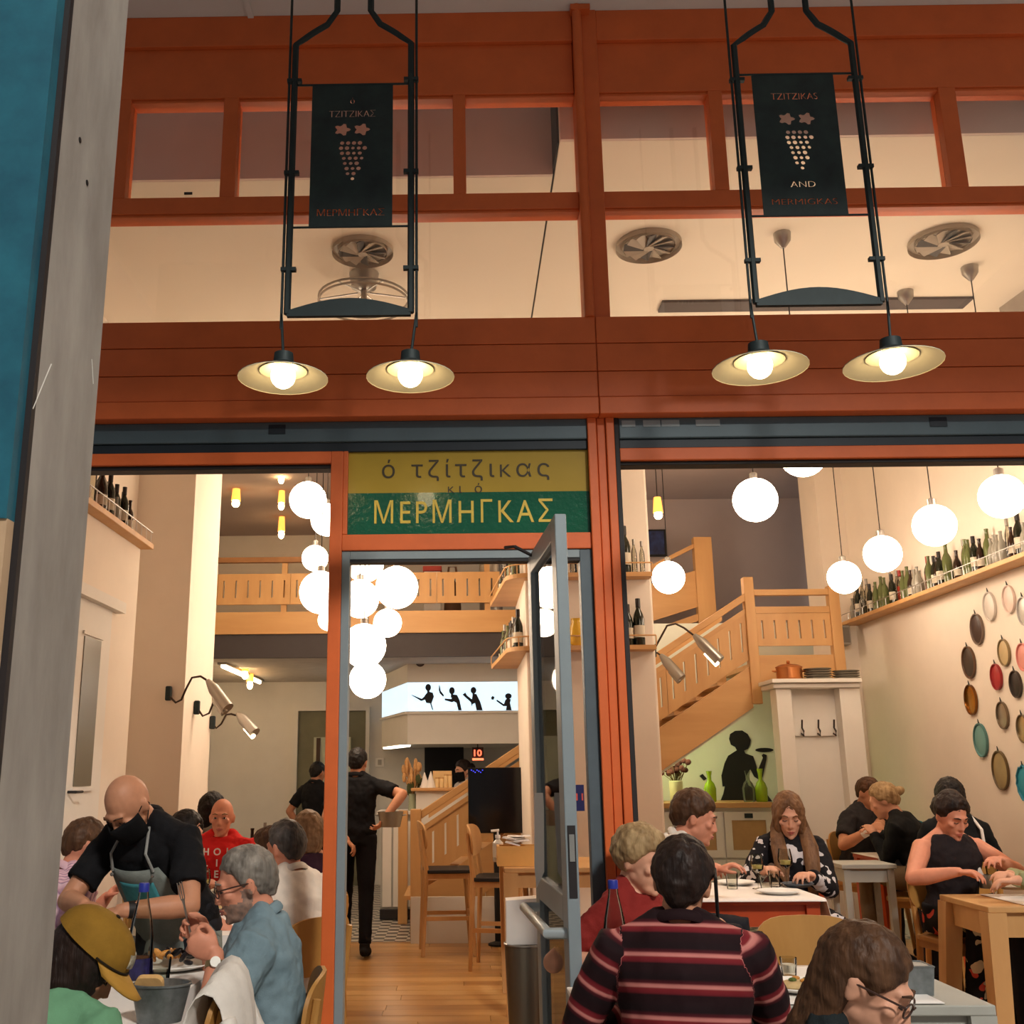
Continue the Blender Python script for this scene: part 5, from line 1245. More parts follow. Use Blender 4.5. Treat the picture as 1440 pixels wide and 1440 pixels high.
# grey table on the terrace right
TG = 0.7465
water_bottle(onz(868, 1384, TG), 'clear water bottle with blue cap beside the striped sweater man', lab=False)
tumbler(onz(852, 1400, TG), 'small tumbler beside the water bottle on the grey table')
t = ob('folded_napkin', mv(prism(rrect(-0.08, 0.08, -0.05, 0.05, 0.01), 0.012, 'xy', 0), *onz(834, 1398, TG)), paper_m, label='folded white napkin on the corner of the grey table', catg='napkin', loc=onz(834, 1398, TG))
plate(onz(1125, 1392, TG), 'white plate with leftovers and a spoon on the grey table', 0.12, food=mash)
tumbler(onz(1110, 1372, TG), 'small glass near the empty chair on the grey table', h=0.06, r=0.03, drink=mat('white_cream', (230, 224, 214), 0.4))
fork((onz(1125, 1392, TG)[0]+0.02, onz(1125, 1392, TG)[1]-0.03, TG+0.024), -30, 'steel fork resting on the leftovers plate')
cb = onz(1283, 1396, 0.7415)
t = thing('metal_caddy', 'galvanised square cutlery caddy on the grey table corner', 'caddy', cb)
ob('tin', ringloft([[(-0.05, -0.045, 0), (0.05, -0.045, 0), (0.05, 0.045, 0), (-0.05, 0.045, 0)], [(-0.058, -0.052, 0.085), (0.058, -0.052, 0.085), (0.058, 0.052, 0.085), (-0.058, 0.052, 0.085)]]), galv, t, local=True)
ob('rim_wire', tube([(-0.058, -0.052, 0.086), (0.058, -0.052, 0.086), (0.058, 0.052, 0.086), (-0.058, 0.052, 0.086), (-0.058, -0.052, 0.086)], 0.003, 5), galv, t, local=True)
# orange table
TO = 0.7965
wineglass(onz(1067, 1250, TO), 'white wine glass by the girl fork hand', group='glasses on the orange table'); wineglass(onz(1107, 1246, TO), 'white wine glass standing centrally before the girl', group='glasses on the orange table', s=1.1)
for u, v, l in ((1090, 1247, 'empty tumbler between the two wine glasses'), (1078, 1253, 'short tumbler at the front of the orange table'), (1030, 1250, 'tumbler beside the leaning man hands')): tumbler(onz(u, v, TO), l, h=0.085)
plate(onz(1122, 1247, TO), 'slate blue bowl before the long-haired girl', 0.09, mat('slate_bowl', (70, 78, 86), 0.4))
plate(onz(1096, 1257, TO), 'white side plate with napkin on the orange table', 0.10, oval=1.2)
plate(onz(1035, 1244, TO), 'white dinner plate before the leaning man', 0.11)
# splayed oak table
TK = 0.7665
t = thing('beer_glass', 'full beer glass on the splayed oak table', 'glass', onz(1369, 1245, TK))
ob('glass', lathe([(0.028, 0), (0.03, 0.003), (0.038, 0.16), (0.036, 0.16), (0.028, 0.01), (0.001, 0.01)], 16), clear, t, local=True, smooth=True)
ob('beer', lathe([(0.0275, 0.011), (0.0345, 0.125)], 16), mat('amber_beer', (206, 120, 26), 0.1, var=0), t, local=True, smooth=True)
ob('foam', lathe([(0.0346, 0.1255), (0.0355, 0.142)], 16), white_m, t, local=True, smooth=True)
t = thing('steel_cup', 'steel cup with napkins beside the beer glass', 'cup', onz(1387, 1249, TK))
ob('cup', lathe([(0.033, 0), (0.035, 0.075), (0.032, 0.075), (0.03, 0.01)], 16), chrome_m, t, local=True, smooth=True); ob('napkin', rot(box(-0.02, 0.02, -0.003, 0.003, 0.01, 0.115), 'Y', -20), paper_m, t, local=True)
tumbler(onz(1398, 1247, TK), 'empty tall tumbler behind the steel cup', h=0.13)
plate(onz(1424, 1250, TK), 'white plate before the green-sleeved diner', 0.11)
plate(onz(1216, 1182, 0.8065), 'white plate between the couple by the right wall', 0.10)
# ================================================================== people
clouds = bpy.data.textures.new('cloth_folds', 'CLOUDS'); clouds.noise_scale = 0.065; clouds.noise_depth = 2
tufts = bpy.data.textures.new('hair_tufts', 'CLOUDS'); tufts.noise_scale = 0.028; tufts.noise_depth = 1
def remesh(s, vox, smooth=2, fold=0.0):
    me = bpy.data.meshes.new('tmp'); me.from_pydata([tuple(v) for v in s[0]], [], s[1])
    bm = bmesh.new(); bm.from_mesh(me); bmesh.ops.recalc_face_normals(bm, faces=bm.faces); bm.to_mesh(me); bm.free()
    o = bpy.data.objects.new('tmp', me); C.objects.link(o)
    r = o.modifiers.new('r', 'REMESH'); r.mode = 'VOXEL'; r.voxel_size = vox; r.use_smooth_shade = True
    if smooth:
        k = o.modifiers.new('s', 'SMOOTH'); k.factor = 0.5; k.iterations = smooth
    if fold:
        d = o.modifiers.new('d', 'DISPLACE'); d.texture = clouds; d.strength = fold; d.mid_level = 0.5; d.texture_coords = 'LOCAL'
    dg = bpy.context.evaluated_depsgraph_get()
    out = bpy.data.meshes.new_from_object(o.evaluated_get(dg))
    bpy.data.objects.remove(o); bpy.data.meshes.remove(me)
    out.polygons.foreach_set('use_smooth', [True]*len(out.polygons))
    return out
def skin_mat(name, c, lips=None):
    return mat('skin_'+name, c, 0.5, var=0.10, scale=18, spec=0.35)
SK = {'fair': skin_mat('fair', (216, 160, 132)), 'tan': skin_mat('tan', (196, 138, 106)), 'ruddy': skin_mat('ruddy', (212, 142, 114)), 'olive': skin_mat('olive', (178, 122, 92))}
HR = {}
def hair_mat(name, c, c2):
    HR[name] = mat('hair_'+name, c, 0.55, var=0, col2=c2, scale=30, stretch=(1, 1, 0.12), bump=0.7, bscale=60, spec=0.3); return HR[name]
hair_mat('black', (26, 20, 18), (12, 10, 10)); hair_mat('brown', (92, 62, 40), (54, 34, 22)); hair_mat('grey', (150, 142, 132), (90, 84, 78)); hair_mat('darkgrey', (96, 90, 86), (54, 50, 48))
hair_mat('blonde', (186, 158, 116), (128, 100, 66)); hair_mat('ash', (150, 124, 96), (98, 76, 56)); hair_mat('auburn', (136, 98, 66), (88, 60, 40)); hair_mat('darkbrown', (48, 32, 26), (26, 18, 16)); hair_mat('sandy', (146, 112, 76), (100, 74, 48))
def fabric(name, c, c2=None, rough=0.85): return mat('cloth_'+name, c, rough, var=0.12, col2=c2, scale=9, bump=0.15, bscale=180, spec=0.2)
def two_bone(a, b, l1, l2, hint):
    a, b, hint = Vector(a), Vector(b), Vector(hint); d = b-a; L = d.length
    mx = (l1+l2)*0.985
    if L > mx: b = a+d*(mx/L); d = b-a; L = mx
    L = max(L, abs(l1-l2)+0.02)
    x = (l1*l1-l2*l2+L*L)/(2*L); h = math.sqrt(max(0.0, l1*l1-x*x)); dn = d.normalized()
    pr = hint-dn*hint.dot(dn)
    if pr.length < 1e-4: pr = Vector((0, 0, -1))
    return a+dn*x+pr.normalized()*h, b
def hair_shell(style):
    """style: dict(line=[(azimuth deg, z)], vol, top, grow, wave)"""
    n, m_ = 40, 22; c = (0, 0.012, 0.02); vol = style.get('vol', 0.012); line = style['line']
    bx, by = 0.0775, 0.0985; rz_ = 0.1045+vol*style.get('top', 1.0)
    zmin = min(z for _, z in line)
    def zl(a):
        for (a0, z0_), (a1, z1_) in zip(line, line[1:]):
            if a0 <= a <= a1:
                t = (a-a0)/max(1e-6, a1-a0); t = t*t*(3-2*t); return z0_+(z1_-z0_)*t
        return line[-1][1]
    rg = random.Random(style.get('seed', 1)); ph = [rg.uniform(0, 6.28) for _ in range(6)]
    rings = []
    zs = [c[2]+rz_*math.cos(PI/2*k/10) for k in range(1, 11)]
    k = 0; z = c[2]
    while z > zmin-0.001: z -= 0.02; zs.append(max(z, zmin-0.002))
    for z in zs:
        R = []
        f = math.sqrt(max(0.0, 1-((z-c[2])/rz_)**2)) if z > c[2] else 1.0
        low = max(0.0, c[2]-z)
        for j in range(n):
            a = 2*PI*j/n; ad = abs((math.degrees(a)+180) % 360-180)      # 0 = front
            lim = zl(ad); zz = z; g = f
            if z > c[2]-0.16: taper = 1-(style.get('nape', 0.22))*min(1, low/0.10)**1.5
            else: taper = 1-style.get('nape', 0.25)
            g *= taper if low > 0 else 1
            g *= 1+style.get('grow', 0.0)*low
            wv = style.get('wave', 0.02); g *= 1+wv*(math.sin(5*a+ph[0]+z*40)+0.6*math.sin(9*a+ph[1]-z*70)+0.5*math.sin(13*a+ph[2]))
            if z < lim: zz = lim-0.004; g *= 0.80
            q = min(1.0, max(0.0, (z-lim)/style.get('fade', 0.06))); q = q*q*(3-2*q) if q < 1 else 1
            x, y = math.sin(a)*(bx+0.002+vol*q)*g, -math.cos(a)*(by+0.002+vol*q)*g
            R.append((c[0]+x, c[1]+y, zz))
        rings.append(R)
    top = [(c[0], c[1], c[2]+rz_)]*n
    V, Fc = ringloft(rings, True)
    V.append((c[0], c[1], c[2]+rz_*1.0)); t = len(V)-1
    Fc = [f for f in Fc if len(f) == 4]+[tuple(range((len(rings)-1)*n, len(rings)*n))]
    for j in range(n): Fc.append((j, t, (j+1) % n))
    return V, Fc
SHORT = [(0, 0.062), (35, 0.06), (62, 0.035), (80, -0.012), (92, 0.0), (110, -0.03), (140, -0.06), (180, -0.07)]
LONG = [(0, 0.075), (28, 0.05), (45, -0.06), (60, -0.28), (90, -0.34), (180, -0.36)]
BOB = [(0, 0.072), (30, 0.05), (50, -0.03), (70, -0.09), (100, -0.12), (180, -0.13)]
BUZZ = [(0, 0.075), (40, 0.065), (66, 0.03), (85, 0.0), (95, 0.0), (115, -0.03), (180, -0.06)]
def head_shapes(M, long_face=1.0):
    """closed shapes (head-local metres, face to -y) transformed by M, to be fused"""
    L = []
    def E_(c, r, rt=None): L.append(tf(tf(ell((0, 0, 0), r, 18, 12), Matrix.Translation(c) @ (rt or Matrix())), M))
    def T_(p, r, fl=1.0): L.append(tf(tube(p, r, 10, flat=fl, round_ends=True), M))
    E_((0, 0.012, 0.022), (0.076, 0.096, 0.102)); E_((0, -0.030, -0.035), (0.060, 0.064, 0.080)); E_((0, -0.052, -0.088), (0.040, 0.038, 0.030))
    E_((0, -0.010, -0.055), (0.060, 0.055, 0.045)); E_((0, -0.082, -0.103), (0.020, 0.014, 0.014))
    T_([(-0.036, -0.078, 0.024), (0, -0.089, 0.028), (0.036, -0.078, 0.024)], 0.012)
    T_([(0, -0.090, 0.014), (0, -0.101, -0.012), (0, -0.108, -0.032)], [0.0075, 0.009, 0.0105]); E_((0.010, -0.098, -0.037), (0.008, 0.009, 0.006)); E_((-0.010, -0.098, -0.037), (0.008, 0.009, 0.006))
    for s_ in (-1, 1):
        E_((s_*0.042, -0.066, -0.018), (0.022, 0.020, 0.018)); E_((s_*0.030, -0.0745, 0.004), (0.016, 0.011, 0.0105))
        E_((s_*0.077, 0.012, -0.008), (0.009, 0.018, 0.031), Matrix.Rotation(s_*-0.35, 4, 'Z')); E_((s_*0.083, 0.016, 0.004), (0.006, 0.014, 0.018))
    T_([(-0.019, -0.090, -0.064), (0, -0.0985, -0.061), (0.019, -0.090, -0.064)], 0.0055); T_([(-0.017, -0.089, -0.072), (0, -0.096, -0.073), (0.017, -0.089, -0.072)], 0.0058)
    return L
def hand_shapes(Wp, d, n, thumb, curl=0.5, sp=1.0):
    """palm + four fingers + thumb; Wp wrist, d finger direction, n palm normal (fingers curl towards it), thumb = side vector"""
    d = Vector(d).normalized(); n = Vector(n); n = (n-d*n.dot(d)).normalized(); s_ = d.cross(n).normalized(); 
    if s_.dot(Vector(thumb)) < 0: s_ = -s_
    M = Matrix((( s_.x, d.x, n.x, Wp.x), (s_.y, d.y, n.y, Wp.y), (s_.z, d.z, n.z, Wp.z), (0, 0, 0, 1)))
    L = [tf(tf(ell((0, 0, 0), (0.043, 0.056, 0.0165), 14, 10), Matrix.Translation((0, 0.052, 0.002))), M), tf(tube([(0, -0.02, 0), (0, 0.02, 0)], [0.026, 0.026], 10, flat=0.75), M)]
    for i, (x, l) in enumerate(((0.030, 0.070), (0.010, 0.080), (-0.010, 0.075), (-0.029, 0.058))):
        p = Vector((x*0.95, 0.090-0.006*abs(i-1.3), 0)); pts = [Vector((x*0.9, 0.06, 0)), p]; a = 0.25*curl
        dx = (x*0.9)*sp
        for q in (0.45, 0.32, 0.23):
            a += curl*0.62
            p = p+Vector((dx*q*0.6, math.cos(a)*l*q, math.sin(a)*l*q)); pts.append(p)
        L.append(tf(tube(pts, [0.0105, 0.0098, 0.009, 0.0082, 0.0072], 8, round_ends=True), M))
    th = [(0.024, 0.022, 0.004), (0.046, 0.044, 0.016), (0.054, 0.072, 0.026*(0.5+curl)), (0.048, 0.092, 0.034*(0.5+curl))]
    L.append(tf(tube(th, [0.015, 0.0125, 0.0105, 0.008], 8, round_ends=True), M))
    return L, M
def person(label, head, rz, lean=8, side=0, pitch=10, yaw=0, roll=0, stand=False, s=1.0, b=1.0, skin='fair', top=None, sleeve='short', bottom=None, bare=False,
           hair=None, hairm='brown', hands=None, elbow=None, curl=(0.7, 0.7), eyes='down', vox=0.008, neck_open=0.0, collar=None, shoes=None, brow=None, ph_lim=None, legs=None, bun=None, twist=0, fold=0.026, female=False, beard=None, seat=None, seat_m=None, fz=0.0, seat_back=0.38):
    rzr = math.radians(rz); Rz = Matrix.Rotation(rzr, 3, 'Z'); head = Vector(head)
    la, sa = math.radians(lean), math.radians(side)
    Tz = Vector((math.sin(sa), -math.sin(la)*math.cos(sa), math.cos(la)*math.cos(sa))).normalized()
    Tx = Vector((math.cos(math.radians(twist)), math.sin(math.radians(twist)), 0)); Tx = (Tx-Tz*Tx.dot(Tz)).normalized(); Ty = Tz.cross(Tx)
    tp = lambda x, y, z: (Tx*x+Ty*y+Tz*z)
    neck0 = tp(0, 0.012, 0.470)
    Mh3 = (Matrix.Rotation(math.radians(yaw), 3, 'Z') @ Matrix.Rotation(math.radians(pitch), 3, 'X') @ Matrix.Rotation(math.radians(roll), 3, 'Y'))
    hc = neck0+Tz*0.012+Mh3 @ Vector((0, -0.026, 0.088))
    hw = Rz @ (hc*s)
    ph = head.z-hw.z-fz; lim = ph_lim or ((0.78, 1.15) if stand else (0.42, 0.74)); ph = min(max(ph, lim[0]), lim[1])
    base = Vector((head.x-hw.x, head.y-hw.y, fz))
    t = thing('person', label, 'person', base, rz); t.scale = (s, s, s)
    pel = Vector((0, 0, ph/s)); G = lambda v: v+pel
    inv = lambda wp: (Rz.transposed() @ (Vector(wp)-base))/s
    Mh = Matrix.Translation(G(hc)) @ Mh3.to_4x4()
    sw = 0.175*b*(0.88 if female else 1.0)
    core = [(-0.10, 0.135, 0.10), (0.0, 0.160, 0.115), (0.10, 0.142 if not female else 0.128, 0.104), (0.20, 0.146 if not female else 0.130, 0.108), (0.31, 0.165, 0.116 if not female else 0.122), (0.37, 0.155, 0.104), (0.42, 0.115, 0.084), (0.447, 0.086, 0.073), (0.465, 0.064, 0.062)]
    def torso(k, off, z0=-0.10, z1=0.475, belly=0.0):
        R = []
        for (z, rx, ry) in core:
            if z < z0 or z > z1+1e-6: continue
            rx, ry = rx*b*(0.93 if female else 1)*k+off, ry*(0.5+0.5*b)*k+off
            R.append([G(tp(rx*math.cos(2*PI*j/20)*1.0, -0.0+ry*math.sin(2*PI*j/20)+(0.0 if z < 0.42 else 0.01), z)) for j in range(20)])
        return ringloft(R)
    sk = [torso(0.90, -0.004)]; clo = [torso(1.03, 0.012, z1=0.45)]
    sk += head_shapes(Mh)
    sk.append(tube([G(neck0-Tz*0.05), G(neck0+Tz*0.02), G(hc)+Mh3 @ Vector((0, 0.02, -0.05))], [0.062, 0.054, 0.053], 14))
    bones = [(G(tp(0, 0, -0.1)), G(tp(0, 0, 0.48)), 0.14, 0.0)]
    hinfo = {}
    for sd, key in ((1, 'L'), (-1, 'R')):
        Sh = G(tp(sd*sw, 0.0, 0.372))
        trap = [G(tp(sd*0.025, 0.018, 0.455)), G(tp(sd*sw*0.55, 0.012, 0.405)), G(tp(sd*sw*0.95, 0.0, 0.372))]
        sk.append(tube(trap, [0.045, 0.050, 0.048], 12, round_ends=True)); clo.append(tube([trap[0]+Vector((sd*0.02, 0, 0)), trap[1], trap[2]], [0.050, 0.060, 0.062], 12, round_ends=True) if sleeve != 'none' else tube([G(tp(sd*0.09, 0.01, 0.38)), G(tp(sd*0.10, 0.01, 0.425))], [0.06, 0.035], 10))
        hint = Vector((elbow or {}).get(key, (sd*0.55, 0.35, -0.75)))
        if hands and key in hands and hands[key] is not None:
            tgt = hands[key]; tgt = inv(tgt)
        else:
            tgt = G(Vector((sd*0.16, -0.32, 0.14))) if not stand else G(tp(sd*0.22, -0.05, -0.06))
        El, Wr = two_bone(Sh, tgt, 0.285, 0.25, hint)
        fd = (Wr-El).normalized(); up = Vector((0, 0, 1))
        sk.append(tube([G(tp(sd*sw*0.6, 0, 0.36)), Sh, Sh.lerp(El, 0.5), El], [0.058, 0.053*b, 0.046*b, 0.040], 12, round_ends=True)); sk.append(tube([El, El.lerp(Wr, 0.3), Wr], [0.040, 0.042*b, 0.027], 12, round_ends=True)); sk.append(ell(El, (0.040,)*3, 12, 8))
        hs = (hands or {}).get(key+'n', (0, 0, -1)); dirn = (hands or {}).get(key+'d')
        dd = Vector(dirn) if dirn else (fd+Vector((0, 0, -0.15))).normalized()
        nn = Vector(hs)
        th = Vector((hands or {}).get(key+'t', (-sd, -0.2, 0.5)))
        L, Mw = hand_shapes(Wr+dd*0.0, dd, nn, th, curl[0 if sd > 0 else 1]); sk += L; hinfo[key] = (Wr, dd, Mw, El)
        if sleeve == 'none': clo.append(tube([G(tp(sd*sw*0.35, 0, 0.35)), G(tp(sd*sw*0.82, 0, 0.40))], [0.075, 0.060], 12))
        else:
            f = {'short': 0.72, 'elbow': 1.0, 'long': 2.0, 'roll': 1.25}[sleeve]
            pts = [G(tp(sd*sw*0.5, 0, 0.345)), Sh]; rr = [0.076, 0.066*b]
            if f <= 1: pts += [Sh.lerp(El, f*0.5), Sh.lerp(El, f)]; rr += [0.064*b, 0.064*b]
            else: pts += [Sh.lerp(El, 0.5), El, El.lerp(Wr, min(0.97, (f-1)*1.0))]; rr += [0.058*b, 0.052, 0.042]
            if f <= 1: clo.append(tube(pts, rr, 14))
            else:
                clo.append(tube(pts[:4], rr[:4], 14, round_ends=True)); clo.append(tube([pts[3], pts[3].lerp(pts[4], 0.4), pts[4]], [rr[3], rr[3]*0.95, rr[4]], 14)); clo.append(ell(pts[3], (rr[3],)*3, 14, 10))
        bones.append((Sh, El, 0.06, 0.52)); bones.append((El, Wr, 0.045, 0.52+0.285))
    # legs
    tr = []; sk_leg = []; shoe = []
    tr.append(ringloft([[G(tp(0.168*b*math.cos(2*PI*j/20), 0.122*math.sin(2*PI*j/20), z)) for j in range(20)] for z in (-0.10, -0.02, 0.06)]))
    for sd in (1, -1):
        hip = G(Vector((sd*0.09, 0.0, -0.03)))
        if stand:
            st_ = (legs or {}).get('L' if sd > 0 else 'R', (0, 0))
            kn = Vector((sd*0.10, -0.03+st_[0]*0.5, ph/s*0.52)); an = Vector((sd*0.11, 0.02+st_[0], 0.09+st_[1]))
        else:
            kn = G(Vector((sd*0.13, -0.42, -0.0))); an = Vector((sd*0.14, -0.40+(legs or {}).get('back', 0), 0.09))
        tr.append(tube([hip, hip.lerp(kn, 0.5), kn, kn.lerp(an, 0.4), an+Vector((0, 0, 0.02))], [0.098, 0.084, 0.068, 0.060, 0.052], 14, round_ends=False))
        sk.append(tube([hip, hip.lerp(kn, 0.5), kn, kn.lerp(an, 0.4), an, an+Vector((0, -0.02, -0.04))], [0.08, 0.072, 0.056, 0.050, 0.036, 0.034], 12))
        shoe.append(cat(tube([an+Vector((0, 0.05, -0.035)), an+Vector((0, -0.03, -0.03)), an+Vector((0, -0.11, -0.052)), an+Vector((0, -0.18, -0.062))], [0.036, 0.045, 0.040, 0.026], 12, round_ends=True), tube([an+Vector((0, 0.01, -0.03)), an+Vector((0, 0.01, 0.03))], [0.045, 0.044], 12)))
    def link(name, me, m):
        me.materials.clear(); me.materials.append(m); me.name = name
        o = bpy.data.objects.new(name, me); C.objects.link(o); o.parent = t; return o
    bm_ = remesh(cat(*sk), vox, 2)
    link('body', bm_, SK[skin])
    if beard:
        bm_.materials.append(beard); nP = len(bm_.polygons); cc = np.empty(nP*3); bm_.polygons.foreach_get('center', cc); cc = cc.reshape(-1, 3)
        Mi = np.array(Mh.inverted()); lc = cc @ Mi[:3, :3].T+Mi[:3, 3]
        sel = (lc[:, 2] < -0.048-0.35*np.clip(lc[:, 1]+0.06, -0.05, 1)*0-0.0) & (lc[:, 2] > -0.125) & (lc[:, 1] < 0.005) & ~((np.abs(lc[:, 0]) < 0.022) & (lc[:, 2] > -0.078) & (lc[:, 1] < -0.085) & (lc[:, 2] < -0.058))
        sel &= np.linalg.norm(lc, axis=1) < 0.14
        sel |= (np.linalg.norm(lc, axis=1) < 0.14) & (lc[:, 2] < -0.01) & (lc[:, 2] > -0.06) & (np.abs(lc[:, 1]+0.005) < 0.018) & (np.abs(lc[:, 0]) > 0.045)
        bm_.polygons.foreach_set('material_index', sel.astype(np.int32))
    tm = remesh(cat(*clo), vox*1.3, 4, fold)
    # distance along the nearest bone, used by knitted or printed bands
    co = np.empty(len(tm.vertices)*3); tm.vertices.foreach_get('co', co); co = co.reshape(-1, 3)
    best = np.full(len(co), 1e9); val = np.zeros(len(co))
    for (a, b_, r_, off) in bones:
        a, b_ = np.array(a), np.array(b_); d = b_-a; L_ = np.linalg.norm(d); u_ = d/L_
        q = np.clip((co-a) @ u_, 0, L_); dist = np.linalg.norm(co-a-q[:, None]*u_, axis=1)/r_
        raw = (co-a) @ u_
        k = dist < best; best[k] = dist[k]; val[k] = (off+raw)[k]
    at_ = tm.attributes.new('along', 'FLOAT', 'POINT'); at_.data.foreach_set('value', val)
    ac = tm.attributes.new('across', 'FLOAT', 'POINT'); ac.data.foreach_set('value', np.arctan2(co[:, 0], -(co[:, 1]))*0.15+co[:, 0]*0.5)
    to = link('shirt' if not female else 'top', tm, top or fabric('plain', (60, 60, 64)))
    link('trousers', remesh(cat(*tr), vox*1.5, 3, 0.01), bottom or fabric('dark_trousers', (34, 34, 40)))
    for s_ in shoe:
        link('shoe', remesh(s_, 0.008, 2), shoes or fabric('black_shoe', (26, 24, 24)))
    hm = HR[hairm]
    if hair:
        ho = ob('hair', tf(hair_shell(hair), Mh), hm, t, local=True, smooth=True, angle=70)
        ss = ho.modifiers.new('sub', 'SUBSURF'); ss.levels = 2; ss.render_levels = 2
        dd_ = ho.modifiers.new('tufts', 'DISPLACE'); dd_.texture = tufts; dd_.strength = hair.get('tuft', 0.012); dd_.mid_level = 0.5; dd_.texture_coords = 'LOCAL'
    if bun: ob('hair_bun', tf(tf(ell((0, 0, 0), bun[1], 14, 10), Matrix.Translation(bun[0])), Mh), hm, t, local=True, smooth=True)
    if eyes:
        for s_ in (-1, 1):
            if eyes == 'open':
                e_ = ob('eye', tf(tf(ell((0, 0, 0), (0.0125, 0.0065, 0.0065), 12, 8), Matrix.Translation((s_*0.031, -0.0835, 0.003))), Mh), mat('eye_white', (226, 220, 212), 0.2, var=0), t, local=True, smooth=True)
                ob('iris', tf(tf(ell((0, 0, 0), (0.0055, 0.003, 0.0055), 10, 6), Matrix.Translation((s_*0.031, -0.0890, 0.003))), Mh), mat('iris_dark', (40, 28, 22), 0.2, var=0), e_, local=True, smooth=True)
            ob('eyelashes', tf(tube([(s_*0.019, -0.0870, 0.001), (s_*0.031, -0.0895, -0.003 if eyes == 'down' else 0.010), (s_*0.044, -0.083, 0.001)], 0.0022, 6), Mh), mat('lash_dark', (40, 28, 24), 0.7, var=0), t, local=True)
            ob('eyebrow', tf(tube([(s_*0.014, -0.0985, 0.027), (s_*0.032, -0.0965, 0.033), (s_*0.050, -0.081, 0.027)], [0.003, 0.0042, 0.0022], 6), Mh), brow or hm, t, local=True)
        ob('lips', tf(cat(tube([(-0.021, -0.0905, -0.066), (0, -0.1025, -0.063), (0.021, -0.0905, -0.066)], [0.002, 0.0048, 0.002], 8), tube([(-0.018, -0.091, -0.070), (0, -0.1005, -0.0735), (0.018, -0.091, -0.070)], [0.002, 0.0055, 0.002], 8)), Mh), mat('lip_rose', (176, 92, 82), 0.45, var=0.05), t, local=True, smooth=True)
    if collar is None and sleeve != 'none' and not female: collar = top
    if collar:
        pts = [G(neck0+Tx*(0.072*math.sin(a))+Ty*(0.068*math.cos(a)+0.0)+Tz*(-0.028+0.022*math.cos(a))) for a in [math.radians(x) for x in range(20, 341, 16)]]
        pts = [G(neck0+Tx*(0.074*math.sin(a))+Ty*(0.070*math.cos(a))+Tz*(-0.018+0.024*math.cos(a))) for a in [math.radians(x) for x in range(-165, 166, 15)]]
        ob('collar', tube([Vector(p) for p in pts], 0.020, 8, flat=0.55), collar, t, local=True, smooth=True)
    if seat:
        f_ = Rz @ Vector((0, -0.09*s, 0))
        c_ = chair(base.x+f_.x, base.y+f_.y, rz, seat, seat_m, z=fz, sh_=max(0.36, min(0.56, ph-0.115*s)), back=max(0.36, min(0.56, ph-0.115*s))+seat_back)
    return t, dict(Mh=Mh, G=G, tp=tp, hands=hinfo, inv=inv, Tz=Tz, Tx=Tx, Ty=Ty, neck=G(neck0), shirt=to)
def front_shell(info, z0, z1, w0, w1, dy, n=10, rx=0.165, ry=0.115):
    """curved sheet over the torso front between torso heights z0..z1, half-angles w0..w1 in degrees"""
    rows = []; m_ = 8
    for i in range(m_+1):
        z = z0+(z1-z0)*i/m_; wv = math.radians(w0+(w1-w0)*i/m_)
        rows.append([info['G'](info['tp']((rx+dy)*math.sin(-wv+2*wv*j/n), -(ry+dy)*math.cos(-wv+2*wv*j/n), z)) for j in range(n+1)])
    V = [tuple(p) for r in rows for p in r]; Fc = [(i*(n+1)+j, i*(n+1)+j+1, (i+1)*(n+1)+j+1, (i+1)*(n+1)+j) for i in range(m_) for j in range(n)]
    return V, Fc
def mask(t, I, m):
    R = []
    for z, k in ((0.0, 1.02), (-0.02, 1.05), (-0.04, 1.07), (-0.06, 1.06), (-0.08, 1.02), (-0.10, 0.95), (-0.112, 0.85)):
        row = []
        for j in range(15):
            a = math.radians(-86+172*j/14); nose = 0.030*math.exp(-(a/0.34)**2)*(1 if z > -0.06 else 0.5)
            row.append((0.0745*k*math.sin(a), -0.022-(0.068*k+nose+0.010)*math.cos(a)**0.8 if abs(math.cos(a)) > 1e-3 else -0.02, z))
        R.append(row)
    n = 15; V = [p for r in R for p in r]; Fc = [(i*n+j, i*n+j+1, (i+1)*n+j+1, (i+1)*n+j) for i in range(len(R)-1) for j in range(n-1)]
    o = ob('face_mask', tf((V, Fc), I['Mh']), m, t, local=True, smooth=True, angle=80); q = o.modifiers.new('t', 'SOLIDIFY'); q.thickness = 0.003
    for s_ in (-1, 1): ob('ear_loop', tf(tube([(s_*0.070, -0.022, -0.005), (s_*0.083, 0.020, 0.018), (s_*0.084, 0.030, -0.01), (s_*0.070, -0.018, -0.07)], 0.0022, 5), I['Mh']), m, t, local=True)
def glasses(t, I, m, dz=0.0):
    for s_ in (-1, 1):
        ob('spectacle_rim', tf(tube([(s_*0.034+0.024*math.cos(k*PI/10), -0.108+0.012*abs(math.cos(k*PI/10)*0.5+s_*0.5)*1.0, 0.002+dz+0.017*math.sin(k*PI/10)) for k in range(21)], 0.0024, 6), I['Mh']), m, t, local=True)
        ob('temple_arm', tf(tube([(s_*0.058, -0.098, 0.010+dz), (s_*0.080, -0.04, 0.010+dz), (s_*0.086, 0.02, 0.006+dz)], 0.0026, 6), I['Mh']), m, t, local=True)
    ob('bridge', tf(tube([(-0.010, -0.110, 0.006+dz), (0, -0.112, 0.010+dz), (0.010, -0.110, 0.006+dz)], 0.0022, 6), I['Mh']), m, t, local=True)
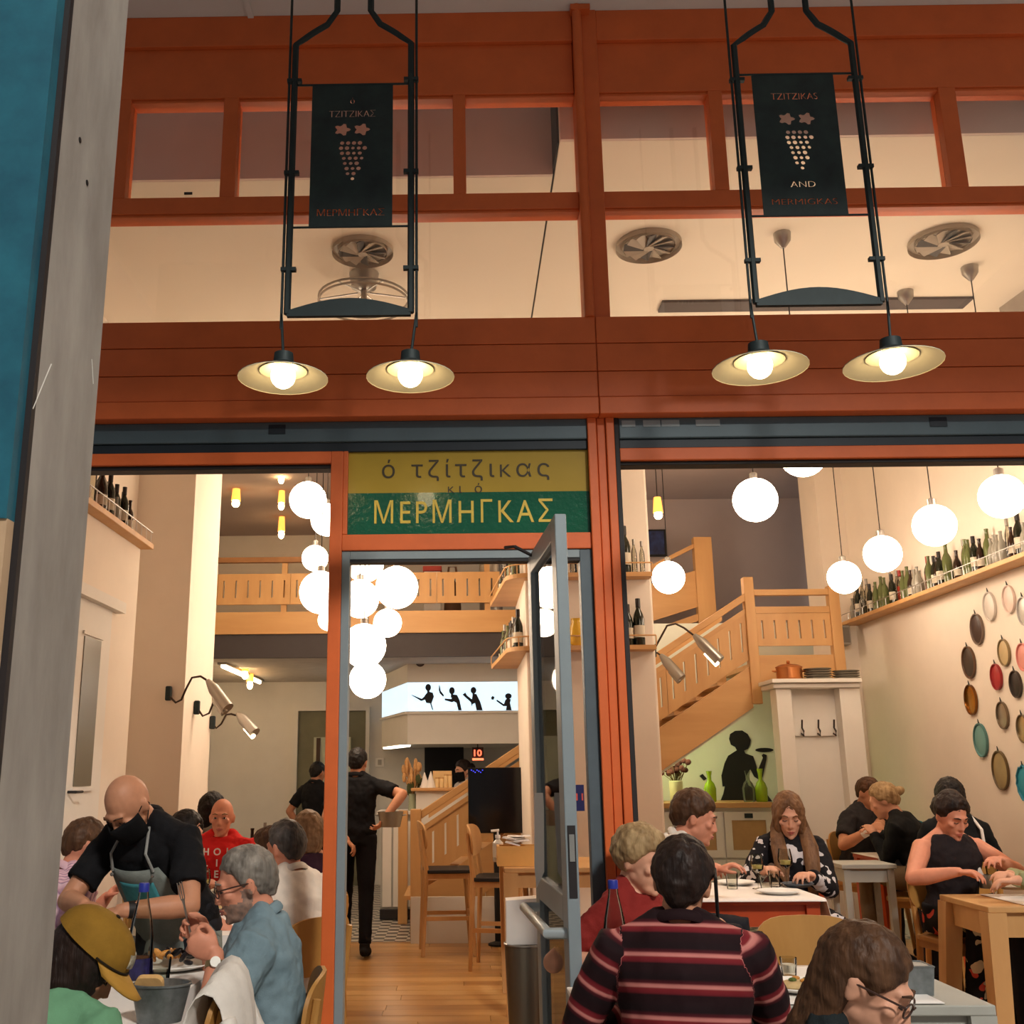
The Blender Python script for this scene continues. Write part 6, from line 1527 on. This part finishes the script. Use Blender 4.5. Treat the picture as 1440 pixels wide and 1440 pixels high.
def wrist_band(t, I, key, m, w=0.018, r=0.031, face=None):
    Wr, dd, Mw, El = I['hands'][key]; d = (Wr-El).normalized(); c = Wr-d*0.035
    ob('watch_strap', tube([c-d*w/2, c+d*w/2], r, 16), m, t, local=True, smooth=True)
    if face:
        n = Vector((Mw[0][2], Mw[1][2], Mw[2][2])); n = -n; n = (n-d*n.dot(d)).normalized()
        ob('watch_face', tube([c+n*(r-0.004), c+n*(r+0.008)], 0.017, 16), face, t, local=True, smooth=True)
H = lambda **k: k
blackT = fabric('black_tshirt', (22, 22, 25))

# -- man in the ochre cap, back by the pillar
t, I = person('seated man in an ochre cap and green shirt beside the pillar', at(120, 1352, 2.95), 158, s=0.93, lean=24, pitch=40, yaw=-60, fz=PAV, b=1.08, skin='olive', top=fabric('green', (104, 152, 118)), hair=H(line=[(0, 0.062), (20, 0.0), (36, -0.10), (70, -0.13), (180, -0.16)], vol=0.014, nape=0.02, wave=0.02, tuft=0.006), hairm='darkbrown', sleeve='long', collar=fabric('green_collar', (112, 160, 126)), seat='ochre chair under the man wearing the cap')
capm = fabric('ochre_canvas', (142, 106, 38), (120, 88, 30))
V, Fc = [], []
R = []
for k in range(0, 9):
    th = PI/2*k/8; R.append([(0.1029*math.cos(th)*math.sin(2*PI*j/28), 0.012-0.1260*math.cos(th)*math.cos(2*PI*j/28), 0.045+0.098*math.sin(th)**0.85) for j in range(28)])
R[-1] = [(0.004*math.sin(2*PI*j/28), 0.012-0.004*math.cos(2*PI*j/28), 0.143) for j in range(28)]
cp_ = ob('cap', tf(ringloft(R), I['Mh']), capm, t, local=True, smooth=True, angle=60)
br = []
for q in (0, 0.35, 0.7, 1.0):
    br.append([(0.1008*math.sin(a)*(1-0.06*q), 0.012-0.1260*math.cos(a)-q*0.078*max(0, math.cos(a))**0.6, 0.047-0.022*q*max(0, math.cos(a))-0.020*q*abs(math.sin(a))) for a in [math.radians(-72+144*j/14) for j in range(15)]])
V = [p for r in br for p in r]; Fc = [(i*15+j, i*15+j+1, (i+1)*15+j+1, (i+1)*15+j) for i in range(3) for j in range(14)]
bo = ob('cap_brim', tf((V, Fc), I['Mh']), mat('cloth_brim', (176, 130, 50), 0.8), t, local=True, smooth=True, angle=80); bo.modifiers.new('t', 'SOLIDIFY').thickness = 0.005
ob('cap_band', tf(tube([(0.1045*math.sin(a), 0.012-0.1276*math.cos(a), 0.050) for a in [math.radians(-75+150*j/20) for j in range(21)]], 0.003, 6), I['Mh']), fabric('dark_braid', (40, 32, 22)), t, local=True)
pv = []
for i in range(4):
    for j in range(7):
        a = math.radians(-22+44*j/6); th = 0.16+0.36*i/3; pv.append((0.1055*math.cos(th)*math.sin(a), 0.012-0.1292*math.cos(th)*math.cos(a), 0.046+0.098*math.sin(th)**0.85))
po = ob('cap_patch', tf((pv, [(i*7+j, i*7+j+1, (i+1)*7+j+1, (i+1)*7+j) for i in range(3) for j in range(6)]), I['Mh']), mat('grey_patch', (190, 182, 160), 0.8, var=0, col2=(80, 76, 70), scale=60), t, local=True); po.modifiers.new('t', 'SOLIDIFY').thickness = 0.003
ob('cap_button', tf(ell((0, 0.012, 0.145), (0.008, 0.008, 0.004), 8, 6), I['Mh']), fabric('dark_braid', (40, 32, 22)), t, local=True)

# -- waiter bending over the table
aprm = fabric('grey_denim_apron', (142, 148, 142), (112, 120, 116)); 
hw = {'L': at(172, 1280, 4.12), 'R': at(118, 1272, 4.2), 'Ln': (-0.3, 0.2, -1), 'Ld': (-0.95, -0.2, -0.2), 'Lt': (0, -0.5, 0.9), 'Rn': (0, 0.3, -1)}
t, I = person('bald masked waiter in black shirt and grey apron bending over the table', at(180, 1134, 4.35), -22, fz=PAV, lean=36, pitch=46, yaw=-4, stand=True, s=1.02, b=1.06, skin='tan', top=blackT, sleeve='short', hair=None, hairm='darkbrown', hands=hw, elbow={'L': (0.75, 0.1, -0.65), 'R': (-0.8, 0.2, -0.4)}, curl=(0.8, 0.6), vox=0.0065, collar=blackT, brow=HR['brown'])
mask(t, I, fabric('black_mask', (18, 18, 20)))
o = ob('apron_bib', front_shell(I, -0.10, 0.345, 80, 36, 0.034), aprm, t, local=True, smooth=True); o.modifiers.new('t', 'SOLIDIFY').thickness = 0.004
G, tp = I['G'], I['tp']
rows = []
for i in range(7):
    z = G(tp(0, 0, -0.08)).z-i*0.09; wv = math.radians(85)
    rows.append([(0.20*math.sin(-wv+2*wv*j/12)*(1+0.02*i), G(tp(0, 0, -0.08)).y+0.0-(0.155+0.01*i)*math.cos(-wv+2*wv*j/12)+0.012*math.sin(j*2.1+i*0.4), z) for j in range(13)])
o = ob('apron_skirt', ([p for r in rows for p in r], [(i*13+j, i*13+j+1, (i+1)*13+j+1, (i+1)*13+j) for i in range(6) for j in range(12)]), aprm, t, local=True, smooth=True); o.modifiers.new('t', 'SOLIDIFY').thickness = 0.004
o = ob('apron_print', front_shell(I, 0.15, 0.285, 26, 24, 0.0395), mat('teal_print', (70, 150, 160), 0.8, var=0.2, scale=20), t, local=True, smooth=True); o.modifiers.new('t', 'SOLIDIFY').thickness = 0.002
for s_ in (-1, 1):
    ob('apron_strap', tube([G(tp(s_*0.10, -0.136, 0.335)), G(tp(s_*0.085, -0.125, 0.41)), G(tp(s_*0.06, -0.03, 0.465))], 0.006, 6), fabric('apron_strap_grey', (150, 150, 146)), t, local=True)
    ob('apron_rivet', ell(G(tp(s_*0.10, -0.148, 0.325)), (0.008, 0.006, 0.008), 8, 6), chrome_m, t, local=True)
wrist_band(t, I, 'L', black_m, w=0.03)

# -- pink striped shirt
pink = stripe_mat('cloth_pink_stripe', 'across', [(0, (222, 176, 190)), (0.5, (230, 196, 206)), (0.7, (150, 110, 140)), (1, (222, 176, 190))], 0.02)
t, I = person('man in a pink striped shirt seated behind the bending waiter', at(120, 1190, 5.0), 128, lean=16, pitch=14, b=1.1, skin='ruddy', top=pink, sleeve='roll', hair=H(line=BUZZ, vol=0.006, wave=0.01), hairm='brown', collar=fabric('pink_collar', (226, 186, 198)), hands={'L': at(150, 1262, 5.2), 'R': at(112, 1275, 5.05)}, eyes=None, seat='ochre chair under the man in the pink shirt')
# -- diner in black by the left wall
t, I = person('long black-haired diner in black seated behind the waiter', at(262, 1172, 6.45), 75, lean=12, pitch=12, skin='fair', top=blackT, sleeve='long', hair=H(line=LONG, vol=0.016, nape=-0.05, grow=0.3), hairm='black', female=True, vox=0.010, seat='ochre chair under the diner in black by the left wall')
# -- red shirt
redT = fabric('red_tshirt', (214, 40, 38))
t, I = person('bald man in a red lettered T-shirt facing the street', at(312, 1150, 7.25), 4, lean=2, pitch=2, b=1.12, skin='ruddy', top=redT, hair=None, hairm='sandy', hands={'L': at(345, 1240, 6.95), 'R': at(285, 1240, 6.95)}, eyes='open', collar=fabric('dark_red_collar', (90, 26, 30)), seat='ochre chair under the man in the red shirt')
for k_, (body, q) in enumerate((('HOL', 0.345), ('LIS', 0.275), ('TER', 0.205))):
    for j, ch in enumerate(body):
        x = (j-1)*0.075; th = math.asin(x/0.19); c = I['G'](I['tp'](0.188*math.sin(th)*1.0, -0.150*math.cos(th)-0.012, q))
        V, Fc = text_shape(ch, 0.045, bold=0.02)
        M_ = Matrix.Translation(c) @ Matrix.Rotation(th*0.8, 4, 'Z')
        o = ob('shirt_letter', tf((V, Fc), M_), mat('white_print', (236, 228, 220), 0.8, var=0), t, local=True); o.modifiers.new('t', 'SOLIDIFY').thickness = 0.004
t, I = person('dark-haired diner half hidden behind the man in red', at(299, 1140, 7.85), 160, lean=6, pitch=0, skin='tan', top=fabric('grey_knit', (120, 112, 104)), hair=H(line=BOB, vol=0.014), hairm='black', female=True, vox=0.011, eyes=None, seat='ochre chair behind the man in the red shirt')
# -- blue shirt
blueS = fabric('steel_blue_shirt', (124, 146, 156), (108, 130, 140))
t, I = person('grey-haired bearded man in a steel blue shirt holding cutlery', at(345, 1243, 3.85), -84, fz=PAV, lean=10, pitch=16, yaw=8, b=1.14, skin='ruddy', top=blueS, sleeve='elbow', hair=H(line=[(0, 0.070), (30, 0.066), (58, 0.045), (78, -0.02), (92, 0.0), (110, -0.04), (180, -0.075)], vol=0.010, wave=0.02), hairm='grey', hands={'L': at(304, 1342, 3.68), 'R': at(294, 1318, 3.98), 'Ld': (0.1, -0.8, 0.45), 'Rd': (-0.1, -0.8, 0.4), 'Ln': (-1, 0, 0), 'Rn': (1, 0, 0), 'Lt': (0, 0, 1), 'Rt': (0, 0, 1)}, elbow={'L': (0.5, 0.4, -0.8), 'R': (-0.5, 0.4, -0.8)}, curl=(1.3, 1.3), collar=blueS, vox=0.0065, ph_lim=(0.42, 0.8), bottom=fabric('brown_trousers', (54, 44, 38)), beard=mat('grey_stubble', (168, 132, 114), 0.8, var=0, col2=(128, 108, 98), scale=60), seat='ochre chair under the man in the blue shirt')
glasses(t, I, mat('dark_frame', (60, 38, 30), 0.4))
wrist_band(t, I, 'L', mat('gold_strap', (170, 150, 110), 0.3, metal=0.8), w=0.02, r=0.034, face=mat('white_dial', (230, 226, 216), 0.3))
Wr, dd, Mw, El = I['hands']['L']
def held_fork(t, I, key, label_, d_, L=0.17):
    Wr, dd, Mw, El = I['hands'][key]; c = Mw @ Vector((0.012, 0.085, 0.032)); d_ = Vector(d_).normalized()
    cw = t.matrix_basis @ c; dw = (Matrix.Rotation(t.rotation_euler.z, 3, 'Z') @ d_)
    q = thing('fork', label_, 'cutlery', cw)
    sd_ = dw.orthogonal().normalized()
    ob('handle', tube([-dw*0.06, dw*0.07, dw*0.09], [0.005, 0.004, 0.007], 6), chrome_m, q, local=True, smooth=True)
    for i in (-1, 0, 1): ob('tine', tube([dw*0.088+sd_*0.008*i, dw*0.15+sd_*0.009*i], 0.002, 5), chrome_m, q, local=True)
held_fork(t, I, 'R', 'steel fork raised by the man in the blue shirt', (0.15, -0.25, 1))
# -- white shirt, seen from behind
whiteS = fabric('white_shirt', (226, 216, 204))
t, I = person('grey-haired man in a white shirt seen from behind at the long table', at(401, 1192, 5.3), -128, lean=12, pitch=8, b=1.12, skin='ruddy', top=whiteS, sleeve='roll', hair=H(line=SHORT, vol=0.012, wave=0.015), hairm='darkgrey', collar=whiteS, eyes=None, fold=0.02, hands={'L': at(300, 1292, 5.0), 'R': at(345, 1270, 5.5)}, elbow={'L': (0.5, 0.2, -0.9), 'R': (-0.6, 0.3, -0.8)}, seat='ochre chair under the man in the white shirt')
t, I = person('brown-haired child seated between white shirt man and red shirt man', at(378, 1196, 5.95), -110, lean=8, pitch=8, s=0.92, skin='fair', top=fabric('tan_top', (170, 120, 90)), hair=H(line=SHORT, vol=0.020, wave=0.05), hairm='brown', vox=0.010, eyes='down', ph_lim=(0.4, 0.8), seat='ochre chair under the brown-haired child')
t, I = person('woman with wavy light brown hair and dark purple strap top', at(432, 1172, 6.9), -150, lean=6, pitch=6, skin='tan', top=fabric('dark_purple', (50, 28, 44)), sleeve='none', hair=H(line=BOB, vol=0.024, wave=0.03, nape=0.05), hairm='ash', vox=0.010, female=True, eyes=None, seat='ochre chair under the woman with wavy hair')
# -- waiters in black
t, I = person('waiter in black standing at the back door', at(447, 1087, 12.3), 150, stand=True, s=1.0, lean=2, pitch=10, skin='olive', top=blackT, bottom=fabric('black_trousers', (20, 20, 24)), hair=H(line=SHORT, vol=0.008), hairm='black', vox=0.012, eyes=None)
t, I = person('waiter in black walking down the aisle carrying a steel tub', at(503, 1073, 9.0), 176, stand=True, s=0.985, lean=2, pitch=8, yaw=-6, b=1.02, skin='tan', top=blackT, bottom=fabric('black_trousers', (20, 20, 24)), hair=H(line=SHORT, vol=0.010, wave=0.01), hairm='black', hands={'R': at(541, 1150, 8.72), 'L': at(488, 1180, 8.85), 'Rn': (1, 0, 0.2)}, elbow={'R': (-1, 0.3, 0.1)}, legs={'L': (-0.16, 0.0), 'R': (0.10, 0.0)}, vox=0.008, eyes=None, collar=blackT)
t2 = thing('steel_tub', 'steel ice tub held by the walking waiter', 'bucket', at(549, 1152, 8.72))
ob('tub', lathe([(0.08, -0.06), (0.105, 0.06), (0.10, 0.06), (0.075, -0.05)], 20), mat('zinc_tub', (150, 148, 138), 0.4, metal=0.6), t2, local=True, smooth=True)
for s_ in (-1, 1): ob('tub_handle', tube([(s_*0.10, -0.03, 0.03), (s_*0.125, 0, 0.035), (s_*0.10, 0.03, 0.03)], 0.006, 6), chrome_m, t2, local=True)
t, I = person('barmaid with dark ponytail and mask behind the bar', at(651, 1084, 12.3), -60, stand=True, s=0.96, lean=2, pitch=10, female=True, skin='fair', top=fabric('pale_grey_top', (190, 180, 176)), hair=H(line=[(0, 0.07), (40, 0.055), (70, 0.0), (90, -0.02), (120, -0.05), (180, -0.06)], vol=0.012), bun=((0, 0.13, 0.0), (0.03, 0.05, 0.07)), hairm='darkbrown', vox=0.012)
mask(t, I, fabric('black_mask', (18, 18, 20)))

# -- right side: blonde woman
t, I = person('blonde woman in a brick red top seated before the orange post', at(902, 1210, 4.36), 42, fz=PAV, lean=6, pitch=14, yaw=6, female=True, skin='fair', top=fabric('brick_red', (132, 40, 36)), hair=H(line=[(0, 0.062), (30, 0.055), (60, 0.02), (85, -0.03), (110, -0.05), (180, -0.06)], vol=0.024, wave=0.04), bun=((0.0, 0.085, 0.075), (0.05, 0.045, 0.045)), hairm='blonde', vox=0.0065, hands={'L': at(930, 1345, 4.12), 'R': at(862, 1352, 4.18)}, seat='ochre chair under the blonde woman in red')
# -- striped sweater
strp = stripe_mat('cloth_striped_knit', 'along', [(0, (32, 14, 18)), (0.30, (34, 14, 18)), (0.36, (104, 26, 34)), (0.50, (122, 34, 40)), (0.55, (196, 128, 120)), (0.62, (190, 116, 110)), (0.68, (80, 22, 30)), (0.80, (28, 14, 18)), (1, (30, 14, 18))], 0.083)
t, I = person('dark-haired man in a striped knit sweater phoning with his back turned', at(960, 1241, 3.36), 168, fz=PAV, lean=10, pitch=6, yaw=-8, roll=-6, b=1.16, skin='tan', top=strp, sleeve='long', hair=H(line=[(0, 0.06), (40, 0.055), (64, 0.03), (84, -0.02), (96, -0.01), (115, -0.05), (180, -0.085)], vol=0.018, wave=0.025), hairm='darkbrown', hands={'R': at(1034, 1338, 3.44), 'L': at(895, 1420, 3.55), 'Rd': (0.42, 0.05, 1.0), 'Rn': (1, -0.1, 0), 'Rt': (0, -0.6, 0.6)}, elbow={'R': (-0.45, -0.05, -1.0), 'L': (0.7, 0.3, -0.7)}, curl=(0.6, 0.9), eyes=None, vox=0.0065, fold=0.012, ph_lim=(0.42, 0.8), seat='ochre chair under the striped sweater man', seat_back=0.27)
Wr, dd, Mw, El = I['hands']['R']
phn = thing('mobile_phone', 'black mobile phone held to the ear of the striped sweater man', 'phone', t.matrix_basis @ (I['Mh'] @ Vector((-0.100, -0.015, -0.02))), 168)
ob('case', rot(box(-0.005, 0.005, -0.035, 0.035, -0.07, 0.07), 'X', -20), black_m, phn, local=True, bevel=0.004); ob('camera_lens', rot(rot(lathe([(0.008, 0), (0.008, 0.002)], 10), 'Y', -90), 'X', 0), mat('lens_dark', (40, 40, 46), 0.1), phn, local=True)
# -- man leaning over the orange table
t, I = person('brown-haired man in a white shirt leaning over the orange table', at(977, 1150, 5.3), 68, lean=28, pitch=16, yaw=14, b=1.05, skin='ruddy', top=fabric('white_shirt', (226, 216, 204)), sleeve='roll', hair=H(line=[(0, 0.045), (35, 0.045), (62, 0.02), (84, -0.02), (96, -0.01), (115, -0.045), (180, -0.07)], vol=0.018, wave=0.02), hairm='brown', hands={'L': at(1008, 1224, 5.6), 'R': at(1018, 1220, 5.8)}, collar=whiteS, vox=0.0065, seat='orange chair under the man leaning over the table', seat_m=redwood_m)
# -- long-haired girl
floral = patch_mat('cloth_floral_black', (24, 22, 26), [(206, 200, 202)], scale=17, thresh=0.56)
t, I = person('girl with long auburn hair in a black and white floral blouse', at(1109, 1146, 6.7), -6, s=1.05, lean=4, pitch=20, yaw=-6, female=True, skin='fair', top=floral, sleeve='long', hair=H(line=[(0, 0.082), (18, 0.065), (34, 0.0), (46, -0.12), (58, -0.30), (100, -0.36), (180, -0.36)], vol=0.014, nape=-0.02, grow=0.10, wave=0.015), hairm='auburn', hands={'R': at(1074, 1224, 6.4), 'L': at(1140, 1232, 6.36)}, vox=0.0075, bottom=floral, seat='orange chair under the long-haired girl', seat_m=redwood_m)
for s_, zb_3 in ((1, 0.02), (-1, 0.20)):
    lock = tube([I['Mh'] @ Vector((s_*0.060, -0.012, 0.03)), I['Mh'] @ Vector((s_*0.078, -0.018, -0.07)), I['G'](I['tp'](s_*0.088, -0.115, 0.385)), I['G'](I['tp'](s_*0.085, -0.160, 0.28)), I['G'](I['tp'](s_*0.07, -0.172, zb_3))], [0.020, 0.034, 0.046, 0.042, 0.016], 12, flat=0.42, round_ends=True)
    ob('hair_lock', lock, HR['auburn'], t, local=True, smooth=True)
held_fork(t, I, 'R', 'steel fork in the hand of the long-haired girl', (0.2, -0.6, -0.5))
# -- couple by the wall
t, I = person('man in a dark shirt at the table by the right wall', at(1222, 1116, 8.75), 30, lean=14, pitch=20, b=1.1, skin='tan', top=fabric('charcoal_shirt', (46, 44, 46)), hair=H(line=SHORT, vol=0.010), hairm='brown', hands={'R': at(1222, 1168, 8.4), 'L': at(1234, 1160, 8.35)}, vox=0.010, ph_lim=(0.42, 0.85), seat='ochre chair under the man in the dark shirt')
wrist_band(t, I, 'R', paper_m, w=0.05, r=0.034)
jk = fabric('black_jacket', (24, 26, 28))
t, I = person('blonde diner in a black jacket with teal stripe by the right wall', at(1243, 1126, 7.95), -118, lean=26, pitch=20, female=True, b=1.1, skin='fair', top=jk, sleeve='long', hair=H(line=[(0, 0.06), (40, 0.05), (70, 0.0), (90, -0.03), (180, -0.06)], vol=0.014), bun=((0, 0.12, 0.03), (0.04, 0.05, 0.035)), hairm='blonde', vox=0.010, eyes=None, hands={'L': at(1228, 1172, 8.1), 'R': at(1236, 1172, 8.3)}, bottom=fabric('khaki_trousers', (110, 92, 70)), seat='ochre round-back chair under the blonde in the black jacket')
ob('jacket_stripe', tube([I['G'](I['tp'](-0.16, 0.06, 0.40)), I['G'](I['tp'](-0.11, 0.135, 0.33)), I['G'](I['tp'](-0.05, 0.15, 0.20))], 0.009, 6), fabric('teal_piping', (30, 110, 124)), t, local=True)
# -- woman in black top
flr = patch_mat('cloth_floral_trousers', (22, 20, 22), [(196, 74, 58), (206, 190, 160)], scale=11, thresh=0.60)
t, I = person('dark-haired woman in a sleeveless black top at the oak table', at(1338, 1148, 6.4), 8, lean=4, pitch=24, yaw=4, female=True, b=1.12, skin='ruddy', top=fabric('black_top', (36, 30, 32)), sleeve='none', hair=H(line=[(0, 0.075), (35, 0.06), (65, 0.01), (90, -0.02), (180, -0.06)], vol=0.024, wave=0.05), bun=((0, 0.03, 0.115), (0.06, 0.055, 0.04)), hairm='darkbrown', hands={'R': at(1346, 1226, 6.08), 'L': at(1408, 1210, 6.1)}, elbow={'R': (-0.9, 0.2, -0.5), 'L': (0.9, 0.2, -0.5)}, vox=0.0075, bottom=flr, legs={'back': 0.1}, seat='ochre chair under the woman in the black top')
t, I = person('diner with dark hair and white straps behind the woman in black', at(1336, 1122, 7.05), 172, lean=4, pitch=4, female=True, skin='tan', top=jk, sleeve='long', hair=H(line=BOB, vol=0.012), hairm='black', vox=0.010, eyes=None, seat='ochre chair under the diner with white straps')
for s_ in (-1, 1): ob('bag_strap', tube([I['G'](I['tp'](s_*0.10, 0.02, 0.455)), I['G'](I['tp'](s_*0.12, 0.125, 0.37)), I['G'](I['tp'](s_*0.12, 0.14, 0.2))], 0.010, 6), paper_m, t, local=True)
t, I = person('diner in a pale green shirt at the end of the oak table', at(1492, 1130, 5.75), -86, lean=14, pitch=12, skin='fair', top=fabric('pale_green_shirt', (150, 152, 112)), sleeve='long', hair=H(line=SHORT, vol=0.010), hairm='grey', vox=0.010, hands={'L': at(1432, 1238, 5.6), 'R': at(1420, 1230, 5.9)}, seat='ochre chair under the diner in pale green')
# -- woman with glasses in front
t, I = person('long-haired woman with glasses looking down on the terrace', at(1216, 1382, 2.6), 56, fz=PAV, lean=14, pitch=28, yaw=6, female=True, skin='fair', top=fabric('dark_teal_top', (30, 36, 38)), sleeve='long', hair=H(line=[(0, 0.060), (24, 0.05), (50, 0.015), (68, -0.02), (80, 0.01), (92, 0.0), (100, -0.16), (118, -0.28), (180, -0.30)], vol=0.011, nape=0.06, grow=0.05, wave=0.010), hairm='brown', vox=0.0055, ph_lim=(0.36, 0.8), seat='ochre chair under the woman with glasses')
glasses(t, I, mat('dark_frame', (60, 38, 30), 0.4))

# ---- white jacket over the chair back
jv, jf = [], []
n = 16; rows_ = [(-0.045, 0.50), (-0.040, 0.62), (-0.035, 0.74), (-0.018, 0.85), (0.030, 0.897), (0.085, 0.86), (0.108, 0.72), (0.118, 0.58), (0.122, 0.44)]
wj = thing('white_jacket', 'white jacket draped over the ochre chair back at the terrace table', 'jacket', (-0.93, 3.30, PAV+0.02), -84)
for i, (o_, z) in enumerate(rows_):
    for j in range(n):
        x = -0.235+0.47*j/(n-1); cv = 0.205-0.9*x*x+o_+0.008*math.sin(j*1.9+i*0.5)*(abs(i-4)/4)
        jv.append((x, cv, z-0.05*(abs(x)/0.235)**3+0.006*math.sin(j*2.3)))
for i in range(len(rows_)-1):
    for j in range(n-1): jf.append((i*n+j, i*n+j+1, (i+1)*n+j+1, (i+1)*n+j))
jo = ob('jacket_body', (jv, jf), fabric('white_linen', (226, 220, 212)), wj, local=True, smooth=True, angle=80)
jo.modifiers.new('t', 'SOLIDIFY').thickness = 0.006; sb_ = jo.modifiers.new('s', 'SUBSURF'); sb_.levels = 1; sb_.render_levels = 1
for s_ in (-1, 1):
    so = tube([(s_*0.20, 0.25, 0.76), (s_*0.225, 0.31, 0.62), (s_*0.215, 0.33, 0.46)], [0.05, 0.055, 0.05], 12, flat=0.5)
    link_ = remesh(so, 0.008, 3, 0.01); link_.materials.clear(); link_.materials.append(fabric('white_linen', (226, 220, 212))); q = bpy.data.objects.new('sleeve', link_); C.objects.link(q); q.parent = wj
